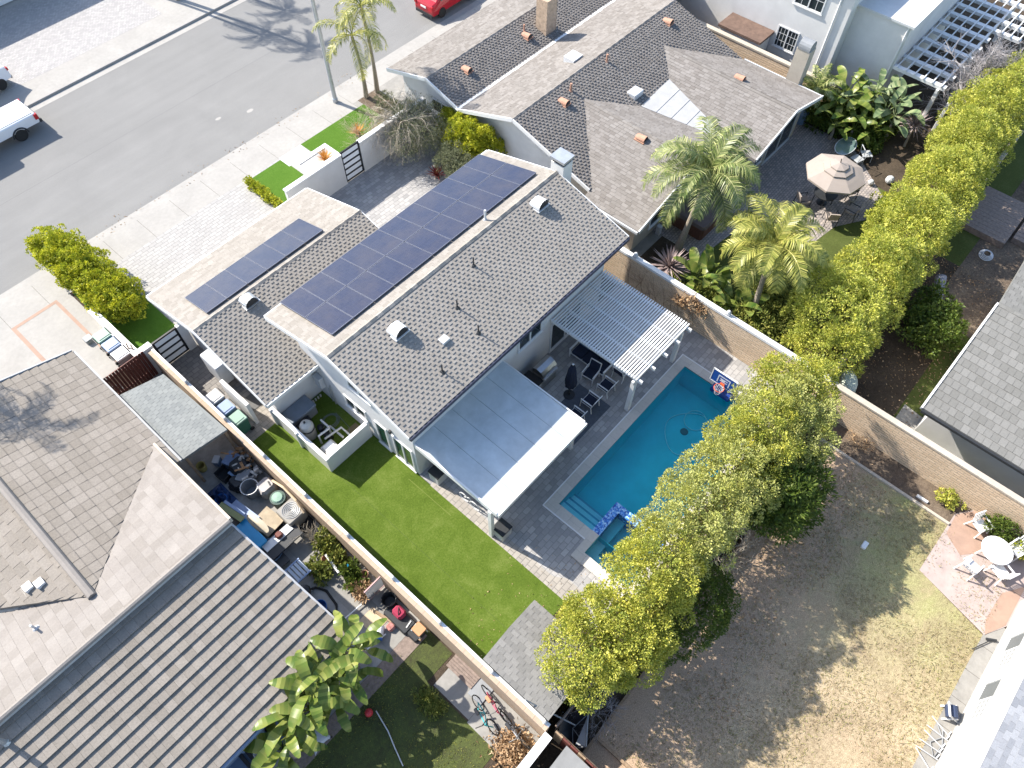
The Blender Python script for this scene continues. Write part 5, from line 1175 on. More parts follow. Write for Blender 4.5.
# white pick-up, tail at x = 8.7
t = thing('pickup_truck', 'white pickup truck parked at the far kerb, only its bed in the picture', 'truck', (6, 44.6, -.13))
Z = -.13
bd = M(); bd.rbox(5.9, 8.62, 43.62, 45.55, .45, 1.02, .08); bd.rbox(3.0, 5.9, 43.62, 45.55, .45, 1.1, .08); bd.rbox(3.9, 5.8, 43.78, 45.4, 1.1, 1.78, .14); bd.rbox(1.9, 3.4, 43.66, 45.5, .45, 1.05, .1)
bd.build('body', CARW, t)
bd = M(); bd.rbox(6.0, 8.5, 43.75, 45.42, 1.021, 1.06, .02); bd.build('bed_cover', mat('white_bed_cover', (.55, .55, .54), .5), t)
bd = M(); bd.box(8.63, 8.78, 43.7, 45.47, .34, .56); bd.build('bumper', DARK, t)
for y in (43.58, 45.42): M().box(8.45, 8.655, y, y+.17, .66, .98).build('tail_light', TAIL, t)
bd = M(); bd.box(4.0, 5.7, 43.765, 43.785, 1.2, 1.66); bd.build('side_window', GLASS, t); bd = M(); bd.box(5.79, 5.83, 43.9, 45.3, 1.2, 1.66); bd.build('rear_window', GLASS, t)
for x in (7.35, 3.0):
    for y in (43.72, 45.45): wheel(t, x, y, .37, .24)
ar = M(); ar.tube([(7.35+.44*math.cos(a), 43.60, .24+.44*math.sin(a)) for a in [i*PI/10 for i in range(11)]], .05, 6); ar.tube([(3+.44*math.cos(a), 43.60, .24+.44*math.sin(a)) for a in [i*PI/10 for i in range(11)]], .05, 6); ar.build('wheel_arch', DARK, t)
ln = M()
for x in (5.86, 4.85): ln.box(x, x+.015, 43.612, 43.618, .5, 1.05)
ln.build('door_gap', DARK, t)
def sedan(name, label, x, y, rot, paint):
    t = thing(name, label, 'car', (0, 0, -.13))
    pr = [(0.05, .25), (0, .5), (.03, .78), (.12, .95), (.45, 1.02), (1.05, 1.36), (1.6, 1.45), (2.4, 1.44), (3.1, 1.12), (3.4, .98), (4.2, .86), (4.5, .66), (4.55, .4), (4.5, .25)]
    body(pr, -.9, .9, .16).build('body', paint, t, smooth=False)
    g = M()
    g.add([(.52, -.56, 1.075), (.52, .56, 1.075), (1.08, .50, 1.385), (1.08, -.50, 1.385)], [(0, 1, 2, 3)]); g.build('rear_window', GLASS, t)
    g = M(); g.add([(3.32, -.58, 1.035), (3.32, .58, 1.035), (2.5, .52, 1.43), (2.5, -.52, 1.43)], [(3, 2, 1, 0)]); g.build('windscreen', GLASS, t)
    for s in (-1, 1):
        g = M(); g.add([(.75, s*.875, 1.0), (3.15, s*.875, 1.0), (2.5, s*.72, 1.36), (1.15, s*.72, 1.36)], [(0, 1, 2, 3) if s < 0 else (3, 2, 1, 0)]); g.build('side_window', GLASS, t)
        M().box(-.012, .10, s*.84-.16 if s > 0 else s*.84, s*.84 if s > 0 else s*.84+.16, .66, .84).build('tail_light', TAIL, t)
        for xx in (.85, 3.7): wheel(t, xx, s*.80, .33, .2, -s if False else 1)
    M().box(-.03, .0, -.24, .24, .60, .72).build('number_plate', WPAINT, t)
    M().box(-.02, .06, -.75, .75, .12, .3).build('bumper', DARK, t)
    t.location = (x, y, -.13); t.rotation_euler = (0, 0, rot); return t
sedan('parked_car', 'red car parked at the near kerb at the top of the picture', 31.25, 35.25, 0, CARR)
c_ = sedan('parked_car', 'white car at the left edge standing on the drive across the road', 9.45, 49.4, PI+.25, CARW); c_.location.z = .13-.13+.13

# ------------------------------------------------------------------ wheelie bins
def make_bin():
    t = thing('wheelie_bin', '', 'bin', (0, 0, 0))
    mb = M(); vs = [(-.24, -.27, .06), (.24, -.27, .06), (.24, .27, .06), (-.24, .27, .06), (-.29, -.34, .98), (.29, -.34, .98), (.29, .34, .98), (-.29, .34, .98)]
    mb.add(vs, [(3, 2, 1, 0), (0, 1, 5, 4), (1, 2, 6, 5), (2, 3, 7, 6), (3, 0, 4, 7), (4, 5, 6, 7)]); b_ = mb.build('body', GREENP, t)
    l = M(); l.rbox(-.32, .32, -.38, .34, .985, 1.06, .03); l.box(-.22, .22, -.28, .24, 1.06, 1.085); l.build('lid', GREENP, t)
    h = M(); h.tube([(-.25, .40, 1.0), (.25, .40, 1.0)], .02, 6); h.build('handle', DARK, t)
    for s in (-1, 1):
        w = M(); w.lathe((0, 0, -.03), [(.03, 0), (.1, 0), (.1, .06), (.03, .06)], 12, Matrix.Translation((s*.27, .3, .1)) @ Matrix.Rotation(PI/2, 4, 'Y')); w.build('wheel', RUBBER, t)
    return t
BLID = mat('pale_blue_lid', (.20, .27, .42), .5, var=.06); WLID = mat('pale_lid', (.48, .48, .48), .5, var=.06); GLID = mat('pale_green_lid', (.19, .30, .24), .5, var=.06)
binP = make_bin(); ub = [False]
def bin_at(x, y, rot, lab, bm, lm, grp):
    o = put(binP, ub, (x, y, 0), rot, lab, grp)
    for ch in o.children:
        if ch.name.split('.')[0] in ('body', 'lid'):
            ch.data = ch.data.copy(); ch.data.materials[0] = bm if ch.name.startswith('body') else lm
bin_at(2.55, 27.05, PI/2, 'green wheelie bin on the left driveway against the low white wall', GREENP, GLID, 'bins on the left driveway')
bin_at(2.55, 26.3, PI/2, 'blue wheelie bin between the green and the grey bin on the left driveway', DENIM, BLID, 'bins on the left driveway')
bin_at(2.55, 25.55, PI/2, 'grey wheelie bin nearest the maroon gate', GREYP, WLID, 'bins on the left driveway')
bin_at(3.95, 20.55, -PI/2, 'white-lidded bin in the side passage of the white house', GREYP, WLID, 'bins in the side passage')
bin_at(3.95, 19.75, -PI/2, 'dark blue bin with a pale lid in the side passage of the white house', DENIM, BLID, 'bins in the side passage')
bin_at(3.95, 18.95, -PI/2, 'green bin at the turf end of the side passage', GREENP, GLID, 'bins in the side passage')
tr_ = thing('ladder', 'narrow metal ladder leaning by the grey bin and the maroon gate', 'ladder', (3.0, 25.2, 0))
f = M(); f.bar((2.75, 25.0, .1), (3.0, 25.6, 1.3), .05); f.bar((2.85, 24.8, .1), (3.1, 25.4, 1.3), .05)
f.build('rail', WOOD, tr_)
for i in range(4): k = .2+i*.2; a_ = Vector((2.75, 25, .1)).lerp(Vector((3, 25.6, 1.3)), k); b__ = Vector((2.85, 24.8, .1)).lerp(Vector((3.1, 25.4, 1.3)), k); f = M(); f.bar(a_, b__, .03); f.build('rung', WOOD, tr_)
mb = M(); mb.tube([(1.15+.55*math.cos(a), 24.75+.3*math.sin(a), .12) for a in [i*PI/14 for i in range(29)]], .06, 6); mb.solo('hose_coil', DARK, 'black hose coiled on the drive before the maroon gate', 'hose')
M().rbox(1.9, 2.3, 28.0, 28.4, 0, .25, .04).solo('utility_cabinet', GREYP, 'small dark utility box on the drive above the green bin', 'utility box')
M().sheet(*(lambda x, y: (x-.45, x+.45, y-.4, y+.4))(4.97, 19.80), .03).build('doormat', mat('grey_mat', (.12, .12, .12), .95))
props(bpy.data.objects['doormat'], 'square dark grey mat at the turf end of the side passage', 'mat')

# ------------------------------------------------------------------ pool equipment in the enclosure
t = thing('pool_filter', 'cream domed pool filter tank inside the white enclosure', 'pool filter', (5.75, 16.55, 0))
f = M(); f.lathe((5.72, 16.55, 0), [(.26, 0), (.3, .1), (.3, .7)], 20); f.build('tank', mat('cream_plastic', (.42, .40, .36), .5), t)
f = M(); f.lathe((5.72, 16.55, .7), [(.32, 0), (.32, .07)], 20); f.build('clamp_band', DARK, t)
f = M(); f.lathe((5.72, 16.55, .77), [(.3, 0), (.3, .12), (.24, .25), (.1, .31), (.01, .32)], 20); f.build('dome', mat('cream_dome', (.47, .46, .42), .5), t)
f = M(); f.lathe((5.72, 16.6, 1.08), [(.05, 0), (.05, .08), (.01, .09)], 8); f.build('valve', DARK, t)
PVCP = mat('white_pvc', (.55, .54, .51), .5)
t = thing('pool_pump', 'black pool pump with white pipes beside the filter tank', 'pump', (6.2, 16, 0))
f = M(); f.tube([(6.15, 16.3, .3), (6.15, 15.6, .3)], .14, 12); f.lathe((6.15, 16.25, .3), [(.14, 0), (.15, .28), (.08, .32)], 12); f.build('motor', BLACK, t)
f = M(); f.tube([(6.0, 16.1, .35), (6.5, 16.1, .35), (6.5, 15.2, .45)], .05, 8); f.tube([(5.9, 15.7, .5), (6.75, 15.6, .5), (6.8, 15.0, .3)], .05, 8); f.tube([(5.75, 15.8, .2), (5.75, 15.8, .85), (6.3, 15.75, .85)], .045, 8); f.tube([(6.35, 15.9, .1), (6.35, 15.9, .75), (6.35, 16.4, .75)], .045, 8); f.build('pipework', PVCP, t)
t = thing('pool_heater', 'square cream pool heater in the near corner of the white enclosure', 'heater', (5.75, 15.1, 0))
f = M(); f.rbox(5.42, 6.05, 14.8, 15.4, 0, .75, .05); f.build('casing', mat('cream_casing', (.47, .45, .42), .5), t); f = M(); f.rbox(5.5, 5.97, 14.88, 15.32, .752, .8, .03); f.build('lid', WPAINT, t)
t = thing('storage_chest', 'long slate-grey storage chest against the garage wall in the enclosure', 'chest', (6, 17.5, 0))
f = M(); f.rbox(5.4, 6.7, 17.2, 17.9, 0, .62, .04); f.build('body', GREYP, t); f = M(); f.rbox(5.36, 6.74, 17.15, 17.94, .622, .74, .05); f.build('lid', mat('slate_lid', (.16, .19, .23), .5), t)
M().rbox(5.5, 6.2, 16.95, 17.15, 0, .5, .03).solo('crate', DARK, 'dark crate pushed between the grey chest and the filter tank', 'crate')
mb = M()
for k in range(3): mb.tube([(6.75+(.42-.05*k)*math.cos(a), 16.45+(.36-.05*k)*math.sin(a), .03+.03*k) for a in [i*PI/12 for i in range(25)]], .018, 5)
mb.tube([(6.9, 16.1, .03), (7.2, 16.6, .03), (7.1, 15.6, .02), (6.6, 15.0, .02), (6.5, 14.8, .02)], .016, 5)
mb.solo('garden_hose', mat('grey_green_hose', (.12, .15, .12), .5), 'grey hose coiled on the turf inside the white enclosure', 'hose')
M().sheet(6.9, 7.45, 14.75, 15.6, .012).build('door_mat', mat('brown_mat', (.16, .13, .07), .95)); props(bpy.data.objects['door_mat'], 'brown mat on the turf inside the white enclosure', 'mat')
t = thing('meter_box', 'electric meter and conduits on the house wall inside the enclosure', 'meter', (7.45, 17.2, 0))
f = M(); f.rbox(7.3, 7.555, 17.3, 17.75, 1.1, 1.8, .03); f.build('cabinet', LGREYP, t); f = M(); f.tube([(7.5, 16.9, .1), (7.5, 16.9, 1.6)], .03); f.tube([(7.5, 17.1, .1), (7.5, 17.1, 1.2)], .02); f.build('conduit', GALV, t)
f = M()
for i in range(4): f.tube([(6.9+i*.14, 17.75, .02), (6.9+i*.14, 17.75, .16)], .04, 8)
f.solo('pipe_stubs', PVCP, 'row of four white pipe stubs by the garage wall in the enclosure', 'pipe')
# ------------------------------------------------------------------ patio furniture
def make_chair():
    t = thing('patio_chair', '', 'chair', (0, 0, 0))
    M().box(-.27, .27, -.26, .26, .40, .45).build('seat', NAVY, t)
    b_ = M(); b_.extr([(.25, .45), (.30, .45), (.42, .92), (.37, .92)], 'X', -.25, .25); b_.build('backrest', NAVY, t)
    for sx in (-1, 1):
        for y, y2 in ((-.28, -.30), (.26, .34)): f = M(); f.bar((sx*.29, y, .62 if y < 0 else .45), (sx*.29, y2, 0), .035); f.build('leg', WPAINT, t)
        f = M(); f.bar((sx*.29, -.30, .63), (sx*.29, .30, .63), .05, .03); f.build('armrest', WPAINT, t)
    f = M()
    for sx in (-1, 1): f.bar((sx*.27, .27, .42), (sx*.27, .41, .95), .035)
    f.bar((-.27, .41, .95), (.27, .41, .95), .035); f.bar((-.28, -.27, .42), (-.27, .27, .42), .03); f.bar((.28, -.27, .42), (.27, .27, .42), .03); f.bar((-.28, -.27, .42), (.28, -.27, .42), .03); f.build('frame', WPAINT, t)
    return t
chP = make_chair(); uc = [False]
CG = 'navy patio chairs around the closed parasol'
put(chP, uc, (16.09, 8.40, .004), PI, 'navy white-framed chair furthest from the patio cover in the row of three', CG)
put(chP, uc, (14.99, 8.45, .004), PI, 'navy white-framed chair in the middle of the row of three', CG)
put(chP, uc, (13.95, 8.46, .004), PI, 'navy white-framed chair half under the corner of the patio cover', CG)
put(chP, uc, (16.13, 9.32, .004), -PI/2+.1, 'navy white-framed chair on its own next to the long sofa', CG)
put(chP, uc, (17.21, 8.35, .004), PI/2, 'white-framed chair mostly hidden beneath the pergola slats', CG)
t = thing('outdoor_sofa', 'white-framed outdoor sofa with navy cushions at the edge of the pergola', 'sofa', (16.0, 9.6, 0), R(0))
T = RZ(R(-90), (16.87, 9.83, .004))
f = M(); f.box(-.95, .95, -.40, .40, .28, .34, T); f.box(-.95, .95, .36, .42, .34, .78, T); f.build('frame', WPAINT, t)
for i in range(3): f = M(); f.rbox(-.9+i*.61, -.31+i*.61, -.38, .30, .34, .47, .04, T); f.build('seat_cushion', NAVY, t)
for i in range(3): f = M(); f.rbox(-.9+i*.61, -.31+i*.61, .20, .36, .47, .85, .04, T); f.build('back_cushion', NAVY if i else mat('blue_cushion', (.10, .15, .24), .9), t)
for sx in (-1, 1):
    f = M(); f.box(sx*.98-.04, sx*.98+.04, -.42, .42, .55, .6, T); f.build('armrest', WPAINT, t)
    for y in (-.38, .38): f = M(); f.box(sx*.98-.03, sx*.98+.03, y-.03, y+.03, 0, .55, T); f.build('leg', WPAINT, t)
PX, PY = 14.82, 9.47
t = thing('parasol', 'closed navy parasol standing on the patio', 'parasol', (14.82, 9.47, 0))
f = M(); f.lathe((14.82, 9.47, .004), [(.26, 0), (.26, .06), (.06, .1), (.05, .3)], 14); f.build('base', DARK, t)
f = M(); f.tube([(14.82, 9.47, .3), (14.82, 9.47, 2.55)], .03, 8); f.build('pole', DARK, t)
f = M(); n = 16
for i, (r, z) in enumerate(((.06, .75), (.22, .85), (.24, 1.2), (.2, 1.6), (.15, 2.1), (.07, 2.42))):
    f.v += [(PX+r*(1+.18*(k % 2))*math.cos(2*PI*k/n), PY+r*(1+.18*(k % 2))*math.sin(2*PI*k/n), z) for k in range(n)]
for i in range(5):
    for k in range(n): j = (k+1) % n; f.f.append((i*n+k, i*n+j, i*n+n+j, i*n+n+k)); f.mi.append(0)
f.build('canopy', NAVY, t)
f = M(); f.ball((14.82, 9.47, 2.5), .055, 8); f.build('finial', WPAINT, t)
t = thing('barbecue', 'stainless steel barbecue set at the end of the dark outdoor counter', 'barbecue', (14.05, 10.9, 0))
f = M(); f.rbox(14.20, 15.20, 10.55, 11.2, .1, .92, .03); f.build('cabinet', STEEL, t)
f = M(); f.extr([(10.6, .93), (10.55, 1.05), (10.7, 1.22), (10.95, 1.28), (11.15, 1.2), (11.2, .93)], 'X', 14.23, 15.17); f.build('hood', STEEL, t)
f = M(); f.tube([(14.35, 10.5, 1.08), (15.05, 10.5, 1.08)], .018); f.build('handle', GALV, t)
f = M(); f.box(14.25, 15.15, 10.47, 10.549, .76, .9); f.build('control_panel', LGREYP, t)
t = thing('outdoor_counter', 'dark stone outdoor kitchen counter against the white house wall', 'counter', (13.2, 10.9, 0))
f = M(); f.box(12.7, 14.15, 10.55, 11.3, 0, .86); f.build('base', GREYWALL, t); f = M(); f.rbox(12.65, 14.18, 10.48, 11.35, .86, .91, .01); f.build('worktop', BLACK, t)
t = thing('bucket', 'pale bucket standing on the dark outdoor counter', 'bucket', (13.45, 11.0, .91)); f = M(); f.lathe((13.3, 11.05, .912), [(.11, 0), (.15, .26), (.135, .26), (.1, .04)], 14); f.build('body', LGREYP, t)
M().sheet(13.0, 15.6, 7.7, 9.5, .012).build('outdoor_rug', mat('slate_rug', (.085, .095, .115), .95, var=.15, scale=8)); props(bpy.data.objects['outdoor_rug'], 'slate outdoor rug beneath the closed parasol', 'rug')
def planter_box(label, x, y):
    t = thing('storage_box', label, 'box', (x, y, 0))
    f = M(); f.rbox(x-.28, x+.28, y-.28, y+.28, .01, .62, .03); f.build('body', LGREYP, t); f = M(); f.rbox(x-.30, x+.30, y-.30, y+.30, .622, .68, .02); f.build('lid', DARK, t)
planter_box('grey box with a black lid by the glass doors under the patio cover', 8.0, 11.0); planter_box('grey box with a black lid at the near post of the patio cover', 7.95, 7.35)
t = thing('bicycle', 'pale bicycle parked under the near edge of the patio cover', 'bicycle', (8.1, 9.2, 0))
for y in (8.9, 9.5): f = M(); f.tube([(8.0, y+.26*math.cos(a), .27+.26*math.sin(a)) for a in [i*PI/9 for i in range(19)]], .025, 5); f.build('wheel', OFFW, t)
f = M(); f.bar((8, 8.9, .27), (8, 9.2, .6), .03); f.bar((8, 9.2, .6), (8, 9.5, .27), .03); f.build('frame', OFFW, t)
# ------------------------------------------------------------------ right neighbour's patio
t = thing('patio_umbrella', 'open beige octagonal sunshade with layered canopy over a dark table', 'parasol', (34.0, 7.0, 0))
cx, cy = 33.35, 7.0
CAN = mat('beige_canvas', (.30, .255, .22), .9, var=.05)
def canopy(r0, r1, z0, z1): 
    f = M(); n = 8
    for r, z in ((r0, z0), ((r0*.45+r1*.55), z0*.48+z1*.52), (r1, z1), (r1, z1-.1)): f.v += [(cx+r*math.cos(2*PI*k/n+.2), cy+r*math.sin(2*PI*k/n+.2), z) for k in range(n)]
    for i in range(3):
        for k in range(n): j = (k+1) % n; f.f.append((i*n+k, i*n+n+k, i*n+n+j, i*n+j)); f.mi.append(0)
    return f
canopy(.62, 1.55, 2.42, 2.06).build('canopy', CAN, t); canopy(.34, .78, 2.60, 2.44).build('canopy_tier', CAN, t); canopy(.02, .48, 2.76, 2.62).build('canopy_tier', CAN, t)
f = M(); f.tube([(cx, cy, .1), (cx, cy, 2.75)], .03); f.lathe((cx, cy, .01), [(.28, 0), (.28, .06), (.05, .12)], 12); f.build('pole', DARK, t)
f = M(); f.tube([(cx, cy, 2.75), (cx+.03, cy+.05, 2.95)], .025); f.build('finial', DARK, t)
t = thing('patio_table', 'dark round table under the beige sunshade', 'table', (cx, cy, 0))
f = M(); f.lathe((cx, cy, .70), [(.62, 0), (.62, .04), (.05, .045)], 20); f.build('tabletop', DARK, t)
for k in range(4): a = k*PI/2+.4; f = M(); f.bar((cx+.45*math.cos(a), cy+.45*math.sin(a), .7), (cx+.5*math.cos(a), cy+.5*math.sin(a), .01), .04); f.build('leg', DARK, t)
def make_chair2():
    t = thing('garden_chair', '', 'chair', (0, 0, 0))
    M().rbox(-.27, .27, -.28, .26, .38, .47, .03).build('seat', mat('taupe_cushion', (.27, .23, .20), .9), t)
    b_ = M(); b_.extr([(.24, .45), (.31, .45), (.44, .95), (.37, .95)], 'X', -.26, .26); b_.build('backrest', CAN, t)
    for sx in (-1, 1):
        f = M(); f.bar((sx*.3, -.28, .62), (sx*.3, -.28, 0), .03); f.build('leg', DARK, t); f = M(); f.bar((sx*.3, .30, .6), (sx*.3, .36, 0), .03); f.build('leg', DARK, t)
        f = M(); f.bar((sx*.3, -.3, .63), (sx*.3, .34, .63), .04, .03); f.build('armrest', DARK, t)
    return t
g2 = make_chair2(); u2 = [False]; GG = 'cushioned chairs under the beige sunshade'
for (x, y, a, l) in ((32.3, 6.0, 2.2, 'cushioned dark-framed chair on the near left of the sunshade'), (33.4, 5.4, PI, 'cushioned dark-framed chair on the near side of the sunshade'), (34.7, 6.2, -2.2, 'cushioned dark-framed chair on the hedge side of the sunshade'), (32.4, 7.7, .9, 'cushioned dark-framed chair on the house side of the sunshade')): put(g2, u2, (x, y, .006), a, l, GG)
t = thing('glass_table', 'oval glass-topped table with a pale frame beside the sunshade', 'table', (37.5, 7.8, 0))
f = M(); f.tube([(37.4+.85*math.cos(a), 8.0+.5*math.sin(a), .72) for a in [i*PI/14 for i in range(29)]], .025, 6); 
for k in range(4): a = k*PI/2+.7; f.bar((37.4+.7*math.cos(a), 8.0+.4*math.sin(a), .72), (37.4+.75*math.cos(a), 8.0+.44*math.sin(a), .01), .03)
f.bar((36.9, 8.2, .7), (37.9, 7.8, .7), .02); f.bar((36.9, 7.8, .7), (37.9, 8.2, .7), .02); f.build('frame', LGREYP, t)
f = M(); f.lathe((0, 0, 0), [(1, .0), (1, .01)], 28, Matrix.Translation((37.4, 8.0, .73)) @ Matrix.Diagonal((.84, .49, 1, 1))); f.build('tabletop', mat('green_glass_top', (.10, .15, .14), .08, spec=.8), t)
def metal_chair(label, x, y, a):
    t = thing('metal_chair', label, 'chair', (x, y, 0)); T = RZ(a, (x, y, 0)); f = M()
    for p, q in (((-.25, -.25, .42), (.25, -.25, .42)), ((-.25, .25, .42), (.25, .25, .42)), ((-.25, -.25, .42), (-.25, .25, .42)), ((.25, -.25, .42), (.25, .25, .42)), ((-.25, .25, .42), (-.25, .36, .9)), ((.25, .25, .42), (.25, .36, .9)), ((-.25, .36, .9), (.25, .36, .9))): f.bar(T @ Vector(p), T @ Vector(q), .03)
    f.build('frame', LGREYP, t)
    for sx in (-1, 1):
        for y_ in (-.25, .25): f = M(); f.bar(T @ Vector((sx*.25, y_, .42)), T @ Vector((sx*.27, y_*1.1, 0)), .03); f.build('leg', LGREYP, t)
    f = M(); f.box(-.24, .24, -.24, .24, .425, .44, T); f.build('seat', mat('pale_mesh', (.34, .35, .35), .7), t)
metal_chair('pale metal chair beside the oval glass table', 38.0, 6.9, .8)
metal_chair('pale metal chair at the far side of the oval glass table', 37.3, 7.1, PI-.3)
M().ball((37.2, 5.0, .22), .24, 10).solo('garden_ornament', LGREYP, 'round pale garden ornament on the soil by the clipped hedge', 'ornament')
M().ball((36.4, 5.7, .16), .17, 8).solo('garden_rock', LGREYP, 'small pale rock beside the round garden ornament', 'rock')
t = thing('spa_tub', 'covered brown spa tub on the cobbled patio beside the stout palm', 'spa', (28, 11.4, 0))
f = M(); f.rbox(26.6, 29.0, 10.3, 12.45, .01, .82, .12); f.build('cabinet', mat('redwood_cabinet', (.13, .06, .04), .7, var=.2, scale=12), t); f = M(); f.rbox(26.52, 29.08, 10.22, 12.5, .822, .95, .14); f.build('cover', mat('brown_cover', (.115, .085, .075), .7, var=.1), t)
f = M(); f.rbox(25.5, 25.75, 12.15, 12.4, 0, .55, .03); f.solo('gas_bottle', LGREYP, 'pale bottle standing by the house wall near the brown spa', 'bottle')
M().rbox(38.2, 38.9, 11.0, 11.5, 0, .7, .1).solo('covered_grill', DENIM, 'blue covered object at the corner of the sliding doors', 'cover')
M().lathe((26.9, 3.9, 0), [(.16, 0), (.2, .25), (.15, .4), (.03, .42)], 10).solo('garden_ornament', WPAINT, 'small white ornament on the sunny lawn beside the hedge', 'ornament')
# ------------------------------------------------------------------ far yard beyond the hedge
t = thing('rolled_mat', 'grey-blue rolled tarpaulin lying upright in the shaded yard beyond the hedge', 'tarpaulin', (30.5, -.4, 0)); f = M(); f.tube([(30.8, -.5, .45), (31.9, -.1, .7)], .26, 12); f.tube([(30.8, -.5, .45), (30.5, -.6, .4)], .27, 12); f.build('roll', mat('grey_tarp', (.16, .17, .21), .7, var=.15), t); f = M(); f.box(31.0, 31.6, -.55, -.1, 0, .4); f.build('stand', DENIM, t)
t = thing('wooden_deck', 'brown boarded platform at the right edge beside the far hedge', 'deck', (38, -.5, 0))
for i in range(12): M().box(36.6+i*.3, 36.6+i*.3+.285, -1.6, .8, 0, .35).build('board', GREYWOOD, t)
t = thing('wooden_deck', 'second brown platform cut by the right edge below the boarded one', 'deck', (40, -3, 0))
for i in range(10): M().box(37.4+i*.3, 37.4+i*.3+.285, -3.6, -1.75, 0, .3).build('board', GREYWOOD, t)
mb = M()
for k in range(4): mb.tube([(35.6+(.4-.06*k)*math.cos(a), -1.2+(.33-.05*k)*math.sin(a), .04+.04*k) for a in [i*PI/12 for i in range(25)]], .025, 5)
mb.solo('garden_hose', LGREYP, 'pale hose coiled on the shaded lawn below the boarded platform', 'hose')
t = thing('canopy_boat', 'pale green upturned cover lying beneath the near end of the clipped hedge', 'cover', (22.8, .3, 0)); f = M(); f.lathe((0, 0, 0), [(.02, .75), (.3, .72), (.45, .55), (.52, .2), (.55, 0)], 14, Matrix.Translation((22.9, .35, .9)) @ Matrix.Rotation(.5, 4, 'Z') @ Matrix.Diagonal((1.3, .8, .7, 1))); f.build('shell', mat('pale_green_shell', (.36, .40, .33), .5), t); f = M(); f.tube([(22.9, .35, 0), (22.9, .35, .95)], .06); f.build('stand', DARK, t)
# ------------------------------------------------------------------ rear terrace
WPL = mat('white_resin', (.66, .66, .65), .4, var=.02)
t = thing('garden_table', 'round white resin table on the pink terrace', 'table', (20.1, -7.75, 0))
f = M(); f.lathe((20.1, -7.75, .68), [(.58, 0), (.6, .02), (.58, .04), (.02, .045)], 24); f.build('tabletop', WPL, t)
for k in range(4): a = k*PI/2+.5; f = M(); f.bar((20.1+.4*math.cos(a), -7.75+.4*math.sin(a), .68), (20.1+.48*math.cos(a), -7.75+.48*math.sin(a), .026), .06); f.build('leg', WPL, t)
def make_chair3():
    t = thing('garden_chair', '', 'chair', (0, 0, 0))
    M().rbox(-.25, .25, -.25, .24, .38, .42, .03).build('seat', WPL, t)
    f = M()
    for i in range(6): x = -.22+i*.088; f.bar((x, .25, .42), (x*1.05, .40, .86), .05, .02)
    f.bar((-.25, .40, .86), (.25, .40, .86), .05, .05); f.build('backrest', WPL, t)
    for sx in (-1, 1):
        f = M(); f.bar((sx*.26, -.24, .60), (sx*.30, -.28, 0), .05); f.build('leg', WPL, t); f = M(); f.bar((sx*.26, .26, .6), (sx*.3, .36, 0), .05); f.build('leg', WPL, t)
        f = M(); f.bar((sx*.27, -.27, .61), (sx*.27, .32, .61), .06, .025); f.build('armrest', WPL, t)
    return t
g3 = make_chair3(); u3 = [False]; G3 = 'white resin chairs around the round white table'
for (x, y, a, l) in ((20.87, -6.93, -.5, 'white resin chair nearest the brick wall shrubs, beyond the round table'), (19.01, -7.31, 1.35, 'white slatted resin chair on the lawn side of the round table'), (19.57, -8.24, 2.7, 'white resin chair on the near side of the round table'), (20.86, -8.36, -1.9, 'white resin chair at the right edge beside the round table')): put(g3, u3, (x, y, .026), a, l, G3)
M().rbox(17.05, 17.4, -3.95, -3.75, .005, .12, .03).solo('white_box', WPL, 'small white box lying alone on the dry lawn', 'box')
M().rbox(20.6, 20.72, -4.95, -4.45, .005, .1, .02).solo('stone_block', LGREYP, 'pale stone block in the weedy bed by the brick wall', 'stone')
t = thing('garden_broom', 'dark broom lying where the path meets the pink terrace', 'broom', (16.8, -8.9, 0)); f = M(); f.tube([(16.2, -8.75, .06), (17.0, -9.15, .08)], .018); f.build('handle', DARK, t); f = M(); f.bar((16.9, -8.98, .08), (17.1, -9.3, .08), .07); f.build('head', DARK, t)
t = thing('hose_reel', 'white hose reel cart with a dark hose beside the white house', 'hose reel', (13.2, -9.0, 0))
T = RZ(.5, (13.5, -9.05, .006))
f = M()
for s in (-1, 1): f.bar(T @ Vector((s*.22, -.3, 0)), T @ Vector((s*.22, .3, .7)), .05); f.bar(T @ Vector((s*.22, .25, 0)), T @ Vector((s*.22, -.1, .45)), .05)
f.bar(T @ Vector((-.22, .3, .7)), T @ Vector((.22, .3, .7)), .05); f.build('frame', WPL, t)
f = M(); f.lathe((0, 0, -.2), [(.05, 0), (.22, 0), (.22, .4), (.05, .4)], 14, T @ Matrix.Translation((0, .05, .36)) @ Matrix.Rotation(PI/2, 4, 'Y')); f.build('hose', mat('navy_hose', (.03, .045, .09), .5), t)
rr = random.Random(3)
t = thing('garden_tools', 'tangle of pale garden tools and hose on the path beside the white house', 'tools', (12.3, -9.0, 0)); f = M()
for i in range(6): a = rr.uniform(-.4, .4)+PI/2; x = 12.9-i*.28; f.tube([(x-.5*math.cos(a), -9.05-.35*math.sin(a), .05), (x+.5*math.cos(a), -9.0+.4*math.sin(a), .12)], .02, 5); f.bar((x-.55*math.cos(a), -9.32, .06), (x-.5*math.cos(a)+.2, -9.36, .06), .04)
f.build('handle', OFFW, t); f = M(); f.tube([(12.9, -8.9, .04), (12.6, -9.2, .05), (12.2, -8.95, .05), (11.8, -9.25, .05), (12.4, -9.3, .05), (12.9, -9.1, .05)], .02, 5); f.build('hose', GREYP, t)

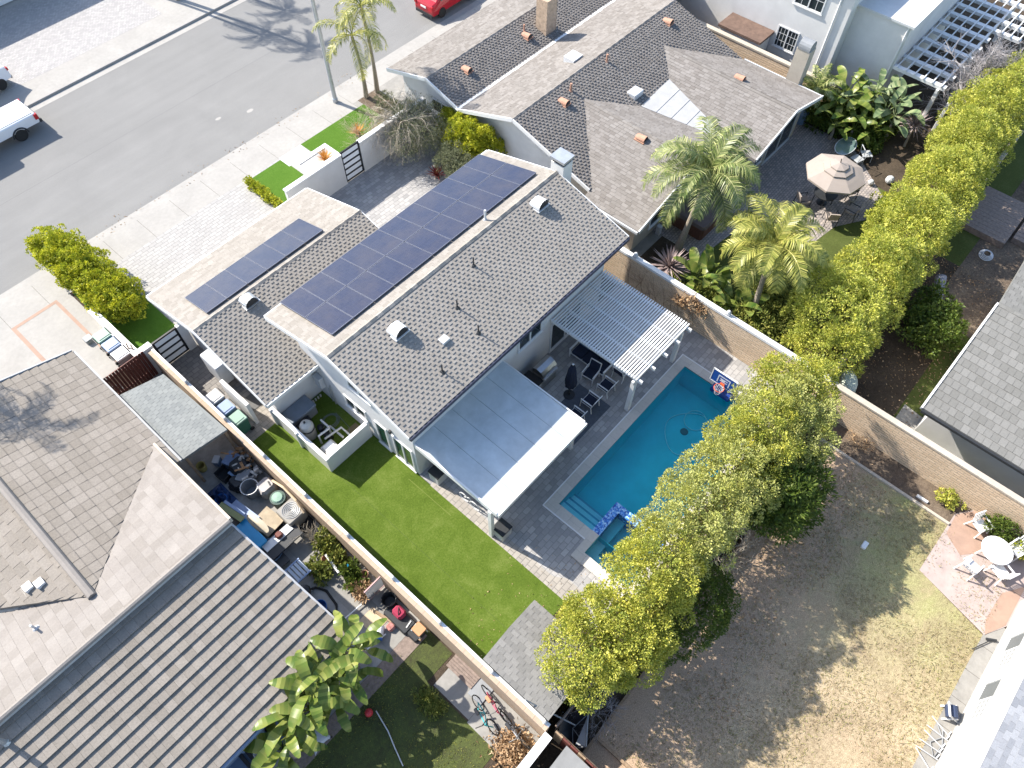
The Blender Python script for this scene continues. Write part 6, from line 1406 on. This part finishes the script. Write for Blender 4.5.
# ------------------------------------------------------------------ left neighbour's clutter
def tub(name, label, x, y, z0, r, h, m, cat, rim=None, n=18, wall=.02):
    t = thing(name, label, cat, (x, y, z0))
    f = M(); f.lathe((x, y, z0+.004), [(r*.82, 0), (r, h), (r-wall, h), (r*.8-wall, .03), (.01, .03)], n); f.build('body', m, t)
    f = M(); f.tube([(x+r*math.cos(2*PI*k/n), y+r*math.sin(2*PI*k/n), z0+h) for k in range(n+1)], .02, 5); f.build('rim', rim or m, t); return t
tub('drum', 'large dark drum with a white rim in the cluttered side yard', 2.37, 16.25, 0, .36, .62, GREYP, 'drum', rim=WPL)
t = thing('trash_can', 'dark green trash can with a pale green lid beside the block wall', 'trash can', (2.95, 12.9, 0)); x, y = 2.83, 14.93
f = M(); f.lathe((x, y, .01), [(.27, 0), (.33, .72)], 16); f.build('body', mat('dark_green_plastic', (.03, .06, .05), .5), t); f = M(); f.lathe((x, y, .735), [(.33, 0), (.32, .03), (.02, .035)], 16); f.build('rim', mat('dark_green_plastic', (.03, .06, .05), .5), t); f = M(); f.lathe((x, y, .772), [(.25, 0), (.2, .05), (.02, .06)], 16); f.build('lid', GLID, t)
x, y = 2.84, 15.86
t = thing('sack_pile', 'pale grey stuffed sack between the white-rimmed drum and the green trash can', 'sack', (x, y, 0)); f = M(); f.rbox(x-.35, x+.38, y-.35, y+.35, .01, .62, .16); f.build('body', mat('grey_sack', (.40, .38, .37), .9, var=.15), t); f = M(); f.bar((x+.15, y-.2, .64), (x+.2, y+.0, .64), .06, .02); f.build('handle', DARK, t)
x, y = 2.83, 14.09
t = thing('air_conditioner', 'beige air conditioning unit with a round top grille by the block wall', 'air conditioner', (x, y, 0))
f = M(); f.rbox(x-.45, x+.40, y-.45, y+.45, .01, .78, .06); f.build('casing', mat('putty_metal', (.24, .23, .21), .6, var=.06), t)
f = M()
for k in range(5): f.tube([(x+.07*(k+1)*math.cos(a), y+.07*(k+1)*math.sin(a), .80) for a in [i*PI/9 for i in range(19)]], .012, 4)
f.build('grille', GALV, t)
x, y = 2.84, 13.56
t = thing('tyre', 'old black tyre lying next to the air conditioning unit', 'tyre', (x, y, 0)); f = M()
f.lathe((x, y, .01), [(.2, .02), (.36, 0), (.42, .06), (.42, .16), (.36, .22), (.2, .2), (.18, .1)], 22); f.build('tread', RUBBER, t)
def crate(name, label, x, y, z, sx, sy, h, m, rot, cat='crate', lid=None):
    t = thing(name, label, cat, (x, y, z)); T = RZ(rot, (x, y, z+.004)); f = M()
    f.box(-sx, sx, -sy, sy, 0, .03, T)
    for a in ((-sx, sx, -sy, -sy+.025), (-sx, sx, sy-.025, sy), (-sx, -sx+.025, -sy+.025, sy-.025), (sx-.025, sx, -sy+.025, sy-.025)): f.box(*a, .03, h, T)
    f.build('body', m, t)
    if lid: g_ = M(); g_.rbox(-sx-.02, sx+.02, -sy-.02, sy+.02, h+.002, h+.05, .02, T); g_.build('lid', lid, t)
    return t
crate('plastic_crate', 'slate-blue lidded tote at the top of the clutter by the lean-to roof', 2.67, 17.90, 0, .3, .25, .5, DENIM, .3, lid=BLID)
crate('plastic_crate', 'slate-blue tote under the orange scrap wood', 2.56, 17.33, 0, .34, .24, .42, DENIM, .2, lid=DENIM)
crate('plastic_crate', 'grey-blue tote nearest the white-rimmed drum', 2.55, 16.93, 0, .28, .22, .5, mat('grey_blue_plastic', (.16, .2, .27), .4), .5, lid=GREYP)
crate('plastic_crate', 'black open crate in the middle of the clutter', 2.18, 17.76, 0, .36, .3, .32, DARK, .1)
crate('plastic_crate', 'dark crate against the white-rimmed drum', 2.18, 16.94, 0, .3, .26, .3, DARK, .4)
crate('plastic_crate', 'pale blue box in the clutter below the lean-to edge', 2.25, 18.44, 0, .16, .12, .35, BLID, .6, lid=WLID)
rr = random.Random(11)
t = thing('scrap_wood', 'heap of orange scrap wood pieces against the block wall', 'wood pile', (2.97, 17.79, 0)); f = M()
x, y = 2.95, 17.59
for i in range(26): a = rr.uniform(0, PI); c_ = Vector((x+rr.uniform(-.35, .5), y+rr.uniform(-.75, .6), rr.uniform(.1, .75))); d_ = Vector((math.cos(a), math.sin(a), rr.uniform(-.4, .4)))*rr.uniform(.08, .22); f.bar(c_-d_, c_+d_, rr.uniform(.04, .12), .04)
f.build('pieces', mat('orange_wood', (.42, .22, .10), .8, var=.4, scale=6), t)
t = thing('scrap_heap', 'heap of pale odds and ends beside the orange scrap wood', 'scrap', (2.89, 17.39, 0)); f = M(); x, y = 2.83, 17.10
for i in range(40): a = rr.uniform(0, PI); c_ = Vector((x+rr.uniform(-.4, .35), y+rr.uniform(-.5, .5), rr.uniform(.1, .7))); d_ = Vector((math.cos(a), math.sin(a), rr.uniform(-.5, .5)))*rr.uniform(.06, .16); f.bar(c_-d_, c_+d_, rr.uniform(.05, .12))
f.build('pieces', mat('mixed_scrap', (.48, .45, .41), .7, var=.6, scale=5), t)
t = thing('bundle', 'dark wrapped bundle under the edge of the pale lean-to roof', 'bundle', (2.6, 17.3, 0)); f = M(); f.rbox(2.3, 3.1, 17.0, 17.8, .01, .7, .2); f.rbox(1.9, 2.4, 16.6, 17.3, .01, .5, .15); f.build('cover', DARK, t)
t = thing('plank', 'curved pale board leaning along the block wall', 'plank', (3.2, 14.3, 0)); f = M(); f.tube([(3.15, 15.6, .9), (3.22, 14.9, 1.15), (3.2, 14.1, 1.1), (3.1, 13.6, .8)], .05, 5); f.build('board', PALEWOOD, t)
t = thing('tarpaulin', 'crumpled dark blue tarpaulin against the wall of the tiled house', 'tarpaulin', (1.33, 17.02, 0)); x, y = 1.30, 17.02
r = np.random.default_rng(5); f = M(); n = 9; vs = [(x-.45+.9*i/(n-1), y-.6+1.2*j/(n-1), .05+.45*abs(math.sin(i*1.3+j*.8))*math.sin(PI*i/(n-1))*math.sin(PI*j/(n-1))+.02*r.random()) for j in range(n) for i in range(n)]
f.add(vs, [(j*n+i, j*n+i+1, j*n+n+i+1, j*n+n+i) for j in range(n-1) for i in range(n-1)]); f.build('sheet', mat('blue_tarp', (.02, .045, .12), .6), t)
tub('bucket', 'blue bucket beside the crumpled tarpaulin', 1.30, 16.85, 0, .24, .3, BLUEP, 'bucket')
t = thing('board', 'pale blue panel leaning on the eave of the tiled house', 'board', (1.06, 17.12, 0)); f = M(); f.bar((1.45, 16.3, .35), (1.6, 14.9, .5), .5, .05); f.build('panel', BLID, t)
t = thing('yellow_bucket', 'dusty yellow bucket under the corner of the lean-to roof', 'bucket', (1.63, 18.80, 0)); x, y = 1.65, 18.70; f = M(); f.lathe((x, y, .01), [(.17, 0), (.2, .36), (.17, .36), (.14, .05)], 14); f.build('body', mat('dusty_yellow', (.33, .26, .08), .6), t)
t = thing('side_board', 'olive and white striped board at the corner of the beige tiled roof', 'board', (1.21, 15.92, 0)); x, y = 1.20, 15.74; f = M(); f.bar((x-.1, y+.6, .9), (x+.1, y-.6, .9), .25, .05); f.build('panel', mat('olive_board', (.26, .27, .12), .7), t); f = M(); f.bar((x+.1, y+.55, .94), (x+.28, y-.5, .94), .12, .04); f.build('trim', BLID, t)
t = thing('surfboard', 'cream surfboard leaning above the cyan bin', 'surfboard', (1.44, 14.90, 0)); x, y = 1.60, 14.60; f = M(); f.lathe((0, 0, 0), [(.02, -.03), (1, 0), (.02, .03)], 20, Matrix.Translation((x, y, .85)) @ Matrix.Rotation(-PI/2+.1, 4, 'Z') @ Matrix.Rotation(.25, 4, 'X') @ Matrix.Diagonal((.6, .2, 1, 1))); f.build('deck', mat('cream_board', (.36, .31, .23), .4), t)
M().rbox(1.72, 2.02, 13.55, 13.85, .3, .75, .08).solo('cooler', MAROON, 'dark red box between the striped board and the surfboard', 'box')
t = thing('storage_bin', 'bright cyan plastic bin along the wall of the tiled house', 'bin', (1.11, 15.00, 0)); x, y = 1.16, 14.59; f = M(); f.rbox(x-.28, x+.25, y-.75, y+.6, .2, .7, .05); f.build('body', CYANP, t); f = M(); f.rbox(x-.30, x+.27, y-.78, y+.62, .702, .76, .04); f.build('lid', CYANP, t)
t = thing('plywood_sheet', 'pale plywood sheet lying across the path by the air conditioning unit', 'board', (1.95, 14.63, 0)); x, y = 1.94, 14.60; f = M(); f.box(-.45, .45, -.5, .5, 0, .03, Matrix.Translation((x, y, .4)) @ Matrix.Rotation(.1, 4, 'Z')); f.build('sheet', mat('dusty_plywood', (.34, .28, .20), .85, var=.2, scale=4), t); f = M(); f.box(-.35, .35, -.4, .4, -.38, -.01, Matrix.Translation((x, y, .4))); f.build('support', DARK, t)
t = thing('work_table', 'dark bench with a white plank laid along its edge', 'bench', (1.86, 13.72, 0)); x, y = 1.82, 13.43; f = M(); f.box(x-.75, x+.75, y-.32, y+.3, .48, .56); f.build('tabletop', DARK, t)
f = M(); f.box(x-.7, x+.6, y+.08, y+.42, .565, .6); f.build('plank', WPL, t)
for sx in (-.65, .65): f = M(); f.box(x+sx-.04, x+sx+.04, y-.28, y+.26, .01, .48); f.build('leg', GREYP, t)
tub('paddling_pool', 'round dark blue paddling pool at the eave of the striped roof', 1.24, 13.61, 0, .5, .35, BLUEP, 'paddling pool', rim=DENIM)
t = thing('folding_chair', 'folded dark garden chair beyond the paddling pool', 'chair', (1.32, 12.97, 0)); x, y = 1.29, 12.98
f = M(); f.box(x-.3, x+.25, y-.25, y+.25, .3, .35); f.build('seat', DARK, t)
for sx in (-.28, .23):
    for sy in (-.23, .23): f = M(); f.bar((x+sx, y+sy, .3), (x+sx, y+sy*1.2, .01), .03); f.build('leg', GREYP, t)
t = thing('louvre_panel', 'pale blue louvred shutter lying at the roof edge', 'shutter', (1.33, 12.03, 0)); x, y = 1.23, 12.03
f = M(); f.box(x-.85, x+.55, y-.38, y-.33, .6, .66); f.box(x-.85, x+.55, y+.33, y+.38, .6, .66); f.build('frame', BLID, t)
for i in range(9): f = M(); f.box(x-.83+i*.155, x-.72+i*.155, y-.33, y+.33, .61, .64); f.build('louvre', mat('pale_blue_louvre', (.36, .42, .50), .5), t)
t = thing('barbecue_grill', 'black kettle barbecue standing by the louvred shutter', 'barbecue', (1.07, 11.37, 0)); x, y = 1.06, 11.23; f = M(); f.lathe((x, y, .45), [(.02, 0), (.22, .08), (.28, .2), (.24, .34), (.05, .42)], 14); f.build('bowl', BLACK, t)
for k in range(3): a = k*2.1; f = M(); f.bar((x+.15*math.cos(a), y+.15*math.sin(a), .5), (x+.3*math.cos(a), y+.3*math.sin(a), .01), .03); f.build('leg', GREYP, t)
mb = M(); x, y = 1.39, 10.76
mb.tube([(x-.9, y+1.0, .1), (x-.4, y+.7, .08), (x+.1, y+.5, .06), (x+.3, y+.1, .05), (x+.2, y-.6, .05), (x-.1, y-1.0, .05), (x-.2, y-.4, .1)], .05, 6); mb.solo('black_hose', RUBBER, 'thick black hose snaking along the grey path beside the striped roof', 'hose')
t = thing('crate_stack', 'bright blue bucket with tools beside the black hose', 'bucket', (1.13, 10.47, 0)); x, y = 1.11, 10.46; f = M(); f.lathe((x, y, .01), [(.22, 0), (.27, .38), (.25, .38), (.2, .05)], 14); f.build('body', BLUEP, t); f = M(); f.lathe((x-.1, y-.45, .01), [(.2, 0), (.22, .2), (.02, .22)], 12); f.build('lid', BLUEP, t)
# planted strip along the wall
tuft('bed_plant', 'leafy green plant at the top of the bed along the block wall', [((*(2.92, 12.34,), .25), (.32, .4, .28)), ((*(2.85, 11.61,), .25), (.3, .45, .25))], L_WEED, 101, L=.18, W=.08)
tuft('bed_plant', 'spreading green plant spilling over the concrete path', [((*(2.02, 11.45,), .16), (.35, .3, .18)), ((*(2.00, 11.83,), .15), (.3, .25, .16))], L_WEED, 102, L=.18, W=.08)
tuft('bed_plant', 'dark leafy plant in the middle of the planted bed', [((*(2.76, 10.75,), .25), (.3, .4, .26)), ((*(2.65, 10.22,), .2), (.28, .3, .2))], L_GRN, 103, L=.18, W=.08)
tuft('bed_plant', 'brownish straggly plant at the low end of the planted bed', [((*(2.55, 9.73,), .25), (.28, .35, .2))], L_DRY, 104, L=.16, W=.05, dens=20)
bare('dry_plant', 'cluster of pale bare stems in the planted bed by the black tyre', (*(2.68, 12.77,),), 9, .5, .018, 2, TWIG, 21, up=1.2)
t = thing('garden_stake', 'white fallen stake lying across the planted bed', 'stake', (2.57, 11.43, 0)); f = M(); f.bar((*(2.58, 11.80,), .45), (*(2.45, 10.92,), .35), .09, .04); f.build('board', WPL, t)
t = thing('garden_stake', 'bright blue stick in the planted bed', 'stake', (2.77, 10.72, 0)); f = M(); f.bar((*(2.89, 10.86,), .5), (*(2.68, 10.48,), .3), .06, .04); f.build('stick', CYANP, t)
M().lathe((*(3.09, 10.18,), .004), [(.12, 0), (.16, .26), (.14, .26), (.1, .05)], 12).solo('flower_pot', TERRA, 'clay flower pot in the planted bed by the block wall', 'pot')
M().lathe((*(2.48, 11.77,), .004), [(.12, 0), (.16, .26), (.14, .26), (.1, .05)], 12).solo('flower_pot', TERRA, 'clay flower pot next to the white fallen stake', 'pot')
# louvred crate corner, pots, bag, chair
t = thing('slatted_screen', 'grey slatted screen standing across the end of the planted bed', 'screen', (3.04, 9.29, 0)); x, y = 3.05, 9.23
f = M(); f.bar((x-.55, y+.1, .1), (x+.6, y+.1, .1), .05, .05); f.bar((x-.55, y+.1, 1.15), (x+.6, y+.1, 1.15), .05, .05); f.build('frame', mat('rosy_frame', (.42, .28, .27), .6), t)
for i in range(9): z = .2+i*.105; f = M(); f.bar((x-.52, y+.1, z), (x+.57, y+.1, z), .02, .075); f.build('slat', GREYP, t)
tub('plant_pot', 'large black plant pot behind the slatted screen', 3.02, 8.71, 0, .28, .4, DARK, 'pot')
t = thing('duffel_bag', 'crimson bag on the black sacks beside the block wall', 'bag', (2.96, 8.10, 0)); x, y = 2.95, 8.08; f = M(); f.rbox(x-.2, x+.2, y-.25, y+.25, .22, .46, .1); f.build('body', mat('crimson_fabric', (.30, .03, .07), .9), t); f = M(); f.tube([(x-.1, y-.1, .46), (x, y, .54), (x+.1, y+.1, .46)], .02); f.build('handle', DARK, t)
t = thing('black_sacks', 'black sacks piled along the foot of the block wall', 'sack', (2.90, 7.91, 0)); x, y = 2.84, 7.84; f = M(); f.rbox(x-.32, x+.3, y-.5, y+.75, .01, .22, .08); f.rbox(x-.25, x+.3, y-1.0, y-.45, .01, .18, .08); f.build('pile', DARK, t); f = M()
for i in range(3): f.bar((x-.1+.05*i, y-.35-.22*i, .24), (x+.2+.05*i, y-.3-.22*i, .24), .05, .02)
f.build('strap', LGREYP, t)
t = thing('stool', 'tan wooden stool between the black sacks and the lawn', 'stool', (3.01, 7.01, 0)); x, y = 3.00, 7.05; f = M(); f.rbox(x-.2, x+.2, y-.22, y+.22, .42, .48, .03); f.build('seat', mat('tan_leather', (.45, .24, .12), .6), t)
for sx in (-.17, .17):
    for sy in (-.18, .18): f = M(); f.bar((x+sx, y+sy, .42), (x+sx*1.15, y+sy*1.15, .01), .035); f.build('leg', LGREYP, t)
t = thing('timber_edging', 'crooked timber edging between the black sacks and the grass', 'timber', (2.61, 7.45, 0)); f = M(); f.bar((*(2.40, 8.81,), .1), (*(2.55, 8.03,), .1), .1, .12); f.bar((*(2.55, 8.03,), .1), (*(2.81, 6.79,), .1), .1, .12); f.build('board', WOOD, t)
t = thing('paint_bucket', 'white and blue bucket lying on its side at the end of the concrete', 'bucket', (1.91, 8.09, 0)); x, y = 1.94, 8.12; f = M(); f.tube([(x-.15, y-.1, .18), (x+.2, y+.15, .18)], .17, 14); f.build('body', WPL, t); f = M(); f.tube([(x-.2, y-.14, .18), (x-.15, y-.1, .18)], .18, 14); f.build('lid', BLUEP, t)
t = thing('rag_bundle', 'small red and white bundle beside the lying bucket', 'bundle', (2.37, 8.00, 0)); x, y = 2.39, 7.97; f = M(); f.rbox(x-.15, x+.15, y-.12, y+.16, .01, .2, .06); f.build('cloth', mat('red_white_cloth', (.40, .18, .16), .9, var=.5, scale=7), t)
for lab, a, b in (('thin white pole lying across the concrete above the lying bucket', (1.37, 9.51), (2.71, 9.37)), ('thin white pole lying between the lying bucket and the banana clump', (0.84, 8.09), (2.09, 7.93))):
    f = M(); f.tube([(*a, .12), (*b, .12)], .028, 6); f.solo('pole', WPL, lab, 'pole')
M().box(*(lambda x, y: (x-.35, x+.35, y-.4, y+.4, .013, .03))(2.10, 8.67)).solo('plywood_offcut', PALEWOOD, 'square of pale plywood inside the timber edging beside the lying bucket', 'board')
# deck strip, bicycles, leaves
t = thing('deck_pallet', 'brown plank pallet lying against the block wall beside the lawn slab', 'pallet', (3.20, 4.86, 0)); x, y = 3.15, 4.86
for i in range(7): f = M(); f.box(x-.36+i*.105, x-.265+i*.105, y-.62, y+.62, .05, .09); f.build('plank', GREYWOOD, t)
for sy in (-.5, 0, .5): f = M(); f.box(x-.36, x+.36, y+sy-.04, y+sy+.04, .013, .05); f.build('bearer', WOOD, t)
x, y = 3.04, 3.92
M().rbox(x-.42, x+.42, y-.32, y+.32, .014, .06, .02).solo('rubber_mat', GREYP, 'dark grey mat between the plank pallet and the bicycles', 'mat')
def bicycle(label, x, y, a, m, m2, lean=.35):
    t = thing('bicycle', label, 'bicycle', (x, y, .013), 0, None)
    T = Matrix.Translation((x, y, .015)) @ Matrix.Rotation(a, 4, 'Z') @ Matrix.Rotation(lean, 4, 'X')
    P = lambda u, z, s=0: T @ Vector((u, s, z))
    for u in (-.48, .48):
        f = M(); f.tube([P(u+.3*math.cos(k), .31+.3*math.sin(k)) for k in [i*PI/11 for i in range(23)]], .022, 6); w = f.build('wheel', RUBBER, t)
        f = M()
        for k in range(8): f.tube([P(u, .31), P(u+.28*math.cos(k*PI/4), .31+.28*math.sin(k*PI/4))], .004, 3)
        f.build('spokes', GALV, w)
    f = M()
    for p, q in (((-.48, .31), (-.05, .28)), ((-.48, .31), (-.18, .68)), ((-.18, .68), (-.05, .28)), ((-.05, .28), (.34, .66)), ((-.16, .62), (.32, .72)), ((.32, .78), (.48, .31))): f.tube([P(*p), P(*q)], .022, 6)
    f.build('frame', m, t)
    f = M(); f.tube([P(.31, .78), P(.28, .92)], .015); f.tube([P(.22, .92, -.28), P(.30, .93, 0), P(.22, .92, .28)], .018); f.build('handlebar', BLACK, t)
    f = M(); f.rbox(-.13, .13, -.07, .07, 0, .05, .03, T @ Matrix.Translation((-.2, 0, .76))); f.build('saddle', m2, t)
    f = M(); f.tube([P(-.05, .28, -.1), P(-.05, .28, .1)], .03); f.tube([P(.05, .2, .1), P(-.15, .36, -.1)], .015); f.build('pedals', DARK, t)
bicycle('teal bicycle leaning with its wheels towards the lawn slab', *(2.64, 3.20,), -PI/2-.25, mat('teal_paint', (.05, .36, .38), .35), BLACK, .5)
bicycle('pink and red bicycle leaning nearest the block wall', *(3.07, 3.21,), -PI/2-.2, mat('pink_paint', (.50, .08, .14), .35), mat('tan_saddle', (.4, .2, .1), .5), .3)
bicycle('grey bicycle tangled behind the dead leaf pile', *(2.91, 2.13,), -PI/2-.15, GALV, DARK, .3)
mb = M(); r = np.random.default_rng(55); x, y = 2.36, 1.82
pp = np.stack([r.normal(x, .33, 1500), r.normal(y, .33, 1500), np.zeros(1500)], 1); pp[:, 2] = .03+.5*np.exp(-((pp[:, 0]-x)**2+(pp[:, 1]-y)**2)/.2)*r.random(1500)
mb.np(*leafquads(pp, r.normal(size=pp.shape), .16, .07, 56)); mb.solo('leaf_pile', L_DRY, 'heap of dead brown leaves in the corner beside the bicycles', 'leaf pile')
x, y = -0.18, 6.38
t = thing('ball', 'red ball on the shaded left lawn', 'ball', (x, y, 0)); f = M(); f.ball((x, y, .155), .15, 14); f.build('surface', REDP, t, smooth=True)
x, y = -1.93, 7.14
t = thing('cushion', 'pale star-cornered cushion lying on the shaded lawn', 'cushion', (x, y, 0)); f = M(); n = 9; vs = []
for s in (1, -1):
    for j in range(n):
        for i in range(n):
            u = -1+2*i/(n-1); v = -1+2*j/(n-1); k = 1-.22*(1-max(u*u, v*v))-.16*(1-abs(u*v)); vs.append((x+.40*u*(1-.25*(1-v*v)), y+.40*v*(1-.25*(1-u*u)), .13+s*.10*(1-u*u)**.6*(1-v*v)**.6))
f.add(vs, [(j*n+i, j*n+i+1, j*n+n+i+1, j*n+n+i) for j in range(n-1) for i in range(n-1)]+[(81+j*n+i, 81+j*n+n+i, 81+j*n+n+i+1, 81+j*n+i+1) for j in range(n-1) for i in range(n-1)]); f.build('cover', LGREYP, t)
f = M(); f.tube([(*(0.03, 6.26,), .04), (*(-0.14, 5.46,), .06), (*(-0.35, 4.89,), .05), (*(-0.55, 4.28,), .04)], .022, 5); f.solo('rope', LGREYP, 'pale rope lying down the middle of the shaded left lawn', 'rope')
# sofas at the rear wall of the tiled house
def sofa(label, x, y, w, m, cush):
    t = thing('patio_sofa', label, 'sofa', (x, y, 0))
    f = M(); f.box(x-w, x+w, y-.42, y+.42, .02, .36); f.box(x-w, x-w+.12, y-.42, y+.42, .36, .6); f.box(x+w-.12, x+w, y-.42, y+.42, .36, .6); f.box(x-w+.12, x+w-.12, y+.3, y+.42, .36, .78); f.build('frame', DARK, t)
    f = M(); f.rbox(x-w+.14, x+w-.14, y-.40, y+.28, .362, .50, .05); f.build('seat_cushion', cush, t)
    f = M(); f.rbox(x-w+.14, x+w-.14, y+.12, y+.298, .502, .8, .05); f.build('back_cushion', cush, t); return t
CU = mat('slate_blue_cushion', (.12, .17, .26), .9, var=.1)
sofa('dark wicker armchair with a slate-blue cushion under the banana leaves', *(-2.40, 8.13,), .55, DARK, CU)
sofa('dark wicker armchair with a slate-blue cushion and a pale bowl on it', *(-3.41, 8.38,), .62, DARK, CU)
sofa('dark wicker armchair cut by the bottom edge beside the rear wall of the tiled house', *(-4.29, 8.45,), .6, DARK, CU)
tub('bowl', 'pale bowl on the middle wicker armchair', -3.47, 8.14, .502, .2, .14, LGREYP, 'bowl')
M().rbox(*(-3.75, -3.3, 6.9, 7.35, .55, .72), .06).solo('pillow', mat('lime_fabric', (.30, .38, .10), .9), 'lime green pillow on the armchair cut by the bottom edge', 'pillow')
# black cover frame beside the dead shrub
t = thing('trampoline_cover', 'torn black sheet hanging on a pale pole frame behind the grey shed', 'cover', (4.3, .6, 0))
f = M(); P5 = [(*(4.27, 1.22,), 1.0), (*(4.79, 0.54,), 1.0), (*(3.98, -0.03,), .9), (*(3.69, 0.27,), .5), (*(3.61, 0.90,), .9)]
c_ = (*(4.16, 0.66,), .55)
f.add(P5+[c_], [(i, (i+1) % 5, 5) for i in range(5)]); f.add([tuple(np.array(p)-[0, 0, .02]) for p in P5+[c_]], [((i+1) % 5, i, 5) for i in range(5)]); f.build('sheet', BLACK, t)
f = M()
for i in range(1, 4): f.tube([P5[i], c_], .018, 5)
for i in range(5): f.tube([P5[i], (P5[i][0], P5[i][1], 0)], .02, 5)
f.tube([P5[1], P5[2]], .03, 5); f.tube([P5[2], P5[3]], .03, 5); f.tube([(*(3.50, 2.31,), 2.5), (*(4.19, 0.65,), 1.2)], .025, 5); f.build('frame', GREYP, t)
f = M(); f.add([P5[1], P5[2], (P5[2][0]-.2, P5[2][1]+.3, .8), (P5[1][0]-.3, P5[1][1]-.1, .9)], [(0, 1, 2, 3)]); f.build('flap', GREYP, t)

# ------------------------------------------------------------------ camera, sun, sky
cam = bpy.data.cameras.new('camera'); co = bpy.data.objects.new('camera', cam); COL.objects.link(co)
r_ = Vector((0.66341789, -0.74822569, 0.00591715)); u_ = Vector((0.63102422, 0.56371532, 0.5329479)); f_ = Vector((0.4021009, 0.34983331, -0.84612737))
co.matrix_world = Matrix(((r_.x, u_.x, -f_.x, 0), (r_.y, u_.y, -f_.y, 0), (r_.z, u_.z, -f_.z, 28.5), (0, 0, 0, 1)))
cam.sensor_width = 36; cam.lens = 739.396/1024*36; cam.clip_end = 2000; cam.clip_start = .5
scn.camera = co
EL = R(39.5); AZ = math.atan2(-.215, .976)
d_ = Vector((math.sin(AZ)*math.cos(EL), math.cos(AZ)*math.cos(EL), math.sin(EL)))
sun = bpy.data.lights.new('sun', 'SUN'); sun.energy = 4.8; sun.angle = R(.53); sun.color = (1, .935, .84)
so = bpy.data.objects.new('sun', sun); COL.objects.link(so); so.rotation_euler = (-d_).to_track_quat('-Z', 'Y').to_euler(); so.location = (0, 0, 60)
w = bpy.data.worlds.new('World'); scn.world = w; w.use_nodes = True; nt = w.node_tree
sky = nt.nodes.new('ShaderNodeTexSky'); sky.sky_type = 'NISHITA'; sky.sun_disc = False; sky.sun_elevation = EL; sky.sun_rotation = AZ
sky.air_density = 1.0; sky.dust_density = 1.0; sky.ozone_density = 1.0
nt.links.new(sky.outputs[0], nt.nodes['Background'].inputs[0]); nt.nodes['Background'].inputs[1].default_value = .15
vs_ = scn.view_settings; vs_.view_transform = 'Standard'; vs_.look = 'None'; vs_.gamma = 1; vs_.exposure = 1.22
scn.cycles.max_bounces = 6; scn.cycles.transparent_max_bounces = 12
scn.cycles.use_denoising = True
